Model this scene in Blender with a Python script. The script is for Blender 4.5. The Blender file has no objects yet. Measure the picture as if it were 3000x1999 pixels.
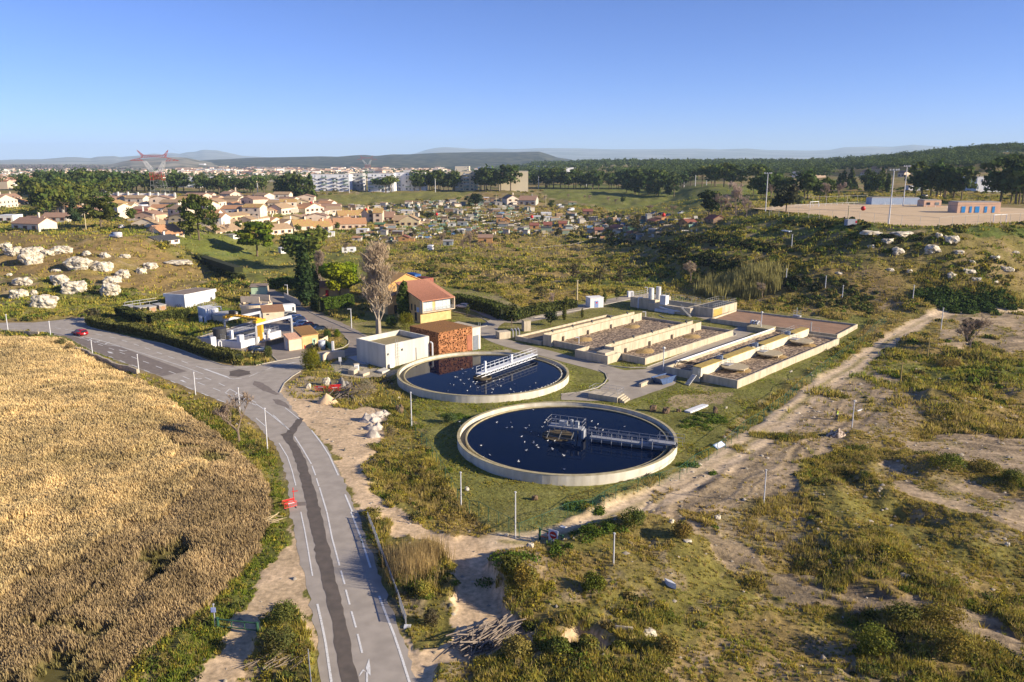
import bpy, bmesh, math, random
import numpy as np
from mathutils import Vector, noise as mnoise
random.seed(7); rng=np.random.default_rng(7)
R_=math.radians
# ------------------------------------------------------------------ camera
scn=bpy.context.scene; COL=scn.collection
FPX=2333.0; CAMH=40.0; PITCH=R_(12.83)
cd=bpy.data.cameras.new('camera'); cam=bpy.data.objects.new('camera',cd); COL.objects.link(cam)
cd.sensor_width=36; cd.lens=FPX/3000*36; cd.clip_start=1; cd.clip_end=60000
cam.location=(0,0,CAMH); cam.rotation_euler=(R_(90)-PITCH,0,0); scn.camera=cam
# ------------------------------------------------------------------ sky, sun, exposure
SUN_EL=R_(21); SUN_DIR=Vector((0.955,-0.297,0)).normalized()
w=bpy.data.worlds.new('World'); scn.world=w; w.use_nodes=True
nt=w.node_tree; nt.nodes.clear()
sk=nt.nodes.new('ShaderNodeTexSky'); sk.sky_type='NISHITA'; sk.sun_disc=False
sk.sun_elevation=SUN_EL; sk.sun_rotation=math.atan2(SUN_DIR.x,SUN_DIR.y)
sk.air_density=0.6; sk.dust_density=0.1; sk.ozone_density=6.0; sk.altitude=100
bg=nt.nodes.new('ShaderNodeBackground'); bg.inputs[1].default_value=0.095
ow=nt.nodes.new('ShaderNodeOutputWorld')
wb=nt.nodes.new('ShaderNodeVectorMath'); wb.operation='MULTIPLY'; wb.inputs[1].default_value=(.90,.82,1.0)
nt.links.new(sk.outputs[0],wb.inputs[0]); nt.links.new(wb.outputs[0],bg.inputs[0]); nt.links.new(bg.outputs[0],ow.inputs[0])
sl=bpy.data.lights.new('sun','SUN'); sl.energy=5.0; sl.angle=R_(0.5); sl.color=(1.0,0.87,0.65)
so=bpy.data.objects.new('sun',sl); COL.objects.link(so)
sv=Vector((SUN_DIR.x*math.cos(SUN_EL),SUN_DIR.y*math.cos(SUN_EL),math.sin(SUN_EL)))
so.rotation_euler=sv.to_track_quat('Z','Y').to_euler(); so.location=(200,-60,120)
scn.view_settings.view_transform='Standard'; scn.view_settings.look='None'
scn.view_settings.exposure=0.92; scn.view_settings.gamma=1
scn.render.engine='CYCLES'
scn.cycles.max_bounces=6; scn.cycles.transparent_max_bounces=16; scn.cycles.volume_bounces=1
scn.cycles.diffuse_bounces=2; scn.cycles.glossy_bounces=3; scn.cycles.use_denoising=True
# ------------------------------------------------------------------ photo readings -> world points
REG={'_':(0,0,1),'A':(0,400,.31887),'B':(750,400,.31887),'C':(1500,400,.31887),'D':(2250,400,.31887),'E':(0,800,.31887),
'F':(750,750,.31887),'G':(1500,750,.31887),'H':(2250,800,.31887),'I':(0,1250,.4778),'J':(800,1100,.3507),'K':(1500,1100,.3507),
'L':(2200,1200,.5096),'M':(600,1500,.3825),'N':(1400,1500,.3825),'O':(340,820,.1658),'P':(620,820,.1955),'Q':(1060,780,.2041),
'S':(1900,820,.272),'T':(0,440,.2125),'U':(480,540,.2125),'V':(950,560,.2337),'X':(1450,540,.2975)}
def px(r,x,y):
    o=REG[r]; return o[0]+o[2]*x,o[1]+o[2]*y
def ray(r,x,y):
    X,Y=px(r,x,y); u=(X-1500)/FPX; v=(999.5-Y)/FPX
    return (u,math.cos(PITCH)+v*math.sin(PITCH),-math.sin(PITCH)+v*math.cos(PITCH))
def Zp(r,x,y,z=0.0):
    d=ray(r,x,y); t=(z-CAMH)/d[2]; return Vector((d[0]*t,d[1]*t,z))
def ss(a,b,x):
    t=np.clip((np.asarray(x,float)-a)/(b-a),0,1); return t*t*(3-2*t)
def hashn(ix,iy,s):
    h=(ix.astype(np.int64)*374761393+iy.astype(np.int64)*668265263+s*974634777)&0x7fffffff
    h=((h^(h>>13))*1274126177)&0x7fffffff
    return ((h^(h>>16))&0xffff)/65535.0
def vn(x,y,s=0):
    x=np.asarray(x,float); y=np.asarray(y,float)
    ix=np.floor(x); iy=np.floor(y); fx=x-ix; fy=y-iy
    fx=fx*fx*(3-2*fx); fy=fy*fy*(3-2*fy)
    a=hashn(ix,iy,s); b=hashn(ix+1,iy,s); c=hashn(ix,iy+1,s); d=hashn(ix+1,iy+1,s)
    return (a*(1-fx)+b*fx)*(1-fy)+(c*(1-fx)+d*fx)*fy
def fbm(x,y,o=4,s=0):
    r=0; a=.5; f=1.0; t=0
    for k in range(o):
        r=r+a*vn(np.asarray(x)*f,np.asarray(y)*f,s+k); t+=a; a*=.5; f*=2.03
    return r/t
def pip(x,y,poly):
    x=np.asarray(x,float); y=np.asarray(y,float); ins=np.zeros(x.shape,bool)
    P=np.array([(p[0],p[1]) for p in poly]); mn=P.min(0)-1; mx=P.max(0)+1
    sel=(x>mn[0])&(x<mx[0])&(y>mn[1])&(y<mx[1])
    if not sel.any(): return ins
    xs=x[sel]; ys=y[sel]; r=np.zeros(xs.shape,bool); n=len(P)
    for i in range(n):
        x0,y0=P[i]; x1,y1=P[(i+1)%n]
        if y0==y1: continue
        c=((y0>ys)!=(y1>ys))&(xs<(x1-x0)*(ys-y0)/(y1-y0)+x0); r^=c
    ins[sel]=r; return ins
def dseg(x,y,pts):
    d=np.full(np.shape(x),1e9)
    for (a,b) in zip(pts[:-1],pts[1:]):
        ax,ay=a[0],a[1]; bx,by=b[0]-ax,b[1]-ay; L=bx*bx+by*by+1e-9
        t=np.clip(((x-ax)*bx+(y-ay)*by)/L,0,1)
        d=np.minimum(d,np.hypot(x-ax-t*bx,y-ay-t*by))
    return d
# the sports terrace, about 20 m above the plant
FIELDH=19.5
fz=[Zp('_',a,b,FIELDH) for a,b in ((2235,608),(2330,625),(2440,642),(2560,656),(2650,665),(2750,668),(3060,656))]
TERR=[(p.x,p.y) for p in fz]+[(420,300),(900,330),(1500,700),(1500,1500),(300,1500),(150,560)]
LOWP=[(Zp('_',*q).x,Zp('_',*q).y) for q in ((1180,1100),(1400,860),(1900,850),(2200,895),(2560,925),(2560,1000),(2100,1300),(1600,1500))]
def macro(x,y):
    x=np.asarray(x,float); y=np.asarray(y,float)
    hl=12*ss(216,305,y+0.05*(x+130))*ss(98,150,-x+0*y)
    res=(3+9*ss(80,210,-x))*ss(330,420,y)
    hl=np.maximum(hl,res*ss(330,420,y))*(1-ss(430,640,y))
    mid=14*ss(430,690,y)
    ex=ss(-150,250,x)
    z=hl+mid*(1-ex)*(1-ss(800,1700,y))+mid*ex
    z=z+ex*11*ss(640,1400,y)*(1-ss(2200,4200,y)); z=z-10*ex*ss(2200,4200,y)
    # terrace on the right
    dd=np.where(pip(x,y,TERR),0,dseg(x,y,TERR+[TERR[0]]))
    fall=42+45*(1-ss(60,125,x))+40*ss(330,480,y)
    t=FIELDH*(1-ss(0,1,dd/fall))
    t=t*ss(0,26,np.where(pip(x,y,LOWP),0,dseg(x,y,LOWP+[LOWP[0]])))
    t=np.where(y<900,t,FIELDH)*ss(20,70,x)
    z=np.maximum(z,t)
    z=z+ss(.33,.62,x/np.maximum(y,1))*ss(560,1100,y)*27*(1-ss(1350,2300,y))
    return z
def Gp(r,x,y):
    d=ray(r,x,y)
    if d[2]>-1e-4: d=(d[0],d[1],-1e-4)
    ts=np.concatenate([np.arange(30,900,1.0),900*1.01**np.arange(0,300)])
    zz=CAMH+d[2]*ts; hh=macro(d[0]*ts,d[1]*ts)
    k=np.argmax(zz<=hh); 
    if not (zz<=hh).any(): k=len(ts)-1
    t0,t1=ts[max(k-1,0)],ts[k]
    f0=CAMH+d[2]*t0-hh[max(k-1,0)]; f1=CAMH+d[2]*t1-hh[k]
    t=t0+(t1-t0)*(f0/(f0-f1) if f0!=f1 else 0)
    return Vector((d[0]*t,d[1]*t,float(macro(d[0]*t,d[1]*t))))
def mpp(p):   # metres per photo pixel at a point
    return (p.y*math.cos(PITCH)-(p.z-CAMH)*math.sin(PITCH))/FPX
def topz(b,r,x,y):  # height of the thing standing at b whose top is seen at (x,y)
    d=ray(r,x,y); t=b.y/d[1]; return CAMH+d[2]*t-b.z
def poly(r,*pts): return [Zp(r,a,b) for a,b in pts]
def gpoly(r,*pts): return [Gp(r,a,b) for a,b in pts]
# ------------------------------------------------------------------ materials
MATS={}
def mat(name,c1,c2=None,sc=3.0,rough=.85,bump=0.0,metal=0.0,stretch=(1,1,1),detail=6,spec=.3,lo=.35,hi=.65):
    if name in MATS: return MATS[name]
    m=bpy.data.materials.new(name); m.use_nodes=True; t=m.node_tree; n=t.nodes; l=t.links
    b=n['Principled BSDF']; b.inputs['Roughness'].default_value=rough; b.inputs['Metallic'].default_value=metal
    b.inputs['Specular IOR Level'].default_value=spec
    if c2 is None: c2=tuple(v*.78 for v in c1)
    tc=n.new('ShaderNodeTexCoord'); mp=n.new('ShaderNodeMapping'); mp.inputs[3].default_value=stretch
    nz=n.new('ShaderNodeTexNoise'); nz.inputs['Scale'].default_value=sc; nz.inputs['Detail'].default_value=detail
    cr=n.new('ShaderNodeValToRGB'); cr.color_ramp.elements[0].position=lo; cr.color_ramp.elements[1].position=hi
    cr.color_ramp.elements[0].color=(*c2,1); cr.color_ramp.elements[1].color=(*c1,1)
    l.new(tc.outputs['Object'],mp.inputs[0]); l.new(mp.outputs[0],nz.inputs['Vector']); l.new(nz.outputs[0],cr.inputs[0]); l.new(cr.outputs[0],b.inputs['Base Color'])
    if bump:
        bp=n.new('ShaderNodeBump'); bp.inputs['Strength'].default_value=bump; bp.inputs['Distance'].default_value=.05
        l.new(nz.outputs[0],bp.inputs['Height']); l.new(bp.outputs[0],b.inputs['Normal'])
    MATS[name]=m; return m
def leafmat(name,trans=.25,nsc=1.5,gain=1.0):
    if name in MATS: return MATS[name]
    m=bpy.data.materials.new(name); m.use_nodes=True; t=m.node_tree; n=t.nodes; l=t.links; n.clear()
    o=n.new('ShaderNodeOutputMaterial'); d=n.new('ShaderNodeBsdfDiffuse'); tr=n.new('ShaderNodeBsdfTranslucent'); mx=n.new('ShaderNodeMixShader')
    at=n.new('ShaderNodeAttribute'); at.attribute_name='col'
    tc=n.new('ShaderNodeTexCoord'); nz=n.new('ShaderNodeTexNoise'); nz.inputs['Scale'].default_value=nsc; nz.inputs['Detail'].default_value=3
    mr=n.new('ShaderNodeMapRange'); mr.inputs[1].default_value=.3; mr.inputs[2].default_value=.7; mr.inputs[3].default_value=.7*gain; mr.inputs[4].default_value=1.25*gain
    vm=n.new('ShaderNodeVectorMath'); vm.operation='SCALE'
    l.new(tc.outputs['Object'],nz.inputs['Vector']); l.new(nz.outputs[0],mr.inputs[0]); l.new(at.outputs['Color'],vm.inputs[0]); l.new(mr.outputs[0],vm.inputs['Scale'])
    l.new(vm.outputs[0],d.inputs[0]); l.new(vm.outputs[0],tr.inputs[0]); mx.inputs[0].default_value=trans
    l.new(d.outputs[0],mx.inputs[1]); l.new(tr.outputs[0],mx.inputs[2]); l.new(mx.outputs[0],o.inputs[0])
    MATS[name]=m; return m
# ------------------------------------------------------------------ object helpers
def setp(o,label=None,cat=None,group=None,kind=None):
    if label: o['label']=label
    if cat: o['category']=cat
    if group: o['group']=group
    if kind: o['kind']=kind
    return o
def thing(name,label,cat,loc=(0,0,0),rz=0,group=None):
    o=bpy.data.objects.new(name,None); COL.objects.link(o); o.location=loc; o.rotation_euler=(0,0,rz); o.empty_display_size=.3
    return setp(o,label,cat,group)
class MB:
    def __init__(s): s.v=[]; s.f=[]
    def add(s,vs,fs):
        k=len(s.v); s.v+= [tuple(p) for p in vs]; s.f+=[tuple(i+k for i in f) for f in fs]; return s
    def box(s,x,y,z,a,b,c,rz=0):      # centre x,y ; bottom z ; sizes
        ca,sa=math.cos(rz),math.sin(rz); vs=[]
        for dz in (0,c):
            for dx,dy in ((-a/2,-b/2),(a/2,-b/2),(a/2,b/2),(-a/2,b/2)):
                vs.append((x+dx*ca-dy*sa,y+dx*sa+dy*ca,z+dz))
        return s.add(vs,[(3,2,1,0),(4,5,6,7),(0,1,5,4),(1,2,6,5),(2,3,7,6),(3,0,4,7)])
    def prism(s,pts,z0,z1):
        n=len(pts); ar=sum(pts[i][0]*pts[(i+1)%n][1]-pts[(i+1)%n][0]*pts[i][1] for i in range(n))
        if ar<0: pts=list(pts)[::-1]
        f1=z1 if callable(z1) else (lambda p:z1)
        vs=[(p[0],p[1],z0) for p in pts]+[(p[0],p[1],f1(p)) for p in pts]
        return s.add(vs,[tuple(range(n-1,-1,-1)),tuple(range(n,2*n))]+[(i,(i+1)%n,n+(i+1)%n,n+i) for i in range(n)])
    def wall(s,p,q,w,z0,z1):
        dx,dy=q[0]-p[0],q[1]-p[1]; L=math.hypot(dx,dy) or 1; nx,ny=-dy/L*w/2,dx/L*w/2
        return s.prism([(p[0]-nx,p[1]-ny),(q[0]-nx,q[1]-ny),(q[0]+nx,q[1]+ny),(p[0]+nx,p[1]+ny)],z0,z1)
    def tube(s,p,q,r,n=5,r2=None):
        p=Vector(p); q=Vector(q); d=q-p
        if d.length<1e-6: return s
        a=d.orthogonal().normalized(); b=d.normalized().cross(a); r2=r if r2 is None else r2; vs=[]
        for c,rr in ((p,r),(q,r2)):
            for k in range(n):
                t=2*math.pi*k/n; vs.append(c+(a*math.cos(t)+b*math.sin(t))*rr)
        return s.add(vs,[(i,(i+1)%n,n+(i+1)%n,n+i) for i in range(n)]+[tuple(range(n-1,-1,-1)),tuple(range(n,2*n))])
    def path(s,pts,r,n=5):
        for a,b in zip(pts[:-1],pts[1:]): s.tube(a,b,r,n)
        return s
    def lathe(s,x,y,prof,n=24,a0=0,a1=2*math.pi):   # prof: list of (r,z) closed loop around ring section
        m=len(prof); full=abs(a1-a0-2*math.pi)<1e-6; k=n if full else n+1; vs=[]
        for i in range(k):
            t=a0+(a1-a0)*i/n
            for r,z in prof: vs.append((x+r*math.cos(t),y+r*math.sin(t),z))
        fs=[]
        for i in range(n):
            j=(i+1)%k
            for q in range(m): fs.append((i*m+q,j*m+q,j*m+(q+1)%m,i*m+(q+1)%m))
        return s.add(vs,fs)
    def cyl(s,x,y,z0,z1,r,r2=None,n=12):
        return s.tube((x,y,z0),(x,y,z1),r,n,r2)
    def quad(s,*p): return s.add(p,[tuple(range(len(p)))])
def obj(name,mb,m,parent=None,smooth=False,loc=None,label=None,cat=None,group=None,kind=None):
    me=bpy.data.meshes.new(name); me.from_pydata(mb.v,[],mb.f); me.materials.append(m); me.update()
    if smooth: me.shade_smooth()
    o=bpy.data.objects.new(name,me); COL.objects.link(o)
    if parent: o.parent=parent
    if loc: o.location=loc
    return setp(o,label,cat,group,kind)
def npmesh(name,V,Fc,nv,m,cols=None,parent=None,smooth=False,**kw):   # V (N,3), Fc flat int array, nv verts per face
    me=bpy.data.meshes.new(name); nf=len(Fc)//nv
    me.vertices.add(len(V)); me.vertices.foreach_set('co',np.ascontiguousarray(V,dtype=np.float32).ravel())
    me.loops.add(len(Fc)); me.loops.foreach_set('vertex_index',Fc.astype(np.int32))
    me.polygons.add(nf); me.polygons.foreach_set('loop_start',np.arange(0,len(Fc),nv,dtype=np.int32))
    if smooth: me.polygons.foreach_set('use_smooth',np.ones(nf,bool))
    me.update(calc_edges=True)
    if cols is not None:
        a=me.color_attributes.new('col','FLOAT_COLOR','POINT'); c=np.ones((len(V),4),np.float32); c[:,:3]=cols; a.data.foreach_set('color',c.ravel())
    me.materials.append(m); o=bpy.data.objects.new(name,me); COL.objects.link(o)
    if parent: o.parent=parent
    return setp(o,**kw)
def copy_tree(o,parent=None,seen=None):
    c=o.copy(); COL.objects.link(c); c.parent=parent
    for ch in list(o.children): copy_tree(ch,c)
    return c
NUM=['first','second','third','fourth','fifth','sixth','seventh','eighth','ninth','tenth','eleventh','twelfth','thirteenth','fourteenth','fifteenth','sixteenth','seventeenth','eighteenth','nineteenth','twentieth']
def ordl(i,n):
    if i==0: return 'leftmost'
    if i==n-1: return 'rightmost'
    if i<=n//2 or i>=20 and i<n-20: return (NUM[i] if i<20 else 'twenty '+NUM[i-20])+' from the left'
    return (NUM[n-1-i] if n-1-i<20 else 'twenty '+NUM[n-1-i-20])+' from the right'
# ------------------------------------------------------------------ ground sheet (one fan-shaped mesh out to the horizon)
th=np.concatenate([np.linspace(-180,-46,46)[:-1],np.arange(-46,46,.165),np.linspace(46,180,46)[:-1]])*math.pi/180
rr=[3,15,25,34,40]
while rr[-1]<22000:
    r=rr[-1]; rr.append(r+(max(.3,r*.0035) if r<330 else r*.011))
rr=np.array(rr); NR,NT=len(rr),len(th)
RR,TT=np.meshgrid(rr,th,indexing='ij'); GX=RR*np.sin(TT); GY=RR*np.cos(TT)
GZ=macro(GX,GY)
jx=GX+(fbm(GX/2.2,GY/2.2,3,11)-.5)*3.2; jy=GY+(fbm(GX/2.2,GY/2.2,3,23)-.5)*3.2
def pz(*a,sharp=False):
    P=[(p.x,p.y) for p in a[0]]
    return pip(GX,GY,P) if sharp else pip(jx,jy,P)
SAND=poly('_',(800,1165),(825,1140),(880,1125),(960,1155),(1045,1195),(1140,1200),(1125,1270),(1095,1330),(1073,1370),(1085,1420),(1115,1455),(1160,1497),(1220,1530),(1290,1565),(1400,1585),(1500,1590),(1560,1590),(1600,1590),(1640,1600),(1560,1612),(1500,1636),(1447,1662),(1445,1690),(1455,1720),(1490,1780),(1540,1850),(1560,1870),(1590,1885),(1560,1905),(1500,1905),(1420,1930),(1330,1940),(1260,1960),(1225,2100),(1150,2100),(1160,1850),(1188,1900),(1250,1895),(1320,1885),(1350,1850),(1352,1780),(1330,1700),(1300,1640),(1255,1598),(1190,1580),(1150,1540),(1090,1500),(1050,1500),(1000,1380),(930,1280),(850,1200))
D2=poly('_',(1850,1510),(1930,1440),(2080,1370),(2180,1290),(2290,1200),(2400,1120),(2540,1090),(2640,1110),(2660,1150),(2620,1210),(2590,1270),(2500,1270),(2480,1285),(2420,1330),(2350,1350),(2330,1440),(2230,1470),(2130,1480),(2060,1505),(2000,1500),(1960,1530))
D3=poly('_',(1820,1500),(1960,1500),(2080,1550),(2250,1650),(2420,1710),(2640,1765),(2800,1795),(3000,1860),(3100,1900),(3100,2020),(3000,1970),(2800,1860),(2500,1800),(2350,1770),(2250,1720),(2120,1650),(1980,1570),(1880,1540))
D4=poly('_',(2640,1290),(2760,1272),(3000,1285),(3100,1290),(3100,1410),(3000,1395),(2850,1370),(2650,1335))
D5=poly('_',(2540,1365),(2640,1370),(2700,1400),(2850,1415),(3000,1470),(3100,1500),(3100,1620),(3000,1575),(2800,1505),(2650,1455),(2580,1415))
D6=poly('_',(2700,925),(2780,905),(3000,925),(3100,930),(3100,1020),(2950,1025),(2850,1005),(2800,1028),(2730,1015),(2760,960))
D9b=poly('_',(2020,1480),(2180,1470),(2330,1440),(2400,1500),(2380,1560),(2450,1650),(2300,1640),(2150,1580))
D9c=poly('_',(2640,1110),(2700,1160),(2720,1230),(2660,1290),(2560,1300),(2520,1270),(2600,1240))
D7=poly('_',(1610,1885),(1700,1850),(1790,1900),(1920,1950),(1890,1962),(1760,1932),(1650,1915))
D8=poly('M',(670,60),(650,210),(500,400),(380,600),(230,740),(220,850),(150,930),(20,1090),(-60,1305),(-100,1600),(200,1600),(280,1305),(350,1080),(360,950),(430,850),(500,770),(640,745),(740,800),(790,950),(900,1130),(880,950),(830,750),(780,480),(710,300))
D9=[Gp('_',a,b) for a,b in ((240,955),(620,870),(700,880),(1080,880),(1300,880),(1330,880),(1500,870))]
GRASS=[Zp('_',*p) for p in ((1180,1150),(1230,1090),(1400,1030),(1700,1030),(2060,1150),(2200,1120),(2460,1000),(2490,920),(2560,935),(2500,1000),(2300,1120),(2100,1290),(2000,1360),(1750,1470),(1500,1590),(1370,1500),(1250,1300))]
PLANT=[Zp('_',*p) for p in ((1180,1140),(1080,1060),(960,960),(1050,930),(1250,830),(1450,860),(1560,910),(1880,855),(2050,885),(2200,912),(2400,925),(2520,945),(2560,935),(2400,1060),(2100,1290),(2000,1370),(1750,1480),(1520,1600),(1400,1520),(1240,1300))]
REEDS=poly('_',(-60,985),(190,1000),(250,1035),(270,1050),(400,1115),(480,1165),(560,1225),(640,1275),(700,1335),(755,1385),(785,1430),(790,1500),(782,1560),(750,1620),(700,1670),(655,1730),(600,1790),(540,1840),(470,1890),(400,1940),(300,2060),(150,2260),(-600,2260),(-600,985))
GOLD=poly('_',(-600,985),(190,1000),(400,1105),(540,1200),(470,1290),(560,1370),(600,1430),(570,1480),(480,1540),(300,1630),(100,1730),(0,1780),(-600,1880))
VERGE=poly('_',(470,1140),(640,1225),(760,1300),(812,1345),(845,1420),(850,1500),(835,1570),(780,1680),(700,1800),(660,1860),(560,2050),(430,2060),(600,1840),(700,1700),(770,1600),(800,1500),(790,1400),(740,1330),(560,1220))
FIELD2=gpoly('_',(700,745),(980,700),(1500,690),(1700,720),(1900,760),(1500,790),(1450,830),(1150,780),(1000,760))
LAWN=[Gp('_',*p) for p in ((480,690),(620,690),(830,720),(1000,740),(1120,760),(1110,800),(930,850),(830,810),(740,830),(600,760))]
FGREEN=[Gp('_',*p) for p in ((700,585),(960,572),(1300,562),(1400,560),(1350,580),(1200,585),(950,600),(760,605))]
FGREEN2=[Gp('_',*p) for p in ((1570,545),(1800,545),(2300,545),(2300,575),(2150,600),(2020,625),(1900,625),(1750,600),(1600,580))]
SLOPEG=[Gp('_',*p) for p in ((2230,625),(2420,650),(2640,678),(3000,672),(3100,690),(2900,700),(2500,690),(2320,665))]
TRACKPTS=[Zp('K',a,b) for a,b in ((-60,1395),(150,1400),(400,1365),(700,1250),(1000,1110),(1200,1020),(1500,850),(1700,745),(1900,620),(2281,350))]+[Zp('H',a,b) for a,b in ((600,960),(760,880),(900,770),(1000,700),(1200,575),(1400,450),(1600,375),(1900,350),(2352,370),(2500,380))]
tp=[(p.x,p.y) for p in TRACKPTS]
c_scrub=np.array([.19,.165,.045]); c_brown=np.array([.25,.18,.07]); c_green=np.array([.13,.155,.03]); c_sand=np.array([.60,.44,.28]); c_dirt=np.array([.345,.26,.17]); c_reed=np.array([.26,.18,.08])
n1=fbm(GX/14,GY/14,4,3)[...,None]; n2=fbm(GX/45+5,GY/30,3,9)[...,None]; n3=fbm(GX/3.0,GY/3.0,3,31)[...,None]
def mixc(a,b,t): return a*(1-t)+b*t
Cc=mixc(c_scrub,c_brown,ss(.40,.62,n1)); Cc=mixc(Cc,c_green,ss(.5,.68,n2)*.75)
Cc=mixc(Cc,c_dirt*.9,ss(.54,.66,n3)*.65)
dens=ss(.28,.6,n3[...,0])*.7+.3
amp=np.where(np.hypot(GX,GY)>700,0.2,1.0); flat=np.zeros(GX.shape,bool)
def paint(P,c,t=1.0,d=None,a=None,sharp=False,nz=.25):
    global Cc,dens,amp
    m=pz(P,sharp=sharp); cc=np.array(c)*(1+nz*(n3[m]-.5)*2)
    Cc[m]=Cc[m]*(1-t)+cc*t
    if d is not None: dens[m]=d if np.isscalar(d) else d[m]
    if a is not None: amp[m]=a
def blend(P,c,t): 
    m=pz(P); tt=(t if np.isscalar(t) else t[m][...,None]); Cc[m]=Cc[m]*(1-tt)+np.array(c)*tt
gm=ss(.35,.6,n1[...,0])
blend(FIELD2,c_brown*.95,.45); SLP=[Gp('_',*q) for q in ((1800,760),(2100,720),(2300,680),(2600,700),(3080,690),(3080,860),(2700,880),(2400,880),(2100,850))]; blend(SLP,np.array([.20,.14,.06]),.5); blend(LAWN,(.15,.17,.035),.75); blend(FGREEN,(.19,.19,.05),.8); blend(FGREEN2,(.13,.16,.03),.7); blend(SLOPEG,(.075,.11,.02),.8)
for P in (LAWN,FGREEN,FGREEN2): dens[pz(P)]=.15
HILLB=[Gp('_',*p) for p in ((-80,690),(380,690),(640,800),(560,860),(-80,800))]
blend(HILLB,(.26,.175,.07),.7*ss(.3,.6,n2[...,0])+.25); dens[pz(HILLB)]*=.45
paint(PLANT,(.19,.18,.05),.85,.28,.12)
plantn=ss(.5,.7,fbm(GX/5,GY/5,4,77))
m=pz(PLANT); Cc[m]=Cc[m]*(1-.6*plantn[m][:,None])+np.array([.30,.24,.14])*.6*plantn[m][:,None]
paint(GRASS,(.175,.175,.045),.75,.45,.14)
YG=[Zp('_',*q) for q in ((430,925),(500,945),(560,990),(640,965),(725,938),(740,915),(660,905),(600,900),(520,905))]; paint(YG,(.15,.20,.03),.9,.5,.05)
paint(REEDS,c_reed,.9,0,.4); paint(VERGE,(.15,.155,.04),.6,.9,.3)
paint(D2,c_dirt*.98,.92,.03,.30); paint(D3,c_dirt*1.0,.85,.04,.3); paint(D4,c_dirt*1.05,.95,.02,.2); paint(D5,c_dirt*1.05,.95,.02,.25); paint(D6,c_dirt*1.05,.92,.03,.35)
paint(D9b,c_dirt*.85,.5,.35,.4); paint(D9c,c_dirt,.5,.35,.4); paint(D7,c_sand*.8,.9,.02,.1); paint(D8,c_sand*.92,.92,0,.04,nz=.12); paint(SAND,c_sand,.96,0,.04,nz=.10)
APRON=poly('_',(1960,1165),(2070,1150),(2160,1150),(2110,1180),(2050,1195),(1960,1190)); paint(APRON,c_sand*.7,.7)
PALE=[Zp('F',*p) for p in ((830,940),(1000,880),(1030,1010),(1200,1060),(1600,970),(2000,890),(2350,860),(2352,880),(2000,940),(1500,1010),(1200,1110),(900,1120),(700,1060),(620,1000))]; paint(PALE,(.42,.37,.29),.85,.03,.03)
RUB=[Zp('F',*p) for p in ((280,1160),(480,1120),(900,1130),(1130,1210),(1090,1400),(760,1400),(240,1290))]; paint(RUB,(.30,.25,.17),.55,.3,.2)
# wheel ruts: track and construction dirt
dt=dseg(GX+(n1[...,0]-.5)*1.5,GY+(n3[...,0]-.5)*.8,tp)
wide=2.9; k=ss(wide,wide-.9,dt)*(dt<6); rut=np.exp(-((dt-1.15)/.62)**2)
kk=(k*(.62+.38*rut))[...,None]; near=dt<4
Cc[near]=(Cc*(1-kk)+np.array([.60,.46,.31])*kk)[near]
mid=(np.exp(-(dt/.5)**2)*ss(.42,.6,n1[...,0]))[...,None]; Cc[near]=(Cc*(1-.7*mid)+c_scrub*1.1*.7*mid)[near]
dens[near]*=np.clip(1-k[near]*1.2,0,1); amp[near]*=(1-.95*k[near])
for (P,ang) in ((D2,.86),(D3,-.62),(D4,-.05),(D5,-.35),(D6,.3)):
    m=pz(P); s=GX*math.sin(ang)-GY*math.cos(ang)+(fbm(GX/9,GY/9,2,5)-.5)*5
    st=vn(s*1.7,(GX+GY)*.05,4); Cc[m]*=(.66+.62*st[m])[:,None]
    GZ[m]+=(vn(s*1.7,(GX+GY)*.04,4)[m]-.5)*.22
    g=ss(.55,.72,fbm(GX/4,GY/4,4,41))[m][:,None]; Cc[m]=Cc[m]*(1-.6*g)+c_scrub*.6*g; dens[m]+=.45*g[:,0]
# roads flatten the ground under them
ROADMAIN=poly('E',(-200,458),(0,458),(330,455),(480,440),(700,415),(815,408),(800,470),(850,510),(1200,590),(1500,650),(1700,720),(1900,800),(2050,845),(2150,858),(2352,858))+poly('F',(30,1008),(200,970),(420,925),(560,890),(640,870),(710,865),(800,862),(790,885),(720,900),(640,945),(560,990),(430,1040),(330,1110),(260,1170),(217,1255),(290,1330),(400,1490),(470,1568))+poly('J',(232,372),(330,460),(440,600),(560,800),(628,980),(712,1160))+poly('M',(1195,60),(1268,300),(1380,600),(1470,850),(1548,1060),(1625,1305),(1720,1600))+poly('M',(860,1600),(902,1305),(878,1130),(858,950),(820,750),(775,560),(765,470),(718,340),(690,200),(680,110),(655,40))+poly('J',(138,1130),(128,1000),(122,900),(95,780),(55,665),(0,565))+poly('E',(2352,1380),(2180,1245),(2050,1190),(1900,1127),(1750,1072),(1630,1017),(1480,958),(1375,918),(1260,872),(1120,822),(1000,775),(850,715),(760,665),(600,585),(350,545),(0,540),(-200,540))
YARD=[Zp('_',a,b) for a,b in ((742,852),(800,848),(838,870),(895,905),(960,930),(1000,945),(1078,985),(1090,1035),(1010,1044),(985,1040),(1020,1020),(1024,1002),(1000,975),(958,962),(900,960),(900,1040),(860,1052),(812,1060),(790,1035),(640,1032),(556,998),(600,985),(720,948),(745,935),(800,930),(860,915),(790,895),(740,880))]
ROADL=[(poly('_',(1325,892),(1400,903),(1470,935),(1500,945),(1600,925),(1750,890),(1880,865),(1930,880),(1975,907),(2060,925),(2130,943),(2190,955)),5.5),
(poly('_',(2200,955),(2175,972),(2060,1028),(1970,1066),(1900,1098),(1860,1115)),5.0),
(poly('_',(1462,938),(1425,960),(1440,990),(1500,1012),(1580,1030),(1680,1058),(1770,1080),(1850,1105)),4.6)]
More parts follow.
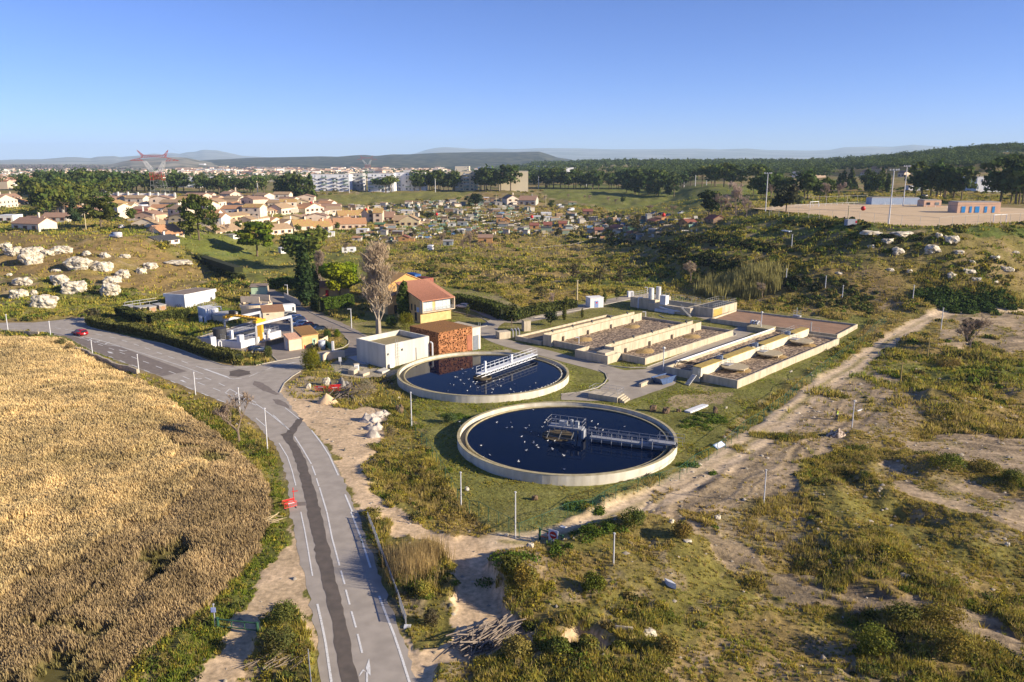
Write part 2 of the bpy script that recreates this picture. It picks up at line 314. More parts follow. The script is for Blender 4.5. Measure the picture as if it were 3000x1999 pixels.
APR=poly('G',(450,1270),(800,1235),(885,1150),(870,1090),(900,1060),(1250,1040),(1390,1060),(1510,1110),(1500,1180),(1350,1235),(1070,1335),(740,1335),(460,1325))
def strip(pts,w):
    P=[Vector((p.x,p.y)) for p in pts]; Q=[]
    for a,b in zip(P[:-1],P[1:]):
        n=max(1,int((b-a).length/2)); Q+=[a.lerp(b,i/n) for i in range(n)]
    Q.append(P[-1])
    for _ in range(4): Q=[Q[0]]+[(Q[i-1]+Q[i]*2+Q[i+1])/4 for i in range(1,len(Q)-1)]+[Q[-1]]
    Lf,Rt=[],[]
    for i,q in enumerate(Q):
        t=(Q[min(i+1,len(Q)-1)]-Q[max(i-1,0)]).normalized(); n=Vector((-t.y,t.x))*w/2; Lf.append(q+n); Rt.append(q-n)
    return Lf,Rt
RS=[strip(p,w_) for p,w_ in ROADL]
flat|=pz(ROADMAIN,sharp=True)|pz(YARD,sharp=True)|pz(APR,sharp=True)
for a,b in RS:
    flat|=pip(GX,GY,[(p.x,p.y) for p in a]+[(p.x,p.y) for p in b[::-1]])
PADS=[]
def pad(P): PADS.append(P)
for _ in range(3):
    f2=flat.copy(); f2[1:]|=flat[:-1]; f2[:-1]|=flat[1:]; f2[:,1:]|=flat[:,:-1]; f2[:,:-1]|=flat[:,1:]; flat=f2
amp[flat]=0; dens[flat]=0
amp[pip(GX,GY,TERR)&(GY<420)]=0; dens[pip(GX,GY,[(p.x,p.y) for p in [Zp('_',*q,FIELDH) for q in ((2205,611),(2320,600),(2560,590),(2800,596),(3060,600),(3090,645),(2950,654),(2790,666),(2640,663),(2520,650),(2400,634),(2290,621))]])]=0
for _ in range(5):
    a2=amp.copy(); a2[1:-1,1:-1]=(amp[1:-1,1:-1]*2+amp[:-2,1:-1]+amp[2:,1:-1]+amp[1:-1,:-2]+amp[1:-1,2:])/6; amp=a2; amp[flat]=0
D_=np.hypot(GX,GY)
rel=(fbm(GX/7,GY/7,4,55)-.5)*2.6+(fbm(GX/24,GY/24,2,66)-.5)*1.6*ss(150,260,D_)
GZ=GZ+rel*amp
# small knolls in the scrub
for (r,x,y,rad,h) in (('N',1250,130,9,1.6),('N',850,420,12,.9),('N',250,600,7,1.4),('M',560,950,4.5,1.5),('M',1650,650,6,.5),('N',500,1120,8,1.0),('N',1500,1150,7,.8),('L',1000,330,8,1.0),('L',560,500,7,.9),('L',750,800,9,1.2),('L',1350,700,10,1.1),('L',980,1250,6,1.4),('H',1560,1180,6,1.5),('H',1150,1120,7,1.0),('K',1700,950,3,.8)):
    c=Zp(r,x,y); GZ=GZ+h*np.exp(-((GX-c.x)**2+(GY-c.y)**2)/(rad*rad*.6))*np.clip(amp*1.2,0,1)
c=Zp('L',470,420); dd=dseg(GX,GY,[(Zp('L',520,380).x,Zp('L',520,380).y),(Zp('L',700,560).x,Zp('L',700,560).y),(Zp('L',950,640).x,Zp('L',950,640).y)])
GZ-=1.3*np.exp(-(dd/2.5)**2)
GZ[D_>3000]-=0
V=np.stack([GX.ravel(),GY.ravel(),GZ.ravel()],1)
ii=np.arange(NR-1)[:,None]*NT; jj=np.arange(NT)[None,:]; jn=(jj+1)%NT
Fq=np.stack([ii+jj,ii+jn,ii+NT+jn,ii+NT+jj],-1).reshape(-1)[:]
# the innermost ring is closed with one more small fan
V=np.concatenate([V,[[0,0,0]]]); ctr=len(V)-1
def gridz(x,y):
    x=np.asarray(x,float); y=np.asarray(y,float)
    r=np.hypot(x,y); t=np.arctan2(x,y); fi=np.clip(np.interp(r,rr,np.arange(NR)),0,NR-1.001); fj=np.clip(np.interp(t,th,np.arange(NT)),0,NT-1.001)
    i=fi.astype(int); j=fj.astype(int); a=fi-i; b=fj-j
    return GZ[i,j]*(1-a)*(1-b)+GZ[i+1,j]*a*(1-b)+GZ[i,j+1]*(1-a)*b+GZ[i+1,j+1]*a*b
def gz(x,y): return float(gridz(x,y))
def OG(r,x,y):
    p=Gp(r,x,y); return Vector((p.x,p.y,gz(p.x,p.y)))
def groundmat():
    m=bpy.data.materials.new('ground'); m.use_nodes=True; t=m.node_tree; n=t.nodes; l=t.links; b=n['Principled BSDF']; b.inputs['Roughness'].default_value=.95; b.inputs['Specular IOR Level'].default_value=.1
    at=n.new('ShaderNodeAttribute'); at.attribute_name='col'; tc=n.new('ShaderNodeTexCoord')
    def nz(s,d): q=n.new('ShaderNodeTexNoise'); q.inputs['Scale'].default_value=s; q.inputs['Detail'].default_value=d; q.inputs['Roughness'].default_value=.65; l.new(tc.outputs['Object'],q.inputs['Vector']); return q
    a=nz(1.6,8); c=nz(.22,5)
    def mr(q,lo,hi): k=n.new('ShaderNodeMapRange'); k.inputs[1].default_value=.3; k.inputs[2].default_value=.7; k.inputs[3].default_value=lo; k.inputs[4].default_value=hi; l.new(q.outputs[0],k.inputs[0]); return k
    k1=mr(a,.6,1.4); k2=mr(c,.78,1.22); mu=n.new('ShaderNodeMath'); mu.operation='MULTIPLY'; l.new(k1.outputs[0],mu.inputs[0]); l.new(k2.outputs[0],mu.inputs[1])
    vm=n.new('ShaderNodeVectorMath'); vm.operation='SCALE'; l.new(at.outputs['Color'],vm.inputs[0]); l.new(mu.outputs[0],vm.inputs['Scale']); l.new(vm.outputs[0],b.inputs['Base Color'])
    bp=n.new('ShaderNodeBump'); bp.inputs['Strength'].default_value=.8; bp.inputs['Distance'].default_value=.25; l.new(a.outputs[0],bp.inputs['Height']); l.new(bp.outputs[0],b.inputs['Normal']); sp=n.new('ShaderNodeSeparateColor'); ms=n.new('ShaderNodeMapRange'); ms.inputs[1].default_value=.2; ms.inputs[2].default_value=.5; ms.inputs[3].default_value=.9; ms.inputs[4].default_value=.22; l.new(at.outputs['Color'],sp.inputs[0]); l.new(sp.outputs[0],ms.inputs[0]); l.new(ms.outputs[0],bp.inputs['Strength'])
    return m
def build_ground():
    Ca=np.concatenate([Cc.reshape(-1,3),[[.1,.1,.05]]])
    me=npmesh('ground',V,Fq,4,groundmat(),cols=Ca,smooth=True,kind='structure')
    bm_=bpy.data.meshes
    return me
# centre fan as part of the same index list is unnecessary: the hole of 3 m radius is closed by an extra ring of quads
Fq=np.concatenate([Fq,np.stack([np.arange(0,NT,2)%NT,np.full((NT+1)//2,ctr),(np.arange(0,NT,2)+2)%NT,(np.arange(0,NT,2)+1)%NT],-1).reshape(-1)]) if NT%2==0 else Fq
build_ground()
# ------------------------------------------------------------------ paved surfaces
ASPH=mat('asphalt',(.40,.35,.30),(.32,.28,.24),sc=.6,rough=.9,detail=10)
ASPHY=mat('yard_asphalt',(.32,.265,.22),(.25,.21,.175),sc=.5,rough=.9,detail=10)
DARK=mat('dark_asphalt',(.23,.19,.165),(.18,.15,.13),sc=1.0,rough=.9,detail=10)
TAR=mat('tar_patch',(.145,.118,.10),(.105,.088,.075),sc=1.0,rough=.85,detail=10)
WHITE=mat('road_paint',(.72,.71,.69),(.45,.44,.42),sc=5,rough=.7,detail=8,lo=.3,hi=.48)
CONCP=mat('concrete_paving',(.40,.345,.28),(.31,.265,.215),sc=.35,rough=.9,detail=10)
def sheet(name,pts,z,m,jit=0,**kw):
    P=[Vector((p.x,p.y)) for p in pts]
    if jit:
        Q=[]
        for a,b in zip(P,P[1:]+P[:1]):
            n=max(1,int((b-a).length/.8))
            for i in range(n):
                q=a.lerp(b,i/n); Q.append(q+Vector(((float(vn(q.x*1.3,q.y*1.3,1))-.5)*jit,(float(vn(q.x*1.3,q.y*1.3,2))-.5)*jit)))
        P=Q
    bm=bmesh.new(); vs=[bm.verts.new((p.x,p.y,z)) for p in P]; f=bm.faces.new(vs)
    if f.normal.z<0: pass
    bmesh.ops.triangulate(bm,faces=bm.faces[:]); bmesh.ops.recalc_face_normals(bm,faces=bm.faces[:])
    me=bpy.data.meshes.new(name); bm.normal_update()
    for f in bm.faces:
        if f.normal.z<0: f.normal_flip()
    bm.to_mesh(me); bm.free(); me.materials.append(m); o=bpy.data.objects.new(name,me); COL.objects.link(o)
    return setp(o,kind='structure')
sheet('road',ROADMAIN,.012,ASPH,jit=.5)
sheet('yard_paving',YARD,.018,ASPHY,jit=.2)
for i,(a,b) in enumerate(RS): sheet('plant_road',list(a)+list(b)[::-1],.022+.005*i,CONCP)
sheet('apron_paving',APR,.040,CONCP,jit=.3)
sheet('dark_lane',poly('E',(400,545),(520,552),(625,572),(760,590),(1130,690),(1720,905),(1490,950),(1375,912),(1200,845),(1000,772),(850,708),(600,583)),.018,DARK)
sheet('tar_patch',poly('J',(255,365),(165,508),(180,550),(230,620),(262,680),(300,800),(330,900),(352,980),(385,1090))+poly('M',(890,0),(912,120),(950,250),(975,400),(1012,530),(1050,700),(1085,870),(1125,1060),(1172,1305),(1200,1500),(1090,1500),(1050,1305),(1010,1100),(985,950),(960,800),(925,650),(880,460),(858,380),(830,200),(805,90),(787,15))+poly('J',(270,1050),(243,930),(215,800),(190,720),(140,600),(85,530),(65,495),(110,480),(190,380),(215,350)),.024,TAR,jit=.28)
sheet('tar_patch',poly('J',(200,1060),(272,1058),(275,1088),(200,1092)),.020,DARK,jit=.1)
sheet('tar_patch',poly('F',(-10,1150),(60,1170),(130,1215),(215,1275),(180,1280),(60,1240),(-30,1180)),.028,DARK,jit=.3)
sheet('tar_patch',poly('E',(2110,905),(2200,885),(2290,905),(2300,930),(2200,955),(2110,945)),.024,TAR,jit=.4)
sheet('tar_patch',poly('J',(150,280),(100,225),(40,200),(0,200),(20,235),(90,262)),.024,DARK,jit=.3)
mk=MB()
def line(r,pts,w=.14,dash=None,z=.030):
    P=[Zp(r,a,b,z) for a,b in pts]
    for a,b in zip(P[:-1],P[1:]):
        d=(b-a); L=d.length; n=Vector((-d.y,d.x,0)).normalized()*w/2
        mk.quad(a-n,b-n,b+n,a+n)
W1=.17
line('M',[(935,0),(975,200),(1032,410)],W1);line('M',[(1042,450),(1072,553)],W1);line('M',[(1080,595),(1110,710)],W1);line('M',[(1123,760),(1158,885)],W1);line('M',[(1170,935),(1205,1080)],W1)
line('J',[(180,510),(250,620),(320,740)],W1);line('J',[(325,755),(355,835)],W1);line('J',[(362,860),(382,925)],W1);line('J',[(387,935),(440,1110),(448,1138)],W1)
line('J',[(322,460),(400,560),(470,670),(545,835)],.2);line('J',[(602,995),(650,1110),(661,1138)],.2)
line('M',[(1120,0),(1205,225),(1270,428)],.2);line('M',[(1335,643),(1390,790),(1450,940),(1510,1120),(1568,1305),(1630,1500)],.2)
line('J',[(50,565),(120,680),(160,800),(190,920)],.14);line('M',[(735,0),(765,140),(790,280),(825,490)],.14);line('M',[(862,705),(895,850),(925,1000),(970,1305),(1000,1500)],.2)
line('J',[(0,330),(60,385),(135,455)],.14);line('J',[(100,270),(220,365)],.14)
line('E',[(0,470),(170,480)],.14)
line('E',[(375,535),(500,552),(625,572),(700,585),(800,612),(980,660),(1130,680)],.15);line('E',[(770,585),(900,612),(1130,683),(1300,735),(1500,800),(1700,865),(1870,930)],.15)
for a in ((735,600,780,585),(805,622,855,600),(868,640,930,618),(955,657,1005,635)): line('E',[a[:2],a[2:]],.35)
for a in ((510,505,560,513),(600,520,680,530),(880,560,940,572),(1010,588,1065,600),(1120,617,1170,632),(1230,652,1275,667),(1330,687,1380,703),(1440,727,1490,745),(1545,767,1603,785),(1668,808,1728,830),
 (900,655,945,668),(1000,690,1048,705),(1100,728,1150,745),(1207,768,1260,788),(1315,810,1370,830),(1432,855,1490,877),(1552,903,1612,925),
 (1000,766,1040,778),(1100,803,1150,823),(1210,845,1262,865),(1320,890,1375,912),(1570,992,1610,1010),(1705,1045,1770,1070),(1850,1103,1915,1130),(1995,1160,2060,1187),(1885,960,1940,982),(2010,1012,2065,1038),(1815,1005,1880,1030),(1958,1058,2025,1085),(1680,950,1740,975)): line('E',[a[:2],a[2:]],.17)
line('E',[(1800,855),(1880,882)],.15);line('E',[(1880,882),(2090,957)],.42);line('E',[(1890,878),(2100,880),(2300,862)],.15)
line('E',[(2090,957),(2110,970),(2150,974),(2220,966)],.2)
line('E',[(2110,1065),(2070,1103),(2200,1155),(2352,1215)],.16);line('E',[(2110,1065),(2200,1115),(2352,1190)],.16);line('E',[(2140,1130),(2180,1105)],.3);line('E',[(2225,1165),(2265,1148)],.3)
line('F',[(0,1080),(200,1005),(420,968)],.16);line('P',[(560,1450),(900,1310),(1340,1222)],.16)
line('F',[(0,1360),(60,1400),(150,1470),(270,1568)],.16);line('F',[(0,1490),(90,1568)],.14)
# arrow and crooked lane mark painted on the lanes
def flatpoly(r,pts,z=.031): mk.quad(*[Zp(r,a,b,z) for a,b in pts])
flatpoly('M',[(1258,1122),(1268,1190),(1270,1255),(1250,1235),(1232,1195)]); flatpoly('M',[(1236,1225),(1250,1225),(1250,1305),(1234,1305)]); flatpoly('M',[(1180,1262),(1190,1235),(1212,1205),(1236,1225),(1215,1220),(1200,1240)])
flatpoly('E',[(985,720),(1010,725),(1045,742),(1000,735)]); line('E',[(1000,725),(1035,730)],.3)
flatpoly('E',[(1650,985),(1680,985),(1715,1008),(1680,1000)]); 
line('E',[(1095,707),(1135,718),(1170,712)],.3); line('E',[(1790,965),(1820,975),(1855,970)],.3)
obj('road_markings',mk,WHITE,kind='structure')
# kerbs
KERB=mat('kerb_stone',(.47,.43,.37),(.36,.33,.29),sc=2,rough=.9)
kb=MB()
def kerb(r,pts,h=.13,w=.16):
    P=[Zp(r,a,b) for a,b in pts]
    for a,b in zip(P[:-1],P[1:]): kb.wall(a,b,w,-.05,h)
kerb('E',[(815,500),(1200,592),(1500,652),(1700,722),(1900,802),(2050,847),(2150,860),(2352,860)]);kerb('F',[(0,1008),(200,967),(420,928)])
kerb('F',[(200,967),(150,920)]);kerb('F',[(410,1062),(330,1112),(260,1172),(217,1255)]);
kerb('O',[(1330,1050),(1520,1000),(1900,890),(2292,770)]);kerb('P',[(200,745),(420,690),(580,640)])
kerb('F',[(1030,750),(860,682),(700,612),(560,552),(420,478)]);kerb('F',[(700,870),(800,845),(850,810),(855,780),(820,750)])
kerb('G',[(180,575),(330,545),(620,500)]);kerb('G',[(620,500),(900,440),(1150,385),(1240,345),(1290,335)])
kerb('Q',[(1300,650),(1500,690),(1700,740),(1800,790),(1820,830),(1790,860),(1700,880)])
kerb('G',[(450,1272),(620,1255),(780,1215),(850,1170),(875,1130),(860,1085),(800,1050)]);kerb('G',[(1240,1025),(1400,965),(1700,850),(1900,770),(2050,735),(2060,720),(2040,705)])
kerb('G',[(780,980),(900,1010),(1050,1028),(1240,1028)]); kerb('G',[(1350,545),(1400,570),(1600,590),(1740,605)])
obj('kerbs',kb,KERB,kind='structure')
# terrace pitch
PIT=mat('pitch_sand',(.60,.44,.27),(.52,.38,.23),sc=.15,rough=.95,detail=8)
PP=[Zp('_',*p,FIELDH+.05) for p in ((2205,611),(2320,600),(2560,596),(2800,603),(3030,612),(3090,645),(2950,652),(2790,664),(2640,661),(2520,648),(2400,632),(2290,619))]
Pc=sum((p for p in PP),Vector())/len(PP)
sheet('sports_pitch',PP,FIELDH+.06,PIT)
# ------------------------------------------------------------------ ground cover: grass tufts, low shrubs, reeds
def cells(mask_w,n,dmax=1e9,dmin=0):
    A=np.zeros(GX.shape); dr=np.gradient(rr)[:,None]; dth=np.gradient(th)[None,:]
    A=RR*dr*np.abs(dth)*mask_w*(RR<dmax)*(RR>dmin)*(np.abs(TT)<R_(40)); p=(A/A.sum()).ravel()
    k=rng.choice(p.size,n,p=p); i=k//NT; j=k%NT
    i2=np.minimum(i+1,NR-1); a=rng.random(n)-.5; b=rng.random(n)-.5
    r=rr[i]+a*(rr[i2]-rr[i]); t=th[j]+b*R_(.165)
    x=r*np.sin(t); y=r*np.cos(t); return x,y,gridz(x,y),i,j
def blades(x,y,z,h,wd,col,k,lean=.5,spread=.3,tipc=1.25):
    n=len(x); N=n*k
    bx=np.repeat(x,k); by=np.repeat(y,k); bz=np.repeat(z,k); H=np.repeat(h,k)*rng.uniform(.55,1.15,N); S=np.repeat(h,k)*spread
    a=rng.uniform(0,2*np.pi,N); rd=np.sqrt(rng.random(N))*S; bx=bx+np.cos(a)*rd; by=by+np.sin(a)*rd
    o=rng.uniform(0,2*np.pi,N); W=np.repeat(wd,k)*.5; le=lean*H*rng.random(N); a2=a+rng.normal(0,.5,N)
    p0=np.stack([bx-np.cos(o)*W,by-np.sin(o)*W,bz-.05],1); p1=np.stack([bx+np.cos(o)*W,by+np.sin(o)*W,bz-.05],1)
    p2=np.stack([bx+np.cos(a2)*le,by+np.sin(a2)*le,bz+H],1)
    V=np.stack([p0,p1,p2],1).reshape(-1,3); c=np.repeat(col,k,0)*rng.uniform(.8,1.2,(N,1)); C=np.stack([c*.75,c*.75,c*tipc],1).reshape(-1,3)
    return V,np.arange(3*N),C
def quads(x,y,z,rx,rz,col,k,s,flatten=.0,low=0.0):   # leaf clumps: k small quads on and inside an ellipsoid
    n=len(x); N=n*k
    d=rng.normal(size=(N,3)); d/=np.linalg.norm(d,axis=1)[:,None]; d[:,2]=np.where(d[:,2]<low,-d[:,2]*.6+low*0,d[:,2])
    q=rng.uniform(.55,1.05,N)[:,None]; R3=np.stack([np.repeat(rx,k),np.repeat(rx,k),np.repeat(rz,k)],1)
    c=np.stack([np.repeat(x,k),np.repeat(y,k),np.repeat(z,k)],1)+d*q*R3
    nrm=d+rng.normal(0,.6,(N,3)); nrm/=np.linalg.norm(nrm,axis=1)[:,None]
    u=np.cross(nrm,rng.normal(size=(N,3))); u/=np.linalg.norm(u,axis=1)[:,None]+1e-9; v=np.cross(nrm,u)
    S=(np.repeat(s,k) if not np.isscalar(s) else np.full(N,s))*rng.uniform(.6,1.2,N); u*=S[:,None]*.5; v*=S[:,None]*.5*.8
    V=np.stack([c-u-v,c+u-v,c+u+v,c-u+v],1).reshape(-1,3)
    cc=np.repeat(col,k,0)*rng.uniform(.75,1.25,(N,1)); C=np.repeat(cc,4,0)
    return V,np.arange(4*N),C
def stuff(name,parts,nv,m,label=None,cat=None):
    V=np.concatenate([p[0] for p in parts]); C=np.concatenate([p[2] for p in parts]); F=[];k=0
    for p in parts: F.append(p[1]+k); k+=len(p[0])
    return npmesh(name,V,np.concatenate(F),nv,m,cols=C,label=label,cat=cat,kind='stuff')
GRASSM=leafmat('grass_blades',.3,.6); SHRUBM=leafmat('shrub_leaves',.2,.8); REEDM=leafmat('reed_blades',.35,.35)
far_mask=(D_>130)
nreeds=pz(REEDS,sharp=True)
clump=ss(.46,.60,fbm(GX/2.6,GY/2.6,3,91)); clump2=ss(.47,.6,fbm(GX/8,GY/8,3,92))
def tc(n,i,j,olive=.5):
    base=np.array([[.36,.31,.07],[.27,.28,.05],[.42,.32,.12],[.20,.25,.03],[.42,.33,.06]]); g=n2[i,j,0]; q=rng.random(n)+ (g-.5)*1.6
    idx=np.where(q>1.0,3,np.where(q>.72,1,np.where(q>.40,0,np.where(q>.15,4,2)))); return base[idx]*rng.uniform(.8,1.2,(n,1))
wd=dens*(.25+.75*clump)
wd=np.where(nreeds,0,wd)
parts=[]
# near, middle and far tufts
x,y,z,i,j=cells(wd*((D_<140)),46000,145,48); n=len(x); h=rng.uniform(.2,.6,n)*(.5+.7*clump2[i,j])
inpl=pip(x,y,[(p.x,p.y) for p in GRASS])|pip(x,y,[(p.x,p.y) for p in PLANT]); h=np.where(inpl,h*.35,h)
vg=pip(x,y,[(p.x,p.y) for p in VERGE]); cc=tc(n,i,j); vg&=rng.random(n)<.6; cc[vg]=np.array([.17,.21,.03])*rng.uniform(.8,1.2,(vg.sum(),1)); cc[inpl]*=np.array([.85,.95,.8])
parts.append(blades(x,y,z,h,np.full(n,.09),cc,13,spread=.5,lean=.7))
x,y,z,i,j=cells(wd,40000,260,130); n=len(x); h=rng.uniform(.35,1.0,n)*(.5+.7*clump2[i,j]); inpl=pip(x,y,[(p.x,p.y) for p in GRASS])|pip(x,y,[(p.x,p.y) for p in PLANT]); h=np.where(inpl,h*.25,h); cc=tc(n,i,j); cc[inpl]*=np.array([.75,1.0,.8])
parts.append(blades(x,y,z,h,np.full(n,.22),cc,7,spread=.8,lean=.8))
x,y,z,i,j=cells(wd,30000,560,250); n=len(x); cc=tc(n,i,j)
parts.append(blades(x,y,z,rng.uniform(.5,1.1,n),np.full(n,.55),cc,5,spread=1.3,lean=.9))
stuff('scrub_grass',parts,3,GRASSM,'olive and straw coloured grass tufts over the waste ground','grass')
parts=[]
wb_=np.where(nreeds,0,dens*(dens>.45)*clump2)
x,y,z,i,j=cells(wb_,2000,150,50); n=len(x); r=rng.uniform(.3,.95,n)*rng.choice([.7,1,1.4],n)
pal=np.array([[.10,.12,.03],[.16,.155,.036],[.20,.155,.055],[.11,.15,.022],[.29,.24,.035],[.055,.065,.022]])
parts.append(quads(x,y,z,r,r*.6,pal[rng.integers(0,6,n)],120,.15))
x,y,z,i,j=cells(wb_,6000,330,150); n=len(x); r=rng.uniform(.6,1.7,n); parts.append(quads(x,y,z,r,r*.6,pal[rng.integers(0,6,n)]*1.05,44,.45))
x,y,z,i,j=cells(wb_,1500,700,320); n=len(x); r=rng.uniform(1,2.6,n); parts.append(quads(x,y,z,r,r*.55,pal[rng.integers(0,6,n)],36,.9))
stuff('low_shrubs',parts,4,SHRUBM,'low dark green and brown shrubs scattered in the scrub','shrubs')
# ditch scrub and brambles; the first thicket is added for a bank's shade
def thicket(name,lines,wdt,hh,n,k,s,col,label,z0=0):
    xs=[];ys=[]
    for L in lines:
        P=[Gp('_',*p) for p in L]; seg=[(a,b,(b-a).length) for a,b in zip(P[:-1],P[1:])]; tot=sum(q[2] for q in seg)
        for a,b,l in seg:
            m_=max(2,int(n/len(lines)*l/tot)); t=rng.random(m_); dx,dy=(b.x-a.x)/l,(b.y-a.y)/l; o=rng.normal(0,wdt/2.2,m_)
            xs.append(a.x+(b.x-a.x)*t-dy*o); ys.append(a.y+(b.y-a.y)*t+dx*o)
    x=np.concatenate(xs); y=np.concatenate(ys); m_=len(x); r=rng.uniform(.6,1.25,m_)*hh
    c=np.array(col)[rng.integers(0,len(col),m_)]
    return stuff(name,[quads(x,y,gridz(x,y),r,r*.8,c,k,s)],4,SHRUBM,label,'thicket')
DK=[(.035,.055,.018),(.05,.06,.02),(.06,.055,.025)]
thicket('thicket',[[(1665,685),(1760,705),(1900,715),(1980,735),(2040,765),(2100,760)],[(2010,700),(2140,715),(2300,735)],[(2050,770),(2150,790),(2290,815),(2400,850)]],4,1.5,300,60,.7,DK,'dark thicket added in place of the shade on the bank behind the plant')  # dark shrubs stand in for the shade on the west-facing bank
thicket('thicket',[[(2150,780),(2330,810),(2480,850),(2560,880)],[(2560,905),(2400,890),(2300,880)]],5,.9,260,60,.5,[(.06,.075,.025),(.12,.13,.035),(.17,.14,.05),(.11,.14,.035)],'dark scrub along the ditch below the terrace slope')
thicket('bramble',[[(2680,870),(2760,880),(2850,885),(2960,888)],[(2720,890),(2900,900)]],5,1.4,240,90,.5,[(.05,.085,.022),(.07,.10,.025)],'dark green bramble mass beside the upper dirt clearing')
thicket('bramble',[[(2470,640),(2560,705),(2700,700)],[(2300,650),(2420,665)]],4,.9,120,70,.5,DK,'dark bramble under the rock ledges of the terrace slope')
x=[];y=[]
for (r_,a,b) in (('N',900,250),('N',960,270),('N',820,240),('N',640,400),('N',250,540),('N',280,520),('K',1650,330),('K',1600,380),('K',1680,400),('K',1560,420),('K',560,1110),('K',600,1120),('J',1480,350),('J',1500,360),('K',1500,760),('K',680,1430)):
    p=Gp(r_,a,b); 
    for _ in range(5): x.append(p.x+random.gauss(0,1.2)); y.append(p.y+random.gauss(0,1))
x=np.array(x);y=np.array(y); stuff('leafy_weeds',[quads(x,y,gridz(x,y),rng.uniform(.5,1.1,len(x)),rng.uniform(.3,.6,len(x)),np.tile([.10,.15,.025],(len(x),1)),160,.16)],4,SHRUBM,'bright green leafy weeds growing in patches in the grass','weeds')
# the reed bed: a matted body with stalks standing out of it
def reedbed():
    st=.55; xs=np.arange(-150,-12,st); ys=np.arange(48,205,st); X,Y=np.meshgrid(xs,ys,indexing='ij')
    inside=pip(X,Y,[(p.x,p.y) for p in REEDS])&(np.abs(np.arctan2(X,Y))<R_(38))
    m0=inside.astype(float)
    for _ in range(3):
        m0[1:-1,1:-1]=(m0[1:-1,1:-1]*2+m0[:-2,1:-1]+m0[2:,1:-1]+m0[1:-1,:-2]+m0[1:-1,2:])/6
    dE=dseg(X,Y,[(p.x,p.y) for p in REEDS]); edge=ss(0,6.5,dE+(fbm(X/2,Y/2,3,44)-.5)*3)
    gold=ss(.45,.55,pip(X+(fbm(X/6,Y/6,3,8)-.5)*9,Y+(fbm(X/6,Y/6,3,18)-.5)*9,[(p.x,p.y) for p in GOLD]).astype(float))
    gap=ss(.56,.70,fbm(X/5,Y/5,4,27))*(1-gold*.8)
    ht=((.85+.4*gold)*(1-.85*gap)+(fbm(X/1.6,Y/1.6,3,71)-.5)*.22+(fbm(X/9,Y/9,2,72)-.5)*.7)*(.15+.85*edge)
    Z=gridz(X,Y)+np.maximum(ht,.05)*ss(.1,.6,m0)-.02
    return X,Y,Z,inside,gold,gap,m0
X,Y,Z,ins,gold,gap,m0=reedbed()
cg=np.array([.64,.485,.245]); cbn=np.array([.44,.325,.175]); cgn=np.array([.18,.17,.05])
fn=fbm(X/12,Y/12,3,5)[...,None]
colr=mixc(cbn,cg,gold[...,None]*.85+.15*fn); colr=mixc(colr,cgn,(gap*.8)[...,None])
gr=ss(.3,.55,fbm(X/20,Y/10,2,61))[...,None]; colr=mixc(colr*.85,colr*1.08,gr)
ni,nj=X.shape; ok=(m0>.15); idx=np.arange(ni*nj).reshape(ni,nj)
q=ok[:-1,:-1]&ok[1:,:-1]&ok[1:,1:]&ok[:-1,1:]
hull=np.stack([idx[:-1,:-1][q],idx[1:,:-1][q],idx[1:,1:][q],idx[:-1,1:][q]],1)
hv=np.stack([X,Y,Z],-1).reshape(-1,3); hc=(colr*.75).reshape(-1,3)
hq=(hv[hull.reshape(-1)],None,hc[hull.reshape(-1)])
sel=np.argwhere(ins&(rng.random(ins.shape)<(1-.75*gap)))
wgt=1/np.hypot(X[sel[:,0],sel[:,1]],Y[sel[:,0],sel[:,1]])**1.0; wgt/=wgt.sum()
NBR=480000; pk=sel[rng.choice(len(sel),NBR,p=wgt)]; bx=X[pk[:,0],pk[:,1]]+rng.uniform(-.3,.3,NBR); by=Y[pk[:,0],pk[:,1]]+rng.uniform(-.3,.3,NBR); bz=Z[pk[:,0],pk[:,1]]-.5
clp=fbm(bx/2.2,by/2.2,3,88)
dist=np.hypot(bx,by); H=rng.uniform(.65,1.15,NBR)*(.7+.6*clp); W=.016+.00030*dist; la=rng.uniform(0,6.28,NBR)*.5+2+(clp-.5)*4; le=rng.uniform(.0,.22,NBR)*H
o=rng.uniform(0,np.pi,NBR); ca,sa=np.cos(o)*W,np.sin(o)*W
mx_,my_=bx+np.cos(la)*le*.35,by+np.sin(la)*le*.35; tx,ty=bx+np.cos(la)*le,by+np.sin(la)*le
Vb=np.stack([np.stack([bx-ca,by-sa,bz],1),np.stack([bx+ca,by+sa,bz],1),np.stack([mx_+ca*1.3,my_+sa*1.3,bz+H*.65],1),np.stack([mx_-ca*1.3,my_-sa*1.3,bz+H*.65],1),
 np.stack([mx_-ca*1.3,my_-sa*1.3,bz+H*.65],1),np.stack([mx_+ca*1.3,my_+sa*1.3,bz+H*.65],1),np.stack([tx+ca*.4,ty+sa*.4,bz+H],1),np.stack([tx-ca*.4,ty-sa*.4,bz+H],1)],1).reshape(-1,3)
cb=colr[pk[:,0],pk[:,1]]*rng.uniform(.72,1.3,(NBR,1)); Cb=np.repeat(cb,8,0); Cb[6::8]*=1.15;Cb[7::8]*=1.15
stuff('reed_bed',[(hq[0],np.arange(len(hq[0])),hq[2]),(Vb,np.arange(len(Vb)),Cb)],4,REEDM,'golden dry reed bed filling the left foreground','reeds')
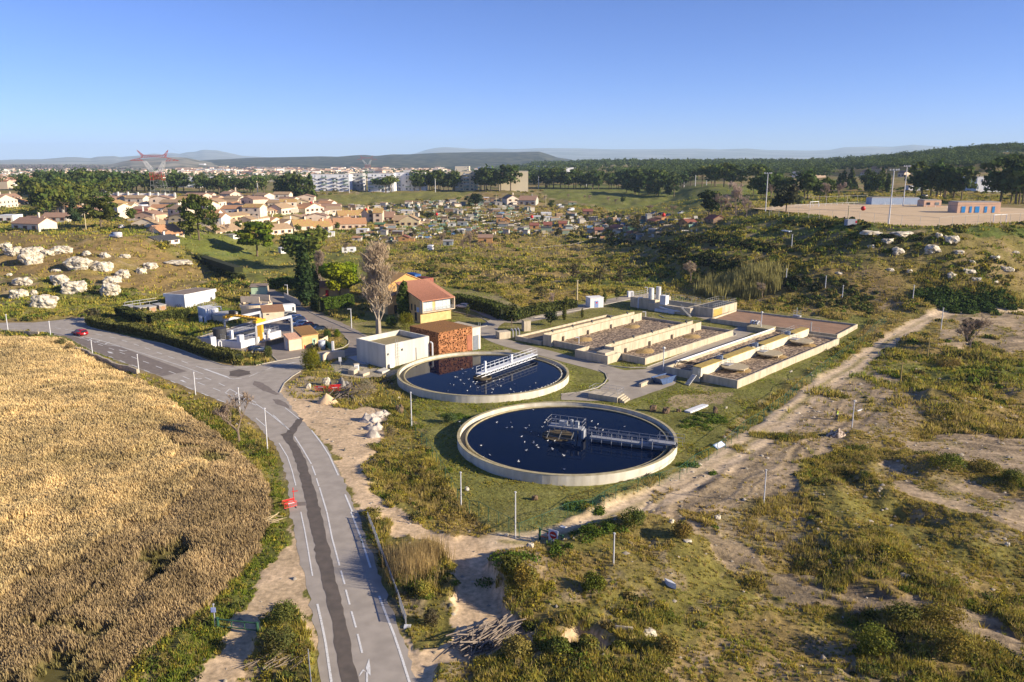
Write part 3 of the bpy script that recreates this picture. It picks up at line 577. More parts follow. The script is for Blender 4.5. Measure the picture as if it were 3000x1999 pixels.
# the small reed clump in the green island right of the road
cpt=[Zp('M',*p) for p in ((1560,380),(1620,400),(1680,430),(1600,480),(1520,430),(1700,370),(1580,540))]
x=[];y=[]
for p in cpt:
    for _ in range(60): x.append(p.x+random.gauss(0,1.1)); y.append(p.y+random.gauss(0,1.0))
x=np.array(x);y=np.array(y);n=len(x)
stuff('reed_clump',[blades(x,y,gridz(x,y),rng.uniform(1.5,2.7,n),np.full(n,.06),np.tile([.40,.29,.13],(n,1)),8,spread=.15,lean=.3)],3,REEDM,'dry reeds on the green island right of the road','reeds')
x=[];y=[]
for c,sx,nn in (((2160,842),9,200),((2090,850),5,60),((2235,830),6,90)):
    p=Gp('_',*c)
    for _ in range(nn): x.append(p.x+random.gauss(0,sx*.5)); y.append(p.y+random.gauss(0,3))
x=np.array(x);y=np.array(y);n=len(x)
stuff('cane_thicket',[blades(x,y,gridz(x,y),rng.uniform(2.5,4.6,n),np.full(n,.35),np.tile([.30,.27,.10],(n,1)),16,spread=.25,lean=.3)],3,REEDM,'tall pale green cane thicket behind the rear basins','cane')
# ------------------------------------------------------------------ shared materials
CONC=mat('concrete',(.56,.48,.36),(.40,.34,.25),sc=1.2,rough=.9,stretch=(1,1,.25),detail=8)
CONCN=mat('new_concrete',(.64,.60,.52),(.49,.465,.40),sc=.8,rough=.85,stretch=(1,1,.12),detail=8)
LICH=mat('lichen_concrete',(.47,.40,.25),(.33,.28,.15),sc=1.5,rough=.95,detail=8)
GALV=mat('galvanised_steel',(.50,.50,.51),(.38,.38,.40),sc=6,rough=.45,metal=.4)
STEELP=mat('pale_pole_paint',(.62,.62,.64),(.52,.52,.55),sc=4,rough=.5)
WATER=mat('dark_water',(.0008,.0045,.022),(.0007,.004,.018),sc=.3,rough=.04,bump=.02,spec=.5); WATER.node_tree.nodes['Principled BSDF'].inputs['IOR'].default_value=1.14
SLUDGE=mat('brown_foam',(.50,.37,.25),(.12,.085,.06),sc=1.5,rough=.8,detail=14,lo=.45,hi=.62,stretch=(1.0,1.8,1),bump=1.0)
SLUDGE2=mat('smooth_sludge',(.36,.215,.13),(.28,.17,.10),sc=.5,rough=.7,detail=8)
FOAM=mat('tan_foam',(.44,.30,.12),(.30,.20,.085),sc=1.8,rough=.9,detail=10)
BLACK=mat('dark_rubber',(.02,.02,.022),rough=.6); DGREY=mat('dark_grey_metal',(.08,.085,.095),rough=.5)
YELLOW=mat('yellow_crane_paint',(.75,.42,.03),(.66,.36,.03),sc=4,rough=.45)
OCHRE=mat('ochre_render',(.68,.47,.22),(.56,.38,.17),sc=1.0,rough=.9)
OCHRED=mat('orange_render',(.62,.36,.12),(.52,.30,.10),sc=1.0,rough=.9)
CREAM=mat('cream_render',(.72,.58,.42),(.60,.48,.35),sc=1.0,rough=.9)
WHITEW=mat('white_render',(.74,.74,.76),(.62,.62,.65),sc=.8,rough=.85,stretch=(1,1,.3))
TILE=mat('clay_tiles',(.55,.25,.155),(.36,.16,.10),sc=5.5,rough=.9,detail=6,stretch=(1,1,1))
TILEO=mat('ochre_tiles',(.50,.30,.12),(.38,.21,.085),sc=4,rough=.9)
ROOFG=mat('gravel_roof',(.27,.21,.17),(.20,.155,.125),sc=1,rough=.95)
GLASS=mat('window_glass',(.05,.07,.10),rough=.08,spec=.8); GLASSL=mat('curtained_glass',(.55,.60,.62),(.40,.46,.50),sc=2,rough=.15)
CORTEN=mat('corten_steel',(.40,.15,.055),(.27,.095,.04),sc=1.5,rough=.8,detail=8)
GREENP=mat('green_fence_paint',(.035,.105,.06),rough=.5); WOODM=mat('weathered_wood',(.22,.16,.10),(.13,.10,.07),sc=4,rough=.9,stretch=(1,1,.2))
BLUEC=mat('blue_container_paint',(.03,.14,.42),(.02,.11,.34),sc=1,rough=.5); REDC=mat('red_container_paint',(.42,.13,.08),(.34,.10,.06),sc=1,rough=.6)
ANG=R_(47.2); UX=Vector((math.cos(ANG),math.sin(ANG),0)); VX=Vector((-math.sin(ANG),math.cos(ANG),0))
def rail(mb,pts,h=1.05,sp=1.5,r=.028,mid=1):
    for a,b in zip(pts[:-1],pts[1:]):
        a=Vector(a);b=Vector(b);L=(b-a).length;n=max(1,round(L/sp))
        for i in range(n+1):
            p=a.lerp(b,i/n); mb.tube(p,p+Vector((0,0,h)),r,4)
        for k in range(mid+1):
            q=Vector((0,0,h*(k+1)/(mid+1))); mb.tube(a+q,b+q,r,4)
# ------------------------------------------------------------------ round settling tanks
def round_tank(name,label,c,R,h,zin,chan_w,lich):
    t=thing(name,label,'settling tank',(c.x,c.y,0),0,'round settling tanks of the water plant')
    o=obj('outer_wall',MB().lathe(0,0,[(R,-.3),(R,h),(R-.38,h),(R-.38,-.3)],96),mat('tank_concrete',(.66,.61,.52),(.50,.455,.37),sc=.9,rough=.9,stretch=(1,1,.3),detail=10),t)
    o2=obj('rim',MB().lathe(0,0,[(R+.03,h),(R+.03,h+.05),(R-.41,h+.05),(R-.41,h)],96),lich,t)
    ri=R-.38-chan_w
    obj('channel_floor',MB().lathe(0,0,[(R-.38,.3),(R-.38,.55),(ri,.55),(ri,.3)],96),mat('wet_concrete',(.08,.075,.055),rough=.5),t)
    obj('weir_wall',MB().lathe(0,0,[(ri,.3),(ri,zin+.16),(ri-.22,zin+.16),(ri-.22,.3)],96),lich,t)
    wm=MB(); wm.lathe(0,0,[(.01,zin-.02),(.01,zin),(ri-.2,zin),(ri-.2,zin-.02)],96); wo=obj('water_surface',wm,WATER,t)
    return t,ri
L1=Zp('K',-470,560,1.3);R1=Zp('K',1425,590,1.3)
T1=Vector(((L1.x+R1.x)/2,(Zp('K',300,210,1.3).y+Zp('K',300,856,1.3).y)/2,0)); RA1=(R1.x-L1.x)/2
tank1,ri1=round_tank('settling_tank','large round concrete tank of dark blue water nearest the camera',T1,RA1,1.3,.82,.8,LICH)
L2=Zp('F',1265,1130,1.25);R2=Zp('G',533,1100,1.25)
T2=Vector(((L2.x+R2.x)/2,139.0,0)); RA2=(R2.x-L2.x)/2
nb=Zp('F',2000,1350,0).y; T2.y=nb+RA2*.985
tank2,ri2=round_tank('settling_tank','round concrete tank behind, its water reflecting the rust coloured cube',T2,RA2,1.25,.82,.85,LICH)
# scraper bridge of the near tank
def bridge1():
    e=Zp('K',1425,575,2.0); e.z=0; d=(e-Vector((T1.x,T1.y,0))).normalized(); ang=math.atan2(d.y,d.x)
    t=thing('scraper_bridge','grey railed scraper bridge from hub to rim of the nearest round tank','bridge',(T1.x,T1.y,-.55),ang)
    Rr=RA1; A=MB()
    A.box(Rr*.56,0,1.75,Rr*.66,1.0,.28); A.box(Rr*.88,0,2.3,3.6,1.2,.25); obj('walkway',A,mat('walkway_grey',(.30,.31,.34),(.24,.25,.28),sc=2,rough=.6),t)
    A=MB(); A.box(.0,0,2.85,5.0,1.6,.2); A.box(2.6,0,1.6,.35,1.2,1.25); obj('hub_platform',A,mat('walkway_grey',(0,0,0)),t)
    A=MB(); z=2.04
    for s in (-.55,.55): rail(A,[(3.2,s,z),(Rr-2.3,s,z)],1.1,1.5)
    obj('walkway_railing',A,GALV,t)
    A=MB(); rail(A,[(-2.6,-.95,3.05),(2.6,-.95,3.05),(2.6,.95,3.05),(-2.6,.95,3.05),(-2.6,-.95,3.05)],1.15,1.3); obj('hub_railing',A,GALV,t)
    A=MB(); rail(A,[(Rr-2.4,-.7,2.57),(Rr+1.0,-.7,2.57)],1.15,1.2); rail(A,[(Rr-2.4,.7,2.57),(Rr+1.0,.7,2.57)],1.15,1.2); obj('rim_railing',A,GALV,t)
    A=MB(); A.box(-.5,0,3.05,1.1,.7,.7); A.cyl(.8,0,3.05,4.1,.22); A.box(1.6,0,3.05,.5,.5,.9); obj('drive_motor',A,mat('motor_pale',(.40,.42,.45)),t)
    A=MB(); 
    for s in (-.5,.5): A.box(Rr-.19,s,2.05,.5,.2,.45)
    A.box(Rr-.1,0,2.1,.6,1.3,.2); obj('rim_wheel_carriage',A,DGREY,t)
    h=MB(); h.lathe(-1.3,0,[(.02,1.2),(.02,1.5),(2.3,1.5),(2.3,1.2)],28); ho=obj('centre_well',h,mat('well_rust',(.13,.095,.05),(.06,.05,.035),sc=2,rough=.9),t)
    A=MB()
    for a in (-2.4,-.6,1.2): A.tube((a,-1.8,1.5),(a+.2,-.6,2.75),.09); A.tube((a,1.8,1.5),(a+.2,.6,2.75),.09)
    A.tube((-3,-1.2,1.7),(1.8,-1.9,1.7),.1); obj('strut',A,DGREY,t)
    for k in range(7): obj('scraper_post',MB().tube((4+k*1.45,-.75,1.2),(4+k*1.45,-.75,2.9),.06),GALV,t)
    return t
bridge1()
def bridge2():
    hub=Zp('F',2080,1115,1.0); e=Zp('G',195,930,1.4); d=(e-hub); d.z=0; L=d.length; ang=math.atan2(d.y,d.x)
    t=thing('scraper_bridge','white lattice scraper bridge with double railing across the far round tank','bridge',(hub.x,hub.y,-.45),ang)
    WP=mat('white_bridge_paint',(.70,.71,.73),(.60,.61,.64),sc=3,rough=.5)
    A=MB(); A.box(L/2-.3,0,2.25,L+1.8,1.3,.16); obj('walkway',A,WP,t)
    A=MB()
    for s in (-.6,.6): rail(A,[(-1.0,s,2.41),(L+.4,s,2.41)],1.15,1.35,mid=1)
    obj('walkway_railing',A,WP,t)
    A=MB(); n=int(L/1.3)
    for s in (-.55,.55):
        A.tube((-1,s,1.75),(L+.4,s,1.75),.07)
        for k in range(n): A.tube((k*1.3,s,1.78),(k*1.3+.65,s,2.25),.05); A.tube((k*1.3+.65,s,2.25),(k*1.3+1.3,s,1.78),.05)
    obj('truss',A,WP,t)
    obj('control_cabinet',MB().box(.6,-.2,2.4,.35,.35,2.0),WHITEW,t); obj('control_cabinet',MB().box(L*.55,0,2.4,.5,.4,1.5),WHITEW,t)
    h=MB(); h.lathe(0,0,[(1.55,.9),(1.55,1.55),(1.7,1.55),(1.7,.9)],28); h.lathe(0,0,[(.02,1.0),(.02,1.3),(1.5,1.3),(1.5,1.0)],28); obj('centre_well',h,mat('well_rust',(0,0,0)),t)
    A=MB(); A.box(L+.35,0,1.72,.7,1.6,.5); obj('rim_wheel_carriage',A,DGREY,t)
bridge2()
# steps and little landing between the two tanks
def landing():
    p=[Zp('G',730,1330),Zp('G',925,1362),Zp('G',985,1290)]; b=Zp('G',985,1295)
    c=(p[0]+b)/2; d=(Zp('G',925,1362)-Zp('G',730,1330)); a=math.atan2(d.y,d.x)
    t=thing('tank_landing','railed concrete landing with steps beside the nearest round tank','landing',(c.x,c.y,0),a)
    obj('deck',MB().box(0,.3,0,5.4,3.0,.9),CONC,t)
    s=MB(); [s.box(3.0+.35*k,.3,0,.35,2.4,.75-.2*k) for k in range(3)]; obj('steps',s,CONC,t)
    A=MB(); rail(A,[(-2.6,-1.1,.9),(-2.6,1.7,.9),(2.6,1.7,.9),(2.6,-1.0,.9)],1.1,1.2); obj('railing',A,GALV,t)
landing()
# ------------------------------------------------------------------ rectangular aeration basins
def basin_frame(name,label,O,a=None):
    return thing(name,label,'aeration basin',(O.x,O.y,0),ANG if a is None else a,'rectangular basins of the water plant')
def walls(mb,u0,u1,v0,v1,h,w=.28):
    mb.box((u0+u1)/2,v0+w/2,-.2,u1-u0,w,h+.2); mb.box((u0+u1)/2,v1-w/2,-.2,u1-u0,w,h+.2)
    mb.box(u0+w/2,(v0+v1)/2,-.2,w,v1-v0-2*w,h+.2); mb.box(u1-w/2,(v0+v1)/2,-.2,w,v1-v0-2*w,h+.2)
def bumpy(name,u0,u1,v0,v1,z,m,parent,amp=.12,sc=1.1,st=.5,mounds=()):
    xs=np.arange(u0,u1+st,st); ys=np.arange(v0,v1+st,st); xs[-1]=u1; ys[-1]=v1; X,Y=np.meshgrid(xs,ys,indexing='ij')
    Z=z+(fbm(X/sc+7,Y/sc,4,int(abs(u1*3)))-.5)*amp*2
    for (mu,mv,r,h) in mounds: Z+=h*np.exp(-((X-mu)**2+(Y-mv)**2)/(r*r))
    n,m_=X.shape; ix=np.arange(n*m_).reshape(n,m_); F=np.stack([ix[:-1,:-1],ix[1:,:-1],ix[1:,1:],ix[:-1,1:]],-1).reshape(-1)
    return npmesh(name,np.stack([X,Y,Z],-1).reshape(-1,3),F,4,m,parent=parent,smooth=True)
O1=Zp('G',1222,1003)
b1=basin_frame('aeration_basin','twin lane concrete basin with two raised channels, left of the rectangular basins',O1)
A=MB(); walls(A,0,36.5,0,26.6,1.4); obj('basin_wall',A,CONC,b1)
bumpy('foam_surface',.28,36.2,.28,7.15,.85,SLUDGE,b1); bumpy('foam_surface',.28,36.2,9.7,23.8,.85,SLUDGE,b1)
def mound(parent,u,v,r,h,z):
    m=MB(); k=16
    prof=[(r*(1-i/6)**.8,z+h*(i/6)**.7) for i in range(6)]; vs=[]
    for i,(rr_,zz) in enumerate(prof):
        for j in range(k):
            t=2*math.pi*j/k; q=rr_*(1+.12*math.sin(3*t+i)); vs.append((u+q*math.cos(t),v+q*.75*math.sin(t),zz))
    vs.append((u,v,z+h)); fs=[(i*k+j,i*k+(j+1)%k,(i+1)*k+(j+1)%k,(i+1)*k+j) for i in range(5) for j in range(k)]+[(5*k+j,5*k+(j+1)%k,6*k) for j in range(k)]
    m.add(vs,fs); obj('foam_mound',m,FOAM,parent,smooth=True)
for u,v in ((7,4.6),(26,4.6),(7,20.8),(26,20.8)): mound(b1,u,v,2.5,.55,.8)
def channel(parent,u0,u1,v,h,w=2.6,z=1.75):
    A=MB(); 
    A.box((u0+u1)/2,v,z-1.9,u1-u0,.22,1.9+h); A.box((u0+u1)/2,v+w,z-1.9,u1-u0,.22,1.9+h); A.box(u0+.11,v+w/2,z-1.9,.22,w-.23,1.9+h-.15); A.box((u0+u1)/2,v+w/2,z-1.0,u1-u0-.5,w-.24,.6)
    obj('channel_wall',A,CONC,parent)
    B=MB(); B.box((u0+u1)/2,v,z+h,u1-u0+.02,.27,.05); B.box((u0+u1)/2,v+w,z+h,u1-u0+.02,.27,.05); obj('wall_coping',B,LICH,parent)
    for k in range(5): obj('sluice_gate',MB().box(u0+3+(u1-u0-6)*k/4,v+w-.02,z+h-.15,.4,.35,.6),DGREY,parent)
    for k in range(4): obj('support_pier',MB().box(u0+4+(u1-u0-8)*k/3,v-.45,0,.4,.4,z+.4),CONC,parent)
channel(b1,-.6,34.4,7.3,1.25,2.2,1.4); channel(b1,-.6,34.4,24.0,1.25,2.2,1.4)
A=MB(); A.box(-2.4,14,-.2,4.6,.25,1.9); A.box(-2.4,5.9,-.2,4.6,.25,1.9); A.box(-4.6,9.95,-.2,.25,7.9,1.9); A.box(-2.3,12.0,-.1,4.0,3.2,1.1); A.box(-2.5,8,.3,3.0,2.2,1.7); 
bx0=A; 
obj('inlet_chamber',A,CONC,b1)
A=MB(); walls(A,-1,34,26.65,34.3,.95); obj('low_lane_wall',A,CONC,b1)
bumpy('foam_surface',-.7,33.7,28.4,34.0,.5,mat('dry_sludge',(.30,.22,.14),(.20,.15,.10),sc=1,rough=.95,detail=10),b1,.05)
O2=Zp('G',2068,1220)
b2=basin_frame('aeration_basin','long concrete basin with discs and a yellow topped channel, nearest the fence',O2)
A=MB(); walls(A,0,47.3,0,14.9,1.5); obj('basin_wall',A,CONC,b2)
bumpy('foam_surface',.28,47.0,.28,6.9,1.0,SLUDGE,b2,.14); bumpy('foam_surface',.28,47.0,8.7,14.6,1.0,SLUDGE,b2,.14)
YL=mat('yellow_lichen',(.50,.36,.10),(.36,.26,.08),sc=2,rough=.95)
A=MB(); A.box(23.1,7.0,1.05,48,.22,1.65); A.box(23.1,8.5,0,48,.22,2.7); A.box(-.8,7.75,0,.25,1.27,2.7); obj('channel_wall',A,mat('pale_beam',(.64,.58,.46),(.54,.48,.36),sc=1,rough=.9,stretch=(1,1,.3)),b2)
for u0,u1 in ((-.8,7.0),(8.8,20.8),(24.6,36.8),(39.6,47)):
    obj('channel_cover',MB().box((u0+u1)/2,7.75,2.7,u1-u0,1.85,.12),YL,b2)
for k,u in enumerate((7.6,22.3,37.6)):
    D=MB(); D.lathe(u,4.5,[(.02,1.75),(.02,1.95),(2.5,1.95),(2.5,1.75)],32); d=obj('rotor_disc',D,mat('disc_concrete',(.46,.38,.25),(.38,.31,.2),sc=2,rough=.9),b2)
    s=MB(); s.box(u+.5,3.0,.5,.45,.45,1.25); obj('disc_leg',s,CONC,d)
    P=MB(); P.box(u,6.1,2.0,2.0,1.7,.1); rail(P,[(u-1.0,5.3,2.1),(u+1.0,5.3,2.1),(u+1.0,6.8,2.1)],.95,.8); rail(P,[(u-1.0,6.8,2.1),(u-1.0,5.3,2.1)],.95,.8); rail(P,[(u-1.3,8.5,2.8),(u+1.3,8.5,2.8)],.95,.9); obj('motor_platform',P,GALV,b2)
    Mo=MB(); Mo.cyl(u,7.4,2.7,3.5,.33); Mo.box(u,7.8,2.7,.9,.8,.6); obj('drive_motor',Mo,mat('motor_grey',(.22,.27,.36),rough=.5),b2)
A=MB(); A.tube((3.5,14.75,1.72),(46,14.75,1.72),.2,8); obj('white_pipe',A,WHITEW,b2)
A=MB(); A.tube((3.5,8.7,2.0),(3.5,14.7,1.8),.13,6); A.tube((4.5,8.7,2.0),(4.5,14.7,1.8),.13,6); obj('cross_pipe',A,BLACK,b2)
A=MB(); rail(A,[(-1.3,7.1,1.5),(.9,7.1,1.5)],1.0,1.1); rail(A,[(-1.3,8.6,1.5),(.9,8.6,1.5)],1.0,1.1); 
obj('step_railing',A,GALV,b2); A=MB(); [A.box(-3.9+.32*k,7.8,.18*k,.36,.9,.22) for k in range(8)]; obj('access_steps',A,GALV,b2)
A=MB(); rail(A,[(39,8.6,2.8),(43,8.6,2.8)],1.0,1.2); obj('end_railing',A,GALV,b2)
for u,v in ((8,4.5),(23,4.2),(37,4.0)): mound(b2,u+1,v-1.2,2.0,.3,.95)
O3=Zp('H',633,612)
b3=basin_frame('storage_basin','wide basin of smooth brown sludge at the far right of the plant',O3,R_(51.0)); b3['category']='storage basin'
A=MB(); walls(A,0,15.5,0,31,1.1); obj('basin_wall',A,CONC,b3)
A=MB(); A.box(7.75,15.5,-.1,14.9,30.4,.8); obj('sludge_surface',A,SLUDGE2,b3)
A=MB(); A.box(-2.1,17,-.2,4.1,5.5,1.4); obj('outlet_chamber',A,LICH,b3)
A=MB()
for k in range(3): A.path([(.6,18.6+k*.8,1.0),(.5,18.6+k*.8,1.7),(-.3,18.6+k*.8,1.9),(-1.0,18.6+k*.8,1.2)],.26,8)
obj('siphon_pipe',A,GALV,b3)
A=MB(); A.box(16.1,15,-.1,1.2,1.8,1.5); rail(A,[(15.6,14.2,1.4),(16.7,14.2,1.4),(16.7,15.8,1.4),(15.6,15.8,1.4)],1.1,.9); A.tube((15.8,15,1.4),(15.8,15,3.4),.1); obj('mixer_stand',A,GALV,b3)
A=MB(); rail(A,[(-.2,4,1.15),(-.2,9,1.15)],1.1,1.4); A.box(-.1,6,1.15,.22,.22,2.2); obj('railing',A,GALV,b3)
# ------------------------------------------------------------------ headworks at the far end of the plant
def headworks():
    o=Zp('S',690,410); a=R_(135); t=thing('headworks','stained concrete headworks with stairs and railings beside the rear road','headworks',(o.x,o.y,0),R_(47.2))
    A=MB(); A.box(6.5,2.8,-.2,13,5.6,2.6); A.box(2,12,-.2,8,13,2.2); A.box(3,21,-.2,8,8,3.0); obj('concrete_body',A,CONC,t)
    A=MB(); A.box(6.4,2.7,2.4,11.8,4.6,.05); A.box(2.2,12,2.02,6,10,.05); obj('wet_channel',A,mat('wet_concrete',(0,0,0)),t)
    A=MB(); A.box(2.6,-.02,-.1,4.6,.06,2.2); obj('stained_face',A,YL,t)
    A=MB()
    rail(A,[(.2,.2,2.4),(12.8,.2,2.4),(12.8,5.4,2.4),(5.8,5.4,2.4)],1.1,1.2); rail(A,[(.2,.2,2.4),(.2,5.5,2.4)],1.1,1.2)
    rail(A,[(5.8,6,2.6),(5.8,18,2.6)],1.1,1.2); rail(A,[(4,6,2.1),(4,17,2.1)],1.1,1.3); rail(A,[(-.8,17.3,2.8),(-.8,24.8,2.8),(6.8,24.8,2.8),(6.8,17.3,2.8)],1.1,1.3); obj('railing',A,GALV,t)
    A=MB()
    for k in range(10): A.box(-2.6-.02*k,5.2-.3*k+2.4,.22*(9-k),1.0,.3,.08)
    rail(A,[(-3.1,7.6,2.0),(-3.1,4.8,.1)],1.0,1.0); obj('stairs',A,GALV,t)
    SW=mat('silo_white',(.68,.66,.64),(.50,.47,.44),sc=1.5,rough=.7,stretch=(1,1,.2)); obj('silo',MB().cyl(-.5,18.6,2.8,5.9,.75,n=16),SW,t); obj('silo',MB().cyl(.9,17.2,2.8,6.2,.7,n=16),SW,t)
    A=MB(); A.box(-.8,14.2,0,1.6,1.8,4.4); A.box(-2,13,0,1.2,6,.8); obj('machine_cabinet',A,WHITEW,t)
    A=MB(); A.path([(-1.3,6.8,.9),(-2.2,10,.8),(-2.6,13.2,1.2),(-1.2,16,1.4)],.25,8); obj('pipe',A,WHITEW,t); A=MB(); A.path([(-1.5,22,0),(-1.6,22,2.9),(-.9,21,3.0)],.18,8); obj('pipe',A,WHITEW,t)
headworks()
# ------------------------------------------------------------------ generic box building from the corners seen in the photo
def frame(r,nb,nt,rt,lt):
    b=Zp(r,*nb); h=topz(b,r,*nt); R=Zp(r,*rt,h); L=Zp(r,*lt,h); return b,h,Vector((R.x,R.y,0)),Vector((L.x,L.y,0))
# pale concrete box with open roof
b,h,Rr_,Ll_=frame('Q',(352,1472),(325,1137),(965,1003),(90,1090))
a=math.atan2(Rr_.y-b.y,Rr_.x-b.x); LU=(Rr_-b.xy.to_3d()).length; LV=(Ll_-b.xy.to_3d()).length
cb=thing('concrete_building','pale board marked concrete building with a cage ladder, beside the rust coloured cube','building',(b.x,b.y,0),a)
hb=h; W=.35; LVb=9.3
A=MB(); A.box(LU/2,W/2,0,LU,W,h); A.box(LU/2,LVb-W/2,0,LU,W,h); A.box(W/2,LVb/2,0,W,LVb-2*W,h); A.box(LU-W/2,LVb/2,0,W,LVb-2*W,h); obj('wall',A,CONCN,cb)
obj('roof',MB().box(LU/2,LVb/2,h-1.5,LU-2*W-.01,LVb-2*W-.01,.5),mat('gravel_bed',(.30,.24,.13),(.24,.20,.11),sc=2,rough=.95),cb)
A=MB(); lu=LU*.24
for s in (-.25,.25): A.tube((lu+s,-.12,0),(lu+s,-.12,h+.9),.035)
for k in range(16): A.tube((lu-.25,-.12,.3+k*.3),(lu+.25,-.12,.3+k*.3),.02)
for k in range(5): A.path([(lu-.35,-.1,2.0+k*.6),(lu-.35,-.6,2.0+k*.6),(lu,-.8,2.0+k*.6),(lu+.35,-.6,2.0+k*.6),(lu+.35,-.1,2.0+k*.6)],.02,4)
obj('cage_ladder',A,GALV,cb)
for (u,z,s) in ((LU*.045,2.6,.4),(LU*.36,2.9,.45)): obj('vent',MB().box(u,-.03,z,s,.08,s),DGREY,cb)
obj('cooling_unit',MB().box(LU*.09,-.35,.1,1.0,.5,.7),WHITEW,cb)
A=MB(); A.tube((LU*.68,-.1,0),(LU*.68,-.1,h*.62),.06); obj('downpipe',A,GALV,cb)
for k in range(1,13): 
    pass
# corten cube
b,h2,Rr_,Ll_=frame('Q',(1105,1318),(1100,962),(1585,870),(648,870))
a2=math.atan2(Rr_.y-b.y,Rr_.x-b.x); LU2=(Rr_-b.xy.to_3d()).length; LV2=(Ll_-b.xy.to_3d()).length
cc_=thing('corten_pavilion','rust coloured cube clad in perforated weathering steel beside the far round tank','building',(b.x,b.y,0),a2)
def perf(name,LUp,Hp,scl=1.0):
    m=bpy.data.materials.new(name); m.use_nodes=True; t=m.node_tree; n=t.nodes; l=t.links; bs=n['Principled BSDF']; bs.inputs['Roughness'].default_value=.8
    tc=n.new('ShaderNodeTexCoord'); vo=n.new('ShaderNodeTexVoronoi'); vo.feature='DISTANCE_TO_EDGE'; vo.inputs['Scale'].default_value=2.4
    mr=n.new('ShaderNodeMath'); mr.operation='GREATER_THAN'; mr.inputs[1].default_value=.115
    nz=n.new('ShaderNodeTexNoise'); nz.inputs['Scale'].default_value=1.2; nz.inputs['Detail'].default_value=8; cr=n.new('ShaderNodeValToRGB'); cr.color_ramp.elements[0].color=(.27,.10,.035,1); cr.color_ramp.elements[1].color=(.50,.21,.08,1); cr.color_ramp.elements[0].position=.35; cr.color_ramp.elements[1].position=.65
    tr=n.new('ShaderNodeBsdfTransparent'); mx=n.new('ShaderNodeMixShader'); out=n['Material Output']
    l.new(tc.outputs['Object'],vo.inputs['Vector']); l.new(vo.outputs['Distance'],mr.inputs[0]); l.new(tc.outputs['Object'],nz.inputs['Vector']); l.new(nz.outputs[0],cr.inputs[0]); l.new(cr.outputs[0],bs.inputs['Base Color'])
    l.new(mr.outputs[0],mx.inputs[0]); l.new(bs.outputs[0],mx.inputs[1]); l.new(tr.outputs[0],mx.inputs[2]); l.new(mx.outputs[0],out.inputs[0]); return m
PERF=perf('perforated_corten',LU2,h2)
A=MB(); A.box(LU2/2,.03,0,LU2,.06,h2); obj('front_screen',A,PERF,cc_)
A=MB(); A.box(.03,LV2/2,0,.06,LV2,h2); obj('side_screen',A,PERF,cc_)
A=MB(); A.box(LU2-.03,LV2/2,0,.06,LV2,h2); A.box(LU2/2,LV2-.03,0,LU2,.06,h2); obj('rear_screen',A,CORTEN,cc_)
A=MB(); A.box(LU2/2,LV2/2,h2+.003,LU2,LV2,.06); obj('roof_screen',A,mat('corten_roof',(.36,.175,.045),(.16,.07,.025),sc=6,rough=.85,detail=8,lo=.4,hi=.6,bump=.6),cc_)
A=MB(); A.box(LU2/2+.3,LV2/2+.3,0,LU2-1.8,LV2-1.8,h2-.3); obj('inner_wall',A,mat('inner_rust',(.12,.05,.022),(.08,.035,.018),sc=1,rough=.9),cc_)
obj('panel_door',MB().box(LU2*.91,-.02,.3,LU2*.15,.07,h2*.62),mat('corten_panel',(.36,.135,.075),sc=1),cc_)
A=MB(); A.path([(-1.3,.4,0),(-1.3,.4,h2*.62),(-1.3,1.0,h2*.66)],.17,8); obj('vent_pipe',A,WHITEW,cc_)
# concrete annex with grey door
an=thing('concrete_annex','narrow white concrete annex with a grey door, right of the rust coloured cube','building',(b.x+math.cos(a2)*(LU2+.02),b.y+math.sin(a2)*(LU2+.02),0),a2)
A=MB(); A.box(1.15,3.6,0,2.3,7.2,h2*.93); obj('wall',A,CONCN,an); obj('parapet',MB().box(1.15,3.6,h2*.93+.002,2.4,7.3,.14),CONC,an)
obj('door',MB().box(.95,-.04,.05,1.5,.07,h2*.6),mat('grey_door',(.20,.22,.26),rough=.5),an)
A=MB(); A.tube((2.45,.2,0),(2.45,.2,h2+.5),.05); A.tube((2.45,.7,0),(2.45,.7,h2+.5),.05); [A.tube((2.45,.2,.4+k*.4),(2.45,.7,.4+k*.4),.025) for k in range(12)]; obj('ladder',A,GALV,an)
# low slabs and walls around
def slab(name,label,r,pts,h,m=CONC,cat='slab',group=None):
    P=[Zp(r,*p) for p in pts]; c=sum(P,Vector())/len(P); A=MB(); A.prism([(p.x-c.x,p.y-c.y) for p in P],-.05,h); return obj(name,A,m,loc=(c.x,c.y,0),label=label,cat=cat,group=group)
slab('concrete_slab','pale smooth concrete slab in the shade left of the concrete building','F',[(850,935),(935,920),(1035,975),(1035,1005),(960,990)],.12,mat('smooth_slab',(.5,.5,.5)))
slab('concrete_kerb_box','flat concrete box below the ladder of the concrete building','F',[(1108,1070),(1160,1085),(1230,1062),(1180,1043)],.4,CONCN)
slab('concrete_block','low concrete block between the small garden plot and the round tank','F',[(845,1090),(900,1098),(935,1072),(890,1058)],.9,CONC,'block')
slab('concrete_block','flat broken concrete block right of the garden plot','F',[(945,1100),(985,1110),(1045,1088),(1000,1072)],.5,CONC,'block')
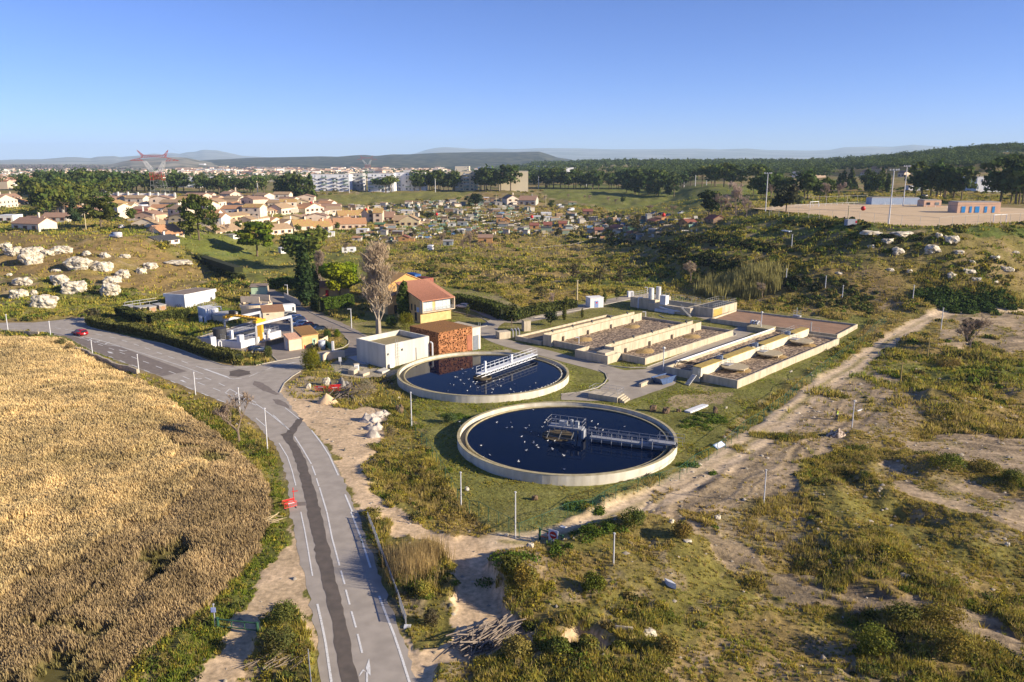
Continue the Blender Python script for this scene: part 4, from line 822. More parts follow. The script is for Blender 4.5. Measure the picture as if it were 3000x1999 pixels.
# yellow office building
b,h3,Rr_,Ll_=frame('Q',(845,825),(878,495),(1310,440),(665,330))
def office():
    nb=Zp('Q',845,825); rb=Zp('Q',1282,755); a=math.atan2(rb.y-nb.y,rb.x-nb.x); LU=(rb-nb).length; hh=topz(nb,'Q',860,492)
    LV=10.5; t=thing('office_building','two storey yellow office with a pink tiled roof and balcony windows','building',(nb.x,nb.y,0),a)
    rise=3.0
    A=MB(); 
    A.add([(0,0,0),(LU,0,0),(LU,LV,0),(0,LV,0),(0,0,hh),(LU,0,hh),(LU,LV,hh+rise),(0,LV,hh+rise)],[(3,2,1,0),(0,1,5,4),(1,2,6,5),(2,3,7,6),(3,0,4,7),(4,5,6,7)]); obj('wall',A,OCHRE,t)
    A=MB(); A.box(LU/2+.2,-.55,hh*.46,LU+.6,1.1,.16); A.box(.05,-.5,hh*.46,.18,1.2,hh*.54); A.box(LU+.4,-.5,hh*.46,.18,1.2,hh*.54); obj('balcony',A,CREAM,t)
    A=MB(); e=.9; k=rise/LV; A.add([(-.3,-e-.3,hh-(e+.3)*k+.1),(LU+.5,-e-.3,hh-(e+.3)*k+.1),(LU+.5,LV+.3,hh+rise+.3*k+.1),(-.3,LV+.3,hh+rise+.3*k+.1)],[(0,1,2,3)])
    A.add([(x,y,z+.18) for x,y,z in A.v[:4]],[(0,1,2,3)]); A.f=[(3,2,1,0),(4,5,6,7),(0,1,5,4),(1,2,6,5),(2,3,7,6),(3,0,4,7)]
    obj('roof',A,TILE,t)
    A=MB(); 
    for kx in range(int(LU/.42)): A.tube((-.2+kx*.42,-e-.28,hh-(e+.3)*k+.3),(-.2+kx*.42,LV+.28,hh+rise+.3),.09,5)
    obj('tile_rows',A,TILE,t)
    for u0,u1 in ((.3,3.6),(4.6,LU-.2)):
        A=MB(); A.box((u0+u1)/2,-.03,hh*.5,u1-u0,.08,hh*.38); w_=obj('window',A,GLASSL,t)
        B=MB(); n=4
        for q in range(n+1): B.box(u0+(u1-u0)*q/n,-.09,hh*.5,.09,.06,hh*.39)
        B.box((u0+u1)/2,-.09,hh*.885,u1-u0,.06,.12); obj('frame',B,WHITEW,w_)
    A=MB(); rail(A,[(.1,-1.0,hh*.46+.16),(LU+.35,-1.0,hh*.46+.16)],1.0,1.2,mid=3); obj('balcony_railing',A,GALV,t)
    for q in range(5): obj('window',MB().box(-.03,2.2+q*1.5,hh*.5,.06,.55,1.6),mat('dark_glass',(.03,.035,.05),rough=.2),t)
    for q in range(3): obj('window',MB().box(-.03,2.0+q*2.6,hh*.08,.06,.9,2.1),mat('dark_glass',(.03,.035,.05)),t)
    obj('notice_panel',MB().box(-.05,1.0,hh*.47,.06,1.1,1.2),mat('panel_blue_white',(.45,.55,.75),(.25,.35,.6),sc=3),t)
office()
# ochre house behind (two gabled wings)
def gable(name,label,p,a,LU,LV,h,rise,wm,rm,ridge='u',group=None,over=.35,cat='house',parent=None,flat_=False,z=None):
    z=gz(p.x,p.y) if z is None else z
    t=thing(name,label,cat,(p.x,p.y,z),a,group)
    A=MB(); 
    if ridge=='flat':
        A.box(LU/2,LV/2,-1.5,LU,LV,h+1.5); obj('wall',A,wm,t); obj('roof',MB().box(LU/2,LV/2,h+.002,LU+.2,LV+.2,max(.18,rise)),rm,t); return t
    if ridge=='hip':
        A.box(LU/2,LV/2,-1.5,LU,LV,h+1.5); obj('wall',A,wm,t); q=min(LU,LV)/2; o=over
        A=MB(); A.add([(-o,-o,h),(LU+o,-o,h),(LU+o,LV+o,h),(-o,LV+o,h),(q,LV/2,h+rise),(LU-q,LV/2,h+rise)],[(0,1,5,4),(1,2,5),(2,3,4,5),(3,0,4),(3,2,1,0)]); obj('roof',A,rm,t); return t
    if ridge=='mono':
        A.add([(0,0,-1.5),(LU,0,-1.5),(LU,LV,-1.5),(0,LV,-1.5),(0,0,h),(LU,0,h),(LU,LV,h+rise),(0,LV,h+rise)],[(3,2,1,0),(0,1,5,4),(1,2,6,5),(2,3,7,6),(3,0,4,7),(4,5,6,7)]); obj('wall',A,wm,t); o=over
        A=MB(); k=rise/LV; P=[(-o,-o,h-o*k),(LU+o,-o,h-o*k),(LU+o,LV+o,h+rise+o*k),(-o,LV+o,h+rise+o*k)]
        A.v=[(x,y,zz+.02) for x,y,zz in P]+[(x,y,zz+.2) for x,y,zz in P]; A.f=[(3,2,1,0),(4,5,6,7),(0,1,5,4),(1,2,6,5),(2,3,7,6),(3,0,4,7)]; obj('roof',A,rm,t); return t
    if ridge=='u':
        A.add([(0,0,-1.5),(LU,0,-1.5),(LU,LV,-1.5),(0,LV,-1.5),(0,0,h),(LU,0,h),(LU,LV,h),(0,LV,h),(0,LV/2,h+rise),(LU,LV/2,h+rise)],[(3,2,1,0),(0,1,5,4),(2,3,7,6),(1,2,6,9,5),(3,0,4,8,7),(4,5,9,8),(6,7,8,9)]); o=over; k=rise/(LV/2)
        P=[(-o,-o,h-o*k),(LU+o,-o,h-o*k),(LU+o,LV/2,h+rise),(-o,LV/2,h+rise),(-o,LV+o,h-o*k),(LU+o,LV+o,h-o*k)]
    else:
        A.add([(0,0,-1.5),(LU,0,-1.5),(LU,LV,-1.5),(0,LV,-1.5),(0,0,h),(LU,0,h),(LU,LV,h),(0,LV,h),(LU/2,0,h+rise),(LU/2,LV,h+rise)],[(3,2,1,0),(1,2,6,5),(3,0,4,7),(0,1,5,8,4),(2,3,7,9,6),(5,6,9,8),(4,8,9,7)]); o=over; k=rise/(LU/2)
        P=[(-o,LV+o,h-o*k),(-o,-o,h-o*k),(LU/2,-o,h+rise),(LU/2,LV+o,h+rise),(LU+o,LV+o,h-o*k),(LU+o,-o,h-o*k)]
    obj('wall',A,wm,t); B=MB(); B.v=[(x,y,zz+.02) for x,y,zz in P]+[(x,y,zz+.22) for x,y,zz in P]
    if ridge=='u': B.f=[(0,1,2,3),(3,2,5,4),(6,9,8,7),(9,10,11,8),(0,6,7,1),(4,5,11,10),(1,7,8,2),(2,8,11,5),(0,3,9,6),(3,4,10,9)]
    else: B.f=[(0,1,2,3),(3,2,5,4),(6,9,8,7),(9,10,11,8),(0,6,7,1),(4,5,11,10),(1,7,8,2),(2,8,11,5),(0,3,9,6),(3,4,10,9)]
    obj('roof',B,rm,t); return t
p=Zp('Q',372,640); 
bk=gable('ochre_house','orange rendered house with a gabled roof behind the pointed cypress','',0,0,0,0,0,OCHRED,OCHRED) if False else None
p=Zp('Q',385,560); g1=gable('ochre_house','orange rendered gabled house behind the pointed cypress, left of the office',p,ANG,13,9.5,5.6,2.6,OCHRED,mat('orange_roof',(.56,.33,.13),(.46,.26,.10),sc=1.5),'v',cat='house')
for q in range(2): obj('window',MB().box(3+q*4,-.03,2.6,1.0,.06,1.2),mat('dark_glass',(.03,.035,.05)),g1)
p=Zp('Q',375,700); g2=gable('ochre_outbuilding','low orange outbuilding with a brown tiled roof behind the bare poplar',p,ANG,7,7,4.0,1.4,OCHRE,mat('brown_tiles',(.34,.18,.10),(.24,.13,.075),sc=4),'v',cat='house')
obj('garage_door',MB().box(3.5,-.03,0,2.6,.06,2.3),mat('dark_glass',(.03,.035,.05)),g2)
# pink house behind the poplar
p=Zp('P',1615,262); g3=gable('garden_house','orange house with a red door glimpsed under the round pine',p,R_(15),9,6,3.0,1.4,OCHRE,TILE,'u',cat='house')
obj('door',MB().box(2.3,-.04,0,.9,.08,2.2),mat('red_door',(.55,.02,.03),rough=.5),g3)
# containers
def container(label,r,nb,m,a=R_(40),L=6.06,flip=False):
    p=Zp(r,*nb); t=thing('shipping_container',label,'container',(p.x,p.y,0),a)
    A=MB(); A.box(1.22,L/2,.12,2.4,L-.08,2.4); 
    o=obj('body',A,m,t); B=MB()
    for k in range(20): B.box(1.22,.2+k*(L-.4)/19,.2,2.47,.13,2.3)
    for k in range(9): B.box(.15+k*.27,L/2,2.5,.1,L-.3,.05)
    obj('corrugation',B,m,t)
    D=MB(); D.box(.62,-.02,.2,1.12,.06,2.25); obj('door',D,m,t); D=MB(); D.box(1.82,-.02,.2,1.12,.06,2.25); obj('door',D,m,t)
    D=MB(); [D.tube((x,-.09,.2),(x,-.09,2.4),.025) for x in (.3,.85,1.55,2.1)]; obj('lock_bars',D,GALV,t)
    return t
container('blue shipping container behind the office roof','Q',(760,232),BLUEC,R_(33)); container('rusty red shipping container right of the blue one','Q',(942,290),REDC,R_(40))
# white flat roofed building
def whiteb():
    nb=Zp('O',1228,530); rb=Zp('O',1762,415); a=math.atan2(rb.y-nb.y,rb.x-nb.x); LU=(rb-nb).length; h=topz(nb,'O',1200,290)*1.08; lt=Zp('O',858,250,h); LV=(Vector((lt.x,lt.y,0))-nb).length
    t=thing('service_building','white flat roofed service building with graffiti near the left hill','building',(nb.x,nb.y,0),a)
    ang=math.atan2(lt.y-nb.y,lt.x-nb.x)-a; vx,vy=math.cos(ang)*LV,math.sin(ang)*LV
    A=MB(); A.prism([(0,0),(LU,0),(LU+vx,vy),(vx,vy)],-.2,h); obj('wall',A,WHITEW,t)
    A=MB(); o=.3; A.prism([(-o,-o),(LU+o,-o),(LU+vx+o,vy+o),(vx-o,vy+o)],h-.7,h+.12); obj('fascia',A,mat('bright_white',(.78,.77,.76),(.70,.69,.68),sc=1),t)
    A=MB(); A.prism([(.1,.1),(LU-.1,.1),(LU+vx-.1,vy-.1),(vx+.1,vy-.1)],h+.13,h+.16); obj('roof',A,ROOFG,t)
    for k in (1,2): obj('panel_joint',MB().box(LU*k/3,-.02,0,.08,.05,h-.7),mat('joint_grey',(.4,.41,.44)),t)
    obj('door',MB().box(LU*.86,-.04,.1,.8,.06,1.9),DGREY,t)
    A=MB(); 
    for k in range(7): A.tube((vx*.06+.0,vy*.06+.3*k,.3),(vx*.06,vy*.06+.25*k+.3,1.6),.05,4)
    A2=MB(); 
    ux=Vector((vx,vy,0)).normalized()
    for k in range(8):
        q=ux*(1.0+.3*k)+Vector((-ux.y,ux.x,0))*.0; n=Vector((-ux.y,ux.x,0))*( .03); A2.tube((q.x+n.x,q.y+n.y,.4),(q.x+n.x+ux.x*.25,q.y+n.y+ux.y*.25,1.5-.4*(k%2)),.045,4)
    obj('graffiti',A2,mat('graffiti_blue',(.05,.06,.16),rough=.7),t)
whiteb()
# rusty transformer boxes inside the hedge
for k,(a_,b_) in enumerate(((435,600),(600,585),(775,555),(250,560))):
    p=Zp('O',a_,b_); t=thing('rusty_vent_box',('low rusty steel box with orange streaked ends, '+['second','third','rightmost','leftmost'][k]+' of the four behind the hedge'),'box',(p.x,p.y,0),R_(50),'rusty boxes behind the hedge')
    obj('body',MB().box(.9,1.9,0,1.9,3.8,1.5 if k<3 else 1.1),mat('rust_grey',(.42,.40,.37),(.30,.20,.14),sc=1.5,rough=.8),t); obj('lid',MB().box(.9,1.9,1.52 if k<3 else 1.12,2.1,4.0,.12),mat('lid_grey',(.45,.44,.42),rough=.7),t)
    obj('end_grille',MB().box(.9,-.03,.2,1.2,.06,1.0),mat('rust_orange',(.42,.19,.07),(.3,.25,.2),sc=3),t)
t=thing('pipe_rack','thin galvanised pipe rack above the rusty boxes','pipe rack',tuple(Zp('O',170,490)),0); A=MB()
q0=Zp('O',170,490)
for (x0,y0,x1,y1) in ((150,400,710,320),(110,455,790,355)):
    a_=Zp('O',x0,y0,2.2)-q0; b_=Zp('O',x1,y1,2.2)-q0; a_.z=b_.z=2.2; A.tube(a_,b_,.06)
    for k in range(5): q=a_.lerp(b_,k/4.3); A.tube(q,(q.x,q.y,0),.06)
obj('frame',A,GALV,t)
# ------------------------------------------------------------------ left yard: primary tanks, gantry, sheds
def yard():
    c=Zp('P',210,560); c=Vector(((Zp('P',30,640).x+Zp('P',390,600).x)/2,Zp('P',200,655).y+3.0,0))
    r=(Zp('P',392,520,3).x-Zp('P',28,520,3).x)/2
    t=thing('round_vat','low round concrete vat with a grey lid and bent white pipe','tank',tuple(c)); h=topz(Vector((c.x,c.y-r,0)),'P',200,545)
    obj('vat_wall',MB().cyl(0,0,-.1,h,r,n=32),CREAM,t); obj('lid',MB().cyl(0,0,h,h+.25,r+.1,n=32),mat('lid_grey',(0,0,0)),t)
    A=MB(); A.path([(-r-.6,-.6,0),(-r-.6,-.6,h+1.6),(-r+.2,-.6,h+2.0),(-r+2.2,-.6,h+2.0),(-r+2.3,-.6,h+1.0)],.14,8); obj('bent_pipe',A,WHITEW,t)
    c=Zp('P',500,560); r=(Zp('P',745,360,4.5).x-Zp('P',255,360,4.5).x)/2; c=Vector(((Zp('P',745,360,4.5).x+Zp('P',255,360,4.5).x)/2,c.y+r*.75,0))
    t=thing('round_vat','tall cream round vat with a beam house across its open top','tank',tuple(c)); h=topz(Vector((c.x,c.y-r,0)),'P',480,390)
    A=MB(); A.lathe(0,0,[(r*.93,-.1),(r*.93,h*.7),(r,h*.72),(r,h),(r-.25,h),(r-.25,-.1)],40); obj('vat_wall',A,CREAM,t); obj('water_surface',MB().cyl(0,0,.2,h-.4,r-.3,n=32),WATER,t)
    A=MB(); A.wall((-r*.9,-r*.15),(r*.35,-r*.35),.25,h+.3,h+1.9); A.wall((-r*.5,r*.6),(r*.8,r*.3),.25,h+.3,h+1.9); A.box(r*.1,0,h-.1,r*1.5,.5,.5,-.1); A.box(-r*.85,-r*.1,h-.1,.3,.3,.6); A.box(r*.4,-r*.33,h-.1,.3,.3,.6); A.box(r*.82,r*.3,h-.1,.3,.3,.6); obj('beam_house',A,CREAM,t)
    obj('pump',MB().box(-.5,-.4,h+.4,1.2,.8,.8),mat('motor_grey',(0,0,0)),t)
    # square block with railings left of the vats
    p=Zp('O',1600,740); t=thing('pump_block','white concrete pump block topped with railings between the service building and the vats','tank block',(p.x,p.y,0),R_(40))
    A=MB(); A.box(1.6,3.0,-.1,3.2,6.0,3.2); obj('concrete_body',A,WHITEW,t); A=MB(); rail(A,[(.1,.1,3.1),(3.1,.1,3.1),(3.1,5.9,3.1),(.1,5.9,3.1),(.1,.1,3.1)],1.1,1.2); obj('railing',A,GALV,t)
    A=MB(); A.cyl(-1.8,-1.2,0,1.9,.45); A.cyl(-.8,-1.6,0,1.7,.35); obj('filter_drum',A,WHITEW,t)
    # blue grey settling block with railings
    nb=Zp('P',445,1032); rb=Zp('P',1045,850); lb=Zp('P',45,830,1.9); h=topz(nb,'P',448,935); a=math.atan2(rb.y-nb.y,rb.x-nb.x); LU=(rb-nb).length
    lb=Zp('P',40,825,h); LVv=Vector((lb.x-nb.x,lb.y-nb.y,0)); LV=min(LVv.length,15)
    t=thing('grit_tank','long pale grit removal tank with railings under the yellow gantry','tank',(nb.x,nb.y,0),a)
    A=MB(); A.box(LU/2,LV/2,-.1,LU,LV,h+.1); obj('tank_wall',A,WHITEW,t)
    A=MB(); A.box(LU/2,LV*.5,h,LU-1.5,LV*.25,.06); obj('open_channel',A,mat('wet_concrete',(0,0,0)),t); obj('deck',MB().box(LU*.5,LV*.82,h,LU-.6,LV*.28,.05).box(LU*.5,LV*.17,h,LU-.6,LV*.26,.05),mat('deck_grey',(.36,.36,.37),(.26,.26,.27),sc=1.2,rough=.8),t)
    A=MB(); z=h
    rail(A,[(.3,.3,z),(LU*.3,.3,z)],1.1,1.3); rail(A,[(LU*.5,.3,z),(LU-.3,.3,z),(LU-.3,LV*.5,z)],1.1,1.3); rail(A,[(.3,LV*.4,z),(.3,LV-.4,z),(LU*.6,LV-.4,z)],1.1,1.4); rail(A,[(LU*.2,LV*.62,z),(LU*.9,LV*.62,z)],1.1,1.3); obj('railing',A,GALV,t)
    A=MB(); A.cyl(LU*.10,LV*.62,h,h+2.3,1.45,n=24); obj('black_drum',A,mat('drum_dark',(.045,.045,.05),rough=.6),t)
    obj('control_cabinet',MB().box(.7,.7,h,1.3,.9,1.4),WHITEW,t); obj('control_cabinet',MB().box(2.2,LV*.4,h,.6,.6,1.8),WHITEW,t)
    A=MB(); A.path([(LU*.62,-.6,.3),(LU*.62,-.6,1.4),(LU*.66,-.2,2.0),(LU*.72,.2,2.2)],.32,8); obj('pipe',A,WHITEW,t); A=MB(); A.path([(LU*.5,-.5,.3),(LU*.5,-.5,2.0),(LU*.55,.4,2.4)],.2,8); obj('pipe',A,WHITEW,t)
    # gantry: grey posts and beams, yellow crane
    t0=Zp('P',680,960); t=thing('gantry_crane','yellow travelling crane on grey gantry rails above the yard','crane',(t0.x,t0.y,0))
    def top(q,r_,x,y): return topz(q,r_,x,y)
    P1=Zp('P',680,965); z1=topz(P1,'P',672,690); P2=Zp('P',1208,830); z2=topz(P2,'P',1200,600); P3=Zp('P',745,760); z3=topz(P3,'P',738,500); P4=Zp('P',215,890); z4=topz(P4,'P',195,590)
    zt=(z1+z2+z3+z4)/4
    L=lambda p:(p.x-t0.x,p.y-t0.y)
    for p in (P1,P2,P3,P4):
        x_,y_=L(p); obj('post',MB().box(x_,y_,0,.42,.42,zt,.6),GALV,t)
    for a_,b_ in ((P1,P2),(P4,P3)):
        obj('rail_beam',MB().wall(L(a_),L(b_),.35,zt,zt+.6),mat('beam_grey',(.50,.51,.55),(.42,.43,.47),sc=2,rough=.5),t)
    A=MB(); m1=P1.lerp(P2,.05); m4=P4.lerp(P3,.05); x1,y1=L(m1);x4,y4=L(m4)
    A.wall((x1,y1),(x4,y4),.18,zt+1.2,zt+1.55); dx,dy=(y4-y1),-(x4-x1); q=math.hypot(dx,dy); dx,dy=dx/q*1.1,dy/q*1.1
    A.wall((x1+dx,y1+dy),(x4+dx,y4+dy),.18,zt+1.2,zt+1.55)
    n=11
    for k in range(n+1): A.wall((x1+(x4-x1)*k/n,y1+(y4-y1)*k/n),(x1+dx+(x4-x1)*k/n,y1+dy+(y4-y1)*k/n),.12,zt+1.22,zt+1.5)
    A.box(x1+dx/2,y1+dy/2,zt+.62,3.2,1.0,.6,a); A.box(x4+dx/2,y4+dy/2,zt+.62,2.4,.9,.6,a); obj('crane_bridge',A,YELLOW,t)
    A=MB(); A.box(x1,y1+1.3,zt-3.6,1.3,1.3,3.6); obj('hoist_body',A,YELLOW,t)
    obj('motor',MB().box(x4*.85+x1*.15+dx/2,y4*.85+y1*.15+dy/2,zt+1.5,1.3,.9,.9),BLACK,t)
    # cabinet near the road hedge
    p=Zp('O',1700,1220); t=thing('tall_cabinet','tall white cabinet with a white pipe loop standing behind the roadside hedge','cabinet',(p.x,p.y,0),R_(35))
    obj('body',MB().box(.4,.4,0,1.1,1.1,topz(p,'O',1690,1020)),WHITEW,t); A=MB(); A.path([(1.4,0,0),(1.4,0,1.3),(1.7,0,1.6),(2.0,0,1.3),(2.0,0,.2)],.1,6); obj('pipe_loop',A,WHITEW,t)
    # two little sheds
    nb=Zp('P',1165,1068); rb=Zp('P',1308,1042); h=topz(nb,'P',1150,905); a=R_(38); t=gable('pump_shed','small cream shed with mottled pink tile roof in the yard',nb,a,2.9,2.6,h,.7,CREAM,mat('mottled_tiles',(.60,.36,.25),(.40,.22,.15),sc=5,lo=.42,hi=.58),'mono',cat='shed',over=.12)
    obj('door',MB().box(-.03,1.2,0,.06,.9,1.9),mat('pale_door',(.55,.55,.6)),t)
    nb=Zp('P',1365,1035); h=topz(nb,'P',1362,850); t=gable('pump_shed','ochre shed with striped tile roof and a green door in the yard',nb,a,3.7,4.2,h,1.1,OCHRE,TILEO,'mono',cat='shed',over=.15)
    A=MB(); [A.tube((.1+k*.32,-.2,h+.2),(.1+k*.32,4.3,h+1.36),.07,5) for k in range(12)]; obj('tile_rows',A,TILEO,t)
    d=obj('door',MB().box(2.7,-.04,.05,1.0,.07,2.0),mat('green_door',(.35,.50,.36),(.30,.44,.31),sc=2),t); obj('window',MB().box(2.7,-.09,1.1,.35,.04,.55),mat('dark_glass',(0,0,0)),d)
    p=Zp('P',1395,1030); obj('fire_extinguisher',MB().cyl(0,0,0,.7,.12).cyl(0,0,.7,.8,.06),mat('red_paint',(.6,.03,.02),rough=.4),loc=tuple(p),label='red extinguisher on the ground at the ochre shed corner',cat='extinguisher')
    p=Zp('P',1655,1035); t=thing('water_butt','pale blue white cylindrical drum by the green gate','drum',tuple(p)); obj('drum',MB().cyl(0,0,0,topz(p,'P',1655,920),.75,n=20),mat('drum_white',(.62,.66,.74),rough=.5),t); obj('lid',MB().cyl(0,0,topz(p,'P',1655,920),topz(p,'P',1655,920)+.08,.8,n=20),mat('drum_white',(0,0,0)),t)
    # low wall, gate post, green sliding gate, entrance wall
    def lowwall(label,r,pts,h,m=CREAM,w=.2,name='garden_wall',cat='wall'):
        P=[Gp(r,*q) for q in pts]; A=MB(); c=P[0]
        for a_,b_ in zip(P[:-1],P[1:]): A.wall((a_.x-c.x,a_.y-c.y),(b_.x-c.x,b_.y-c.y),w,-.4,h)
        return obj(name,A,m,loc=(c.x,c.y,gz(c.x,c.y)),label=label,cat=cat)
    lowwall('low grey plank wall between grit tank and cream shed','P',[(810,1000),(880,985),(1090,930)],1.1,WOODM)
    lowwall('low cream wall right of the ochre shed','P',[(1550,1010),(1640,980),(1740,925)],1.3)
    lowwall('curved cream entrance wall behind the round bush','F',[(620,985),(650,960),(700,955),(815,940)],1.7)
    lowwall('pale wall climbing beside the shaded driveway','P',[(1090,275),(1180,320),(1340,390)],1.6)
    lowwall('small rendered block wall by the driveway top','P',[(715,165),(860,160)],1.6)
    lowwall('crumbling stone wall along the edge of the reeds','E',[(700,740),(760,752),(820,770),(850,800),(910,812),(955,838),(1000,850),(1040,880),(1100,900),(1190,915),(1270,945)],1.0,mat('stone_wall',(.52,.44,.33),(.34,.28,.20),sc=2.5,rough=.95,bump=.6),.45)
    lowwall('low kerb wall at the far left edge of the road','E',[(-60,560),(0,565),(60,566),(360,580)],.8,mat('stone_wall',(0,0,0)),.4)
    P=[Zp('P',1690,1000),Zp('P',1800,1065)]; t=thing('sliding_gate','green sliding gate at the plant entrance','gate',tuple(P[0])); d=P[1]-P[0]; A=MB(); rail(A,[(0,0,0),(d.x,d.y,0)],1.7,.25,.03,mid=1); obj('gate_bars',A,GREENP,t)
    obj('gate_panel',MB().wall((0,0),(d.x,d.y),.03,.15,1.5),mat('green_mesh',(.12,.28,.17)),t)
    obj('gate_post',MB().box(d.x+.3,d.y,0,.45,.45,2.1),WHITEW,t)
    # white generator container and cream hut by parked cars
    p=Zp('P',905,560); t=thing('generator_container','white generator container on legs beside the parked cars','container',(p.x,p.y,0),R_(28)); h=topz(p,'P',905,400)
    obj('body',MB().box(3.1,1.2,.5,6.2,2.4,h-.5),mat('bright_white',(0,0,0)),t); obj('vent',MB().box(5.6,-.03,1.2,.5,.06,h-1.8),DGREY,t); 
    for q in (.4,5.8):
        for v in (.3,2.1): obj('leg',MB().box(q,v,0,.3,.3,.5),DGREY,t)
    p=Zp('P',775,625); t=gable('valve_hut','low cream hut with a brown tiled roof between vat and parked cars',p,R_(22),5.2,4.0,topz(p,'P',800,490),.9,CREAM,mat('brown_tiles',(0,0,0)),'mono',cat='hut',over=.2)
    obj('vent',MB().box(1.2,-.03,1.6,.6,.06,.3),DGREY,t)
    p=Zp('P',595,225); gable('green_shed','pale green metal shed at the top of the driveway',p,R_(10),4.5,3,2.4,.3,mat('pale_green',(.42,.55,.40),(.36,.48,.34),sc=1),ROOFG,'mono',cat='shed')
    # garden plot equipment
    p=Zp('F',925,1050); t=thing('meter_box','small white meter box with a grey door beside the garden plot','box',(p.x,p.y,0),R_(20)); obj('body',MB().box(0,0,0,.9,.6,1.2),WHITEW,t); obj('lid',MB().box(0,0,1.2,1.05,.75,.1),CONC,t); obj('door',MB().box(0,-.32,.2,.5,.04,.8),mat('joint_grey',(0,0,0)),t)
    p=Zp('F',775,1010); t=thing('wall_panel_post','white sign post standing inside the garden plot','post',tuple(p)); obj('post',MB().box(0,0,0,.12,.12,1.3),GALV,t); obj('panel',MB().box(0,-.08,.9,.55,.05,.9),WHITEW,t)
    # white hut and box at the rear road
    nb=Zp('G',718,480); t=thing('white_hut','white cubic hut with a blue and white door at the rear road','hut',(nb.x,nb.y,0),R_(18)); h=topz(nb,'G',716,392)
    obj('wall',MB().box(2.0,1.6,0,4.0,3.2,h),WHITEW,t); obj('roof',MB().box(2.0,1.6,h+.002,4.2,3.4,.15),mat('bright_white',(0,0,0)),t); d=obj('door',MB().box(1.9,-.04,.1,1.1,.06,h*.7),mat('door_blue',(.25,.32,.6)),t); obj('notice',MB().box(1.9,-.08,h*.45,.4,.03,.4),mat('red_paint',(0,0,0)),d)
    p=Zp('G',1070,380); t=thing('white_cabinet','small white electric cabinet on the grass edge near the plant rear','cabinet',(p.x,p.y,0),R_(15)); obj('body',MB().box(.8,.5,0,1.7,1.1,1.7),WHITEW,t); obj('door',MB().box(1.1,-.07,.3,.7,.03,1.2),mat('joint_grey',(0,0,0)),t)
    # apron objects : skip with ramp, stump, pillar
    p=Zp('G',1390,1165); t=thing('steel_skip','open blue steel skip with rubble beside the long basin steps','skip',(p.x,p.y,0),R_(40))
    A=MB(); A.add([(-1.3,-1,0),(1.3,-1,0),(1.3,1,0),(-1.3,1,0),(-2.2,-1.1,1.2),(2.2,-1.1,1.2),(2.2,1.1,1.2),(-2.2,1.1,1.2)],[(3,2,1,0),(0,1,5,4),(1,2,6,5),(2,3,7,6),(3,0,4,7)]); A.box(0,-1.1,1.15,4.5,.1,.12); A.box(0,1.1,1.15,4.5,.1,.12); obj('hull',A,mat('skip_blue',(.07,.12,.27),(.05,.08,.16),sc=2),t); obj('rubble',MB().box(0,0,.7,3.0,1.9,.35),mat('rubble_fill',(.25,.2,.15),(.12,.1,.08),sc=3,bump=.6),t)
    lowwall('low sloping concrete ramp wall in front of the blue skip','G',[(1175,1208),(1250,1175),(1330,1140)],.7,CONC,.5,'ramp_wall')
    p=Zp('Q',1985,1050); t=thing('valve_chamber','square concrete valve chamber with bent pipes by the inner road','chamber',(p.x,p.y,0),R_(25)); obj('chamber_wall',MB().box(1.2,1,0,2.8,2.2,1.6),CONC,t); 
    for k in range(3): A=MB(); A.path([(3.4+k*.8,.3,0),(3.4+k*.8,.3,1.5),(3.4+k*.8,1.0,1.9),(3.4+k*.8,1.6,1.5)],.16,6); obj('bent_pipe',A,GALV,t)
    p=Zp('G',130,690); t=thing('concrete_pillar','square concrete pillar at the left end of the twin basin','pillar',(p.x,p.y,0),R_(20)); obj('shaft',MB().box(0,0,0,1.7,1.7,2.6),CONC,t); obj('cap',MB().box(0,0,2.602,1.85,1.85,.12),LICH,t)
yard()
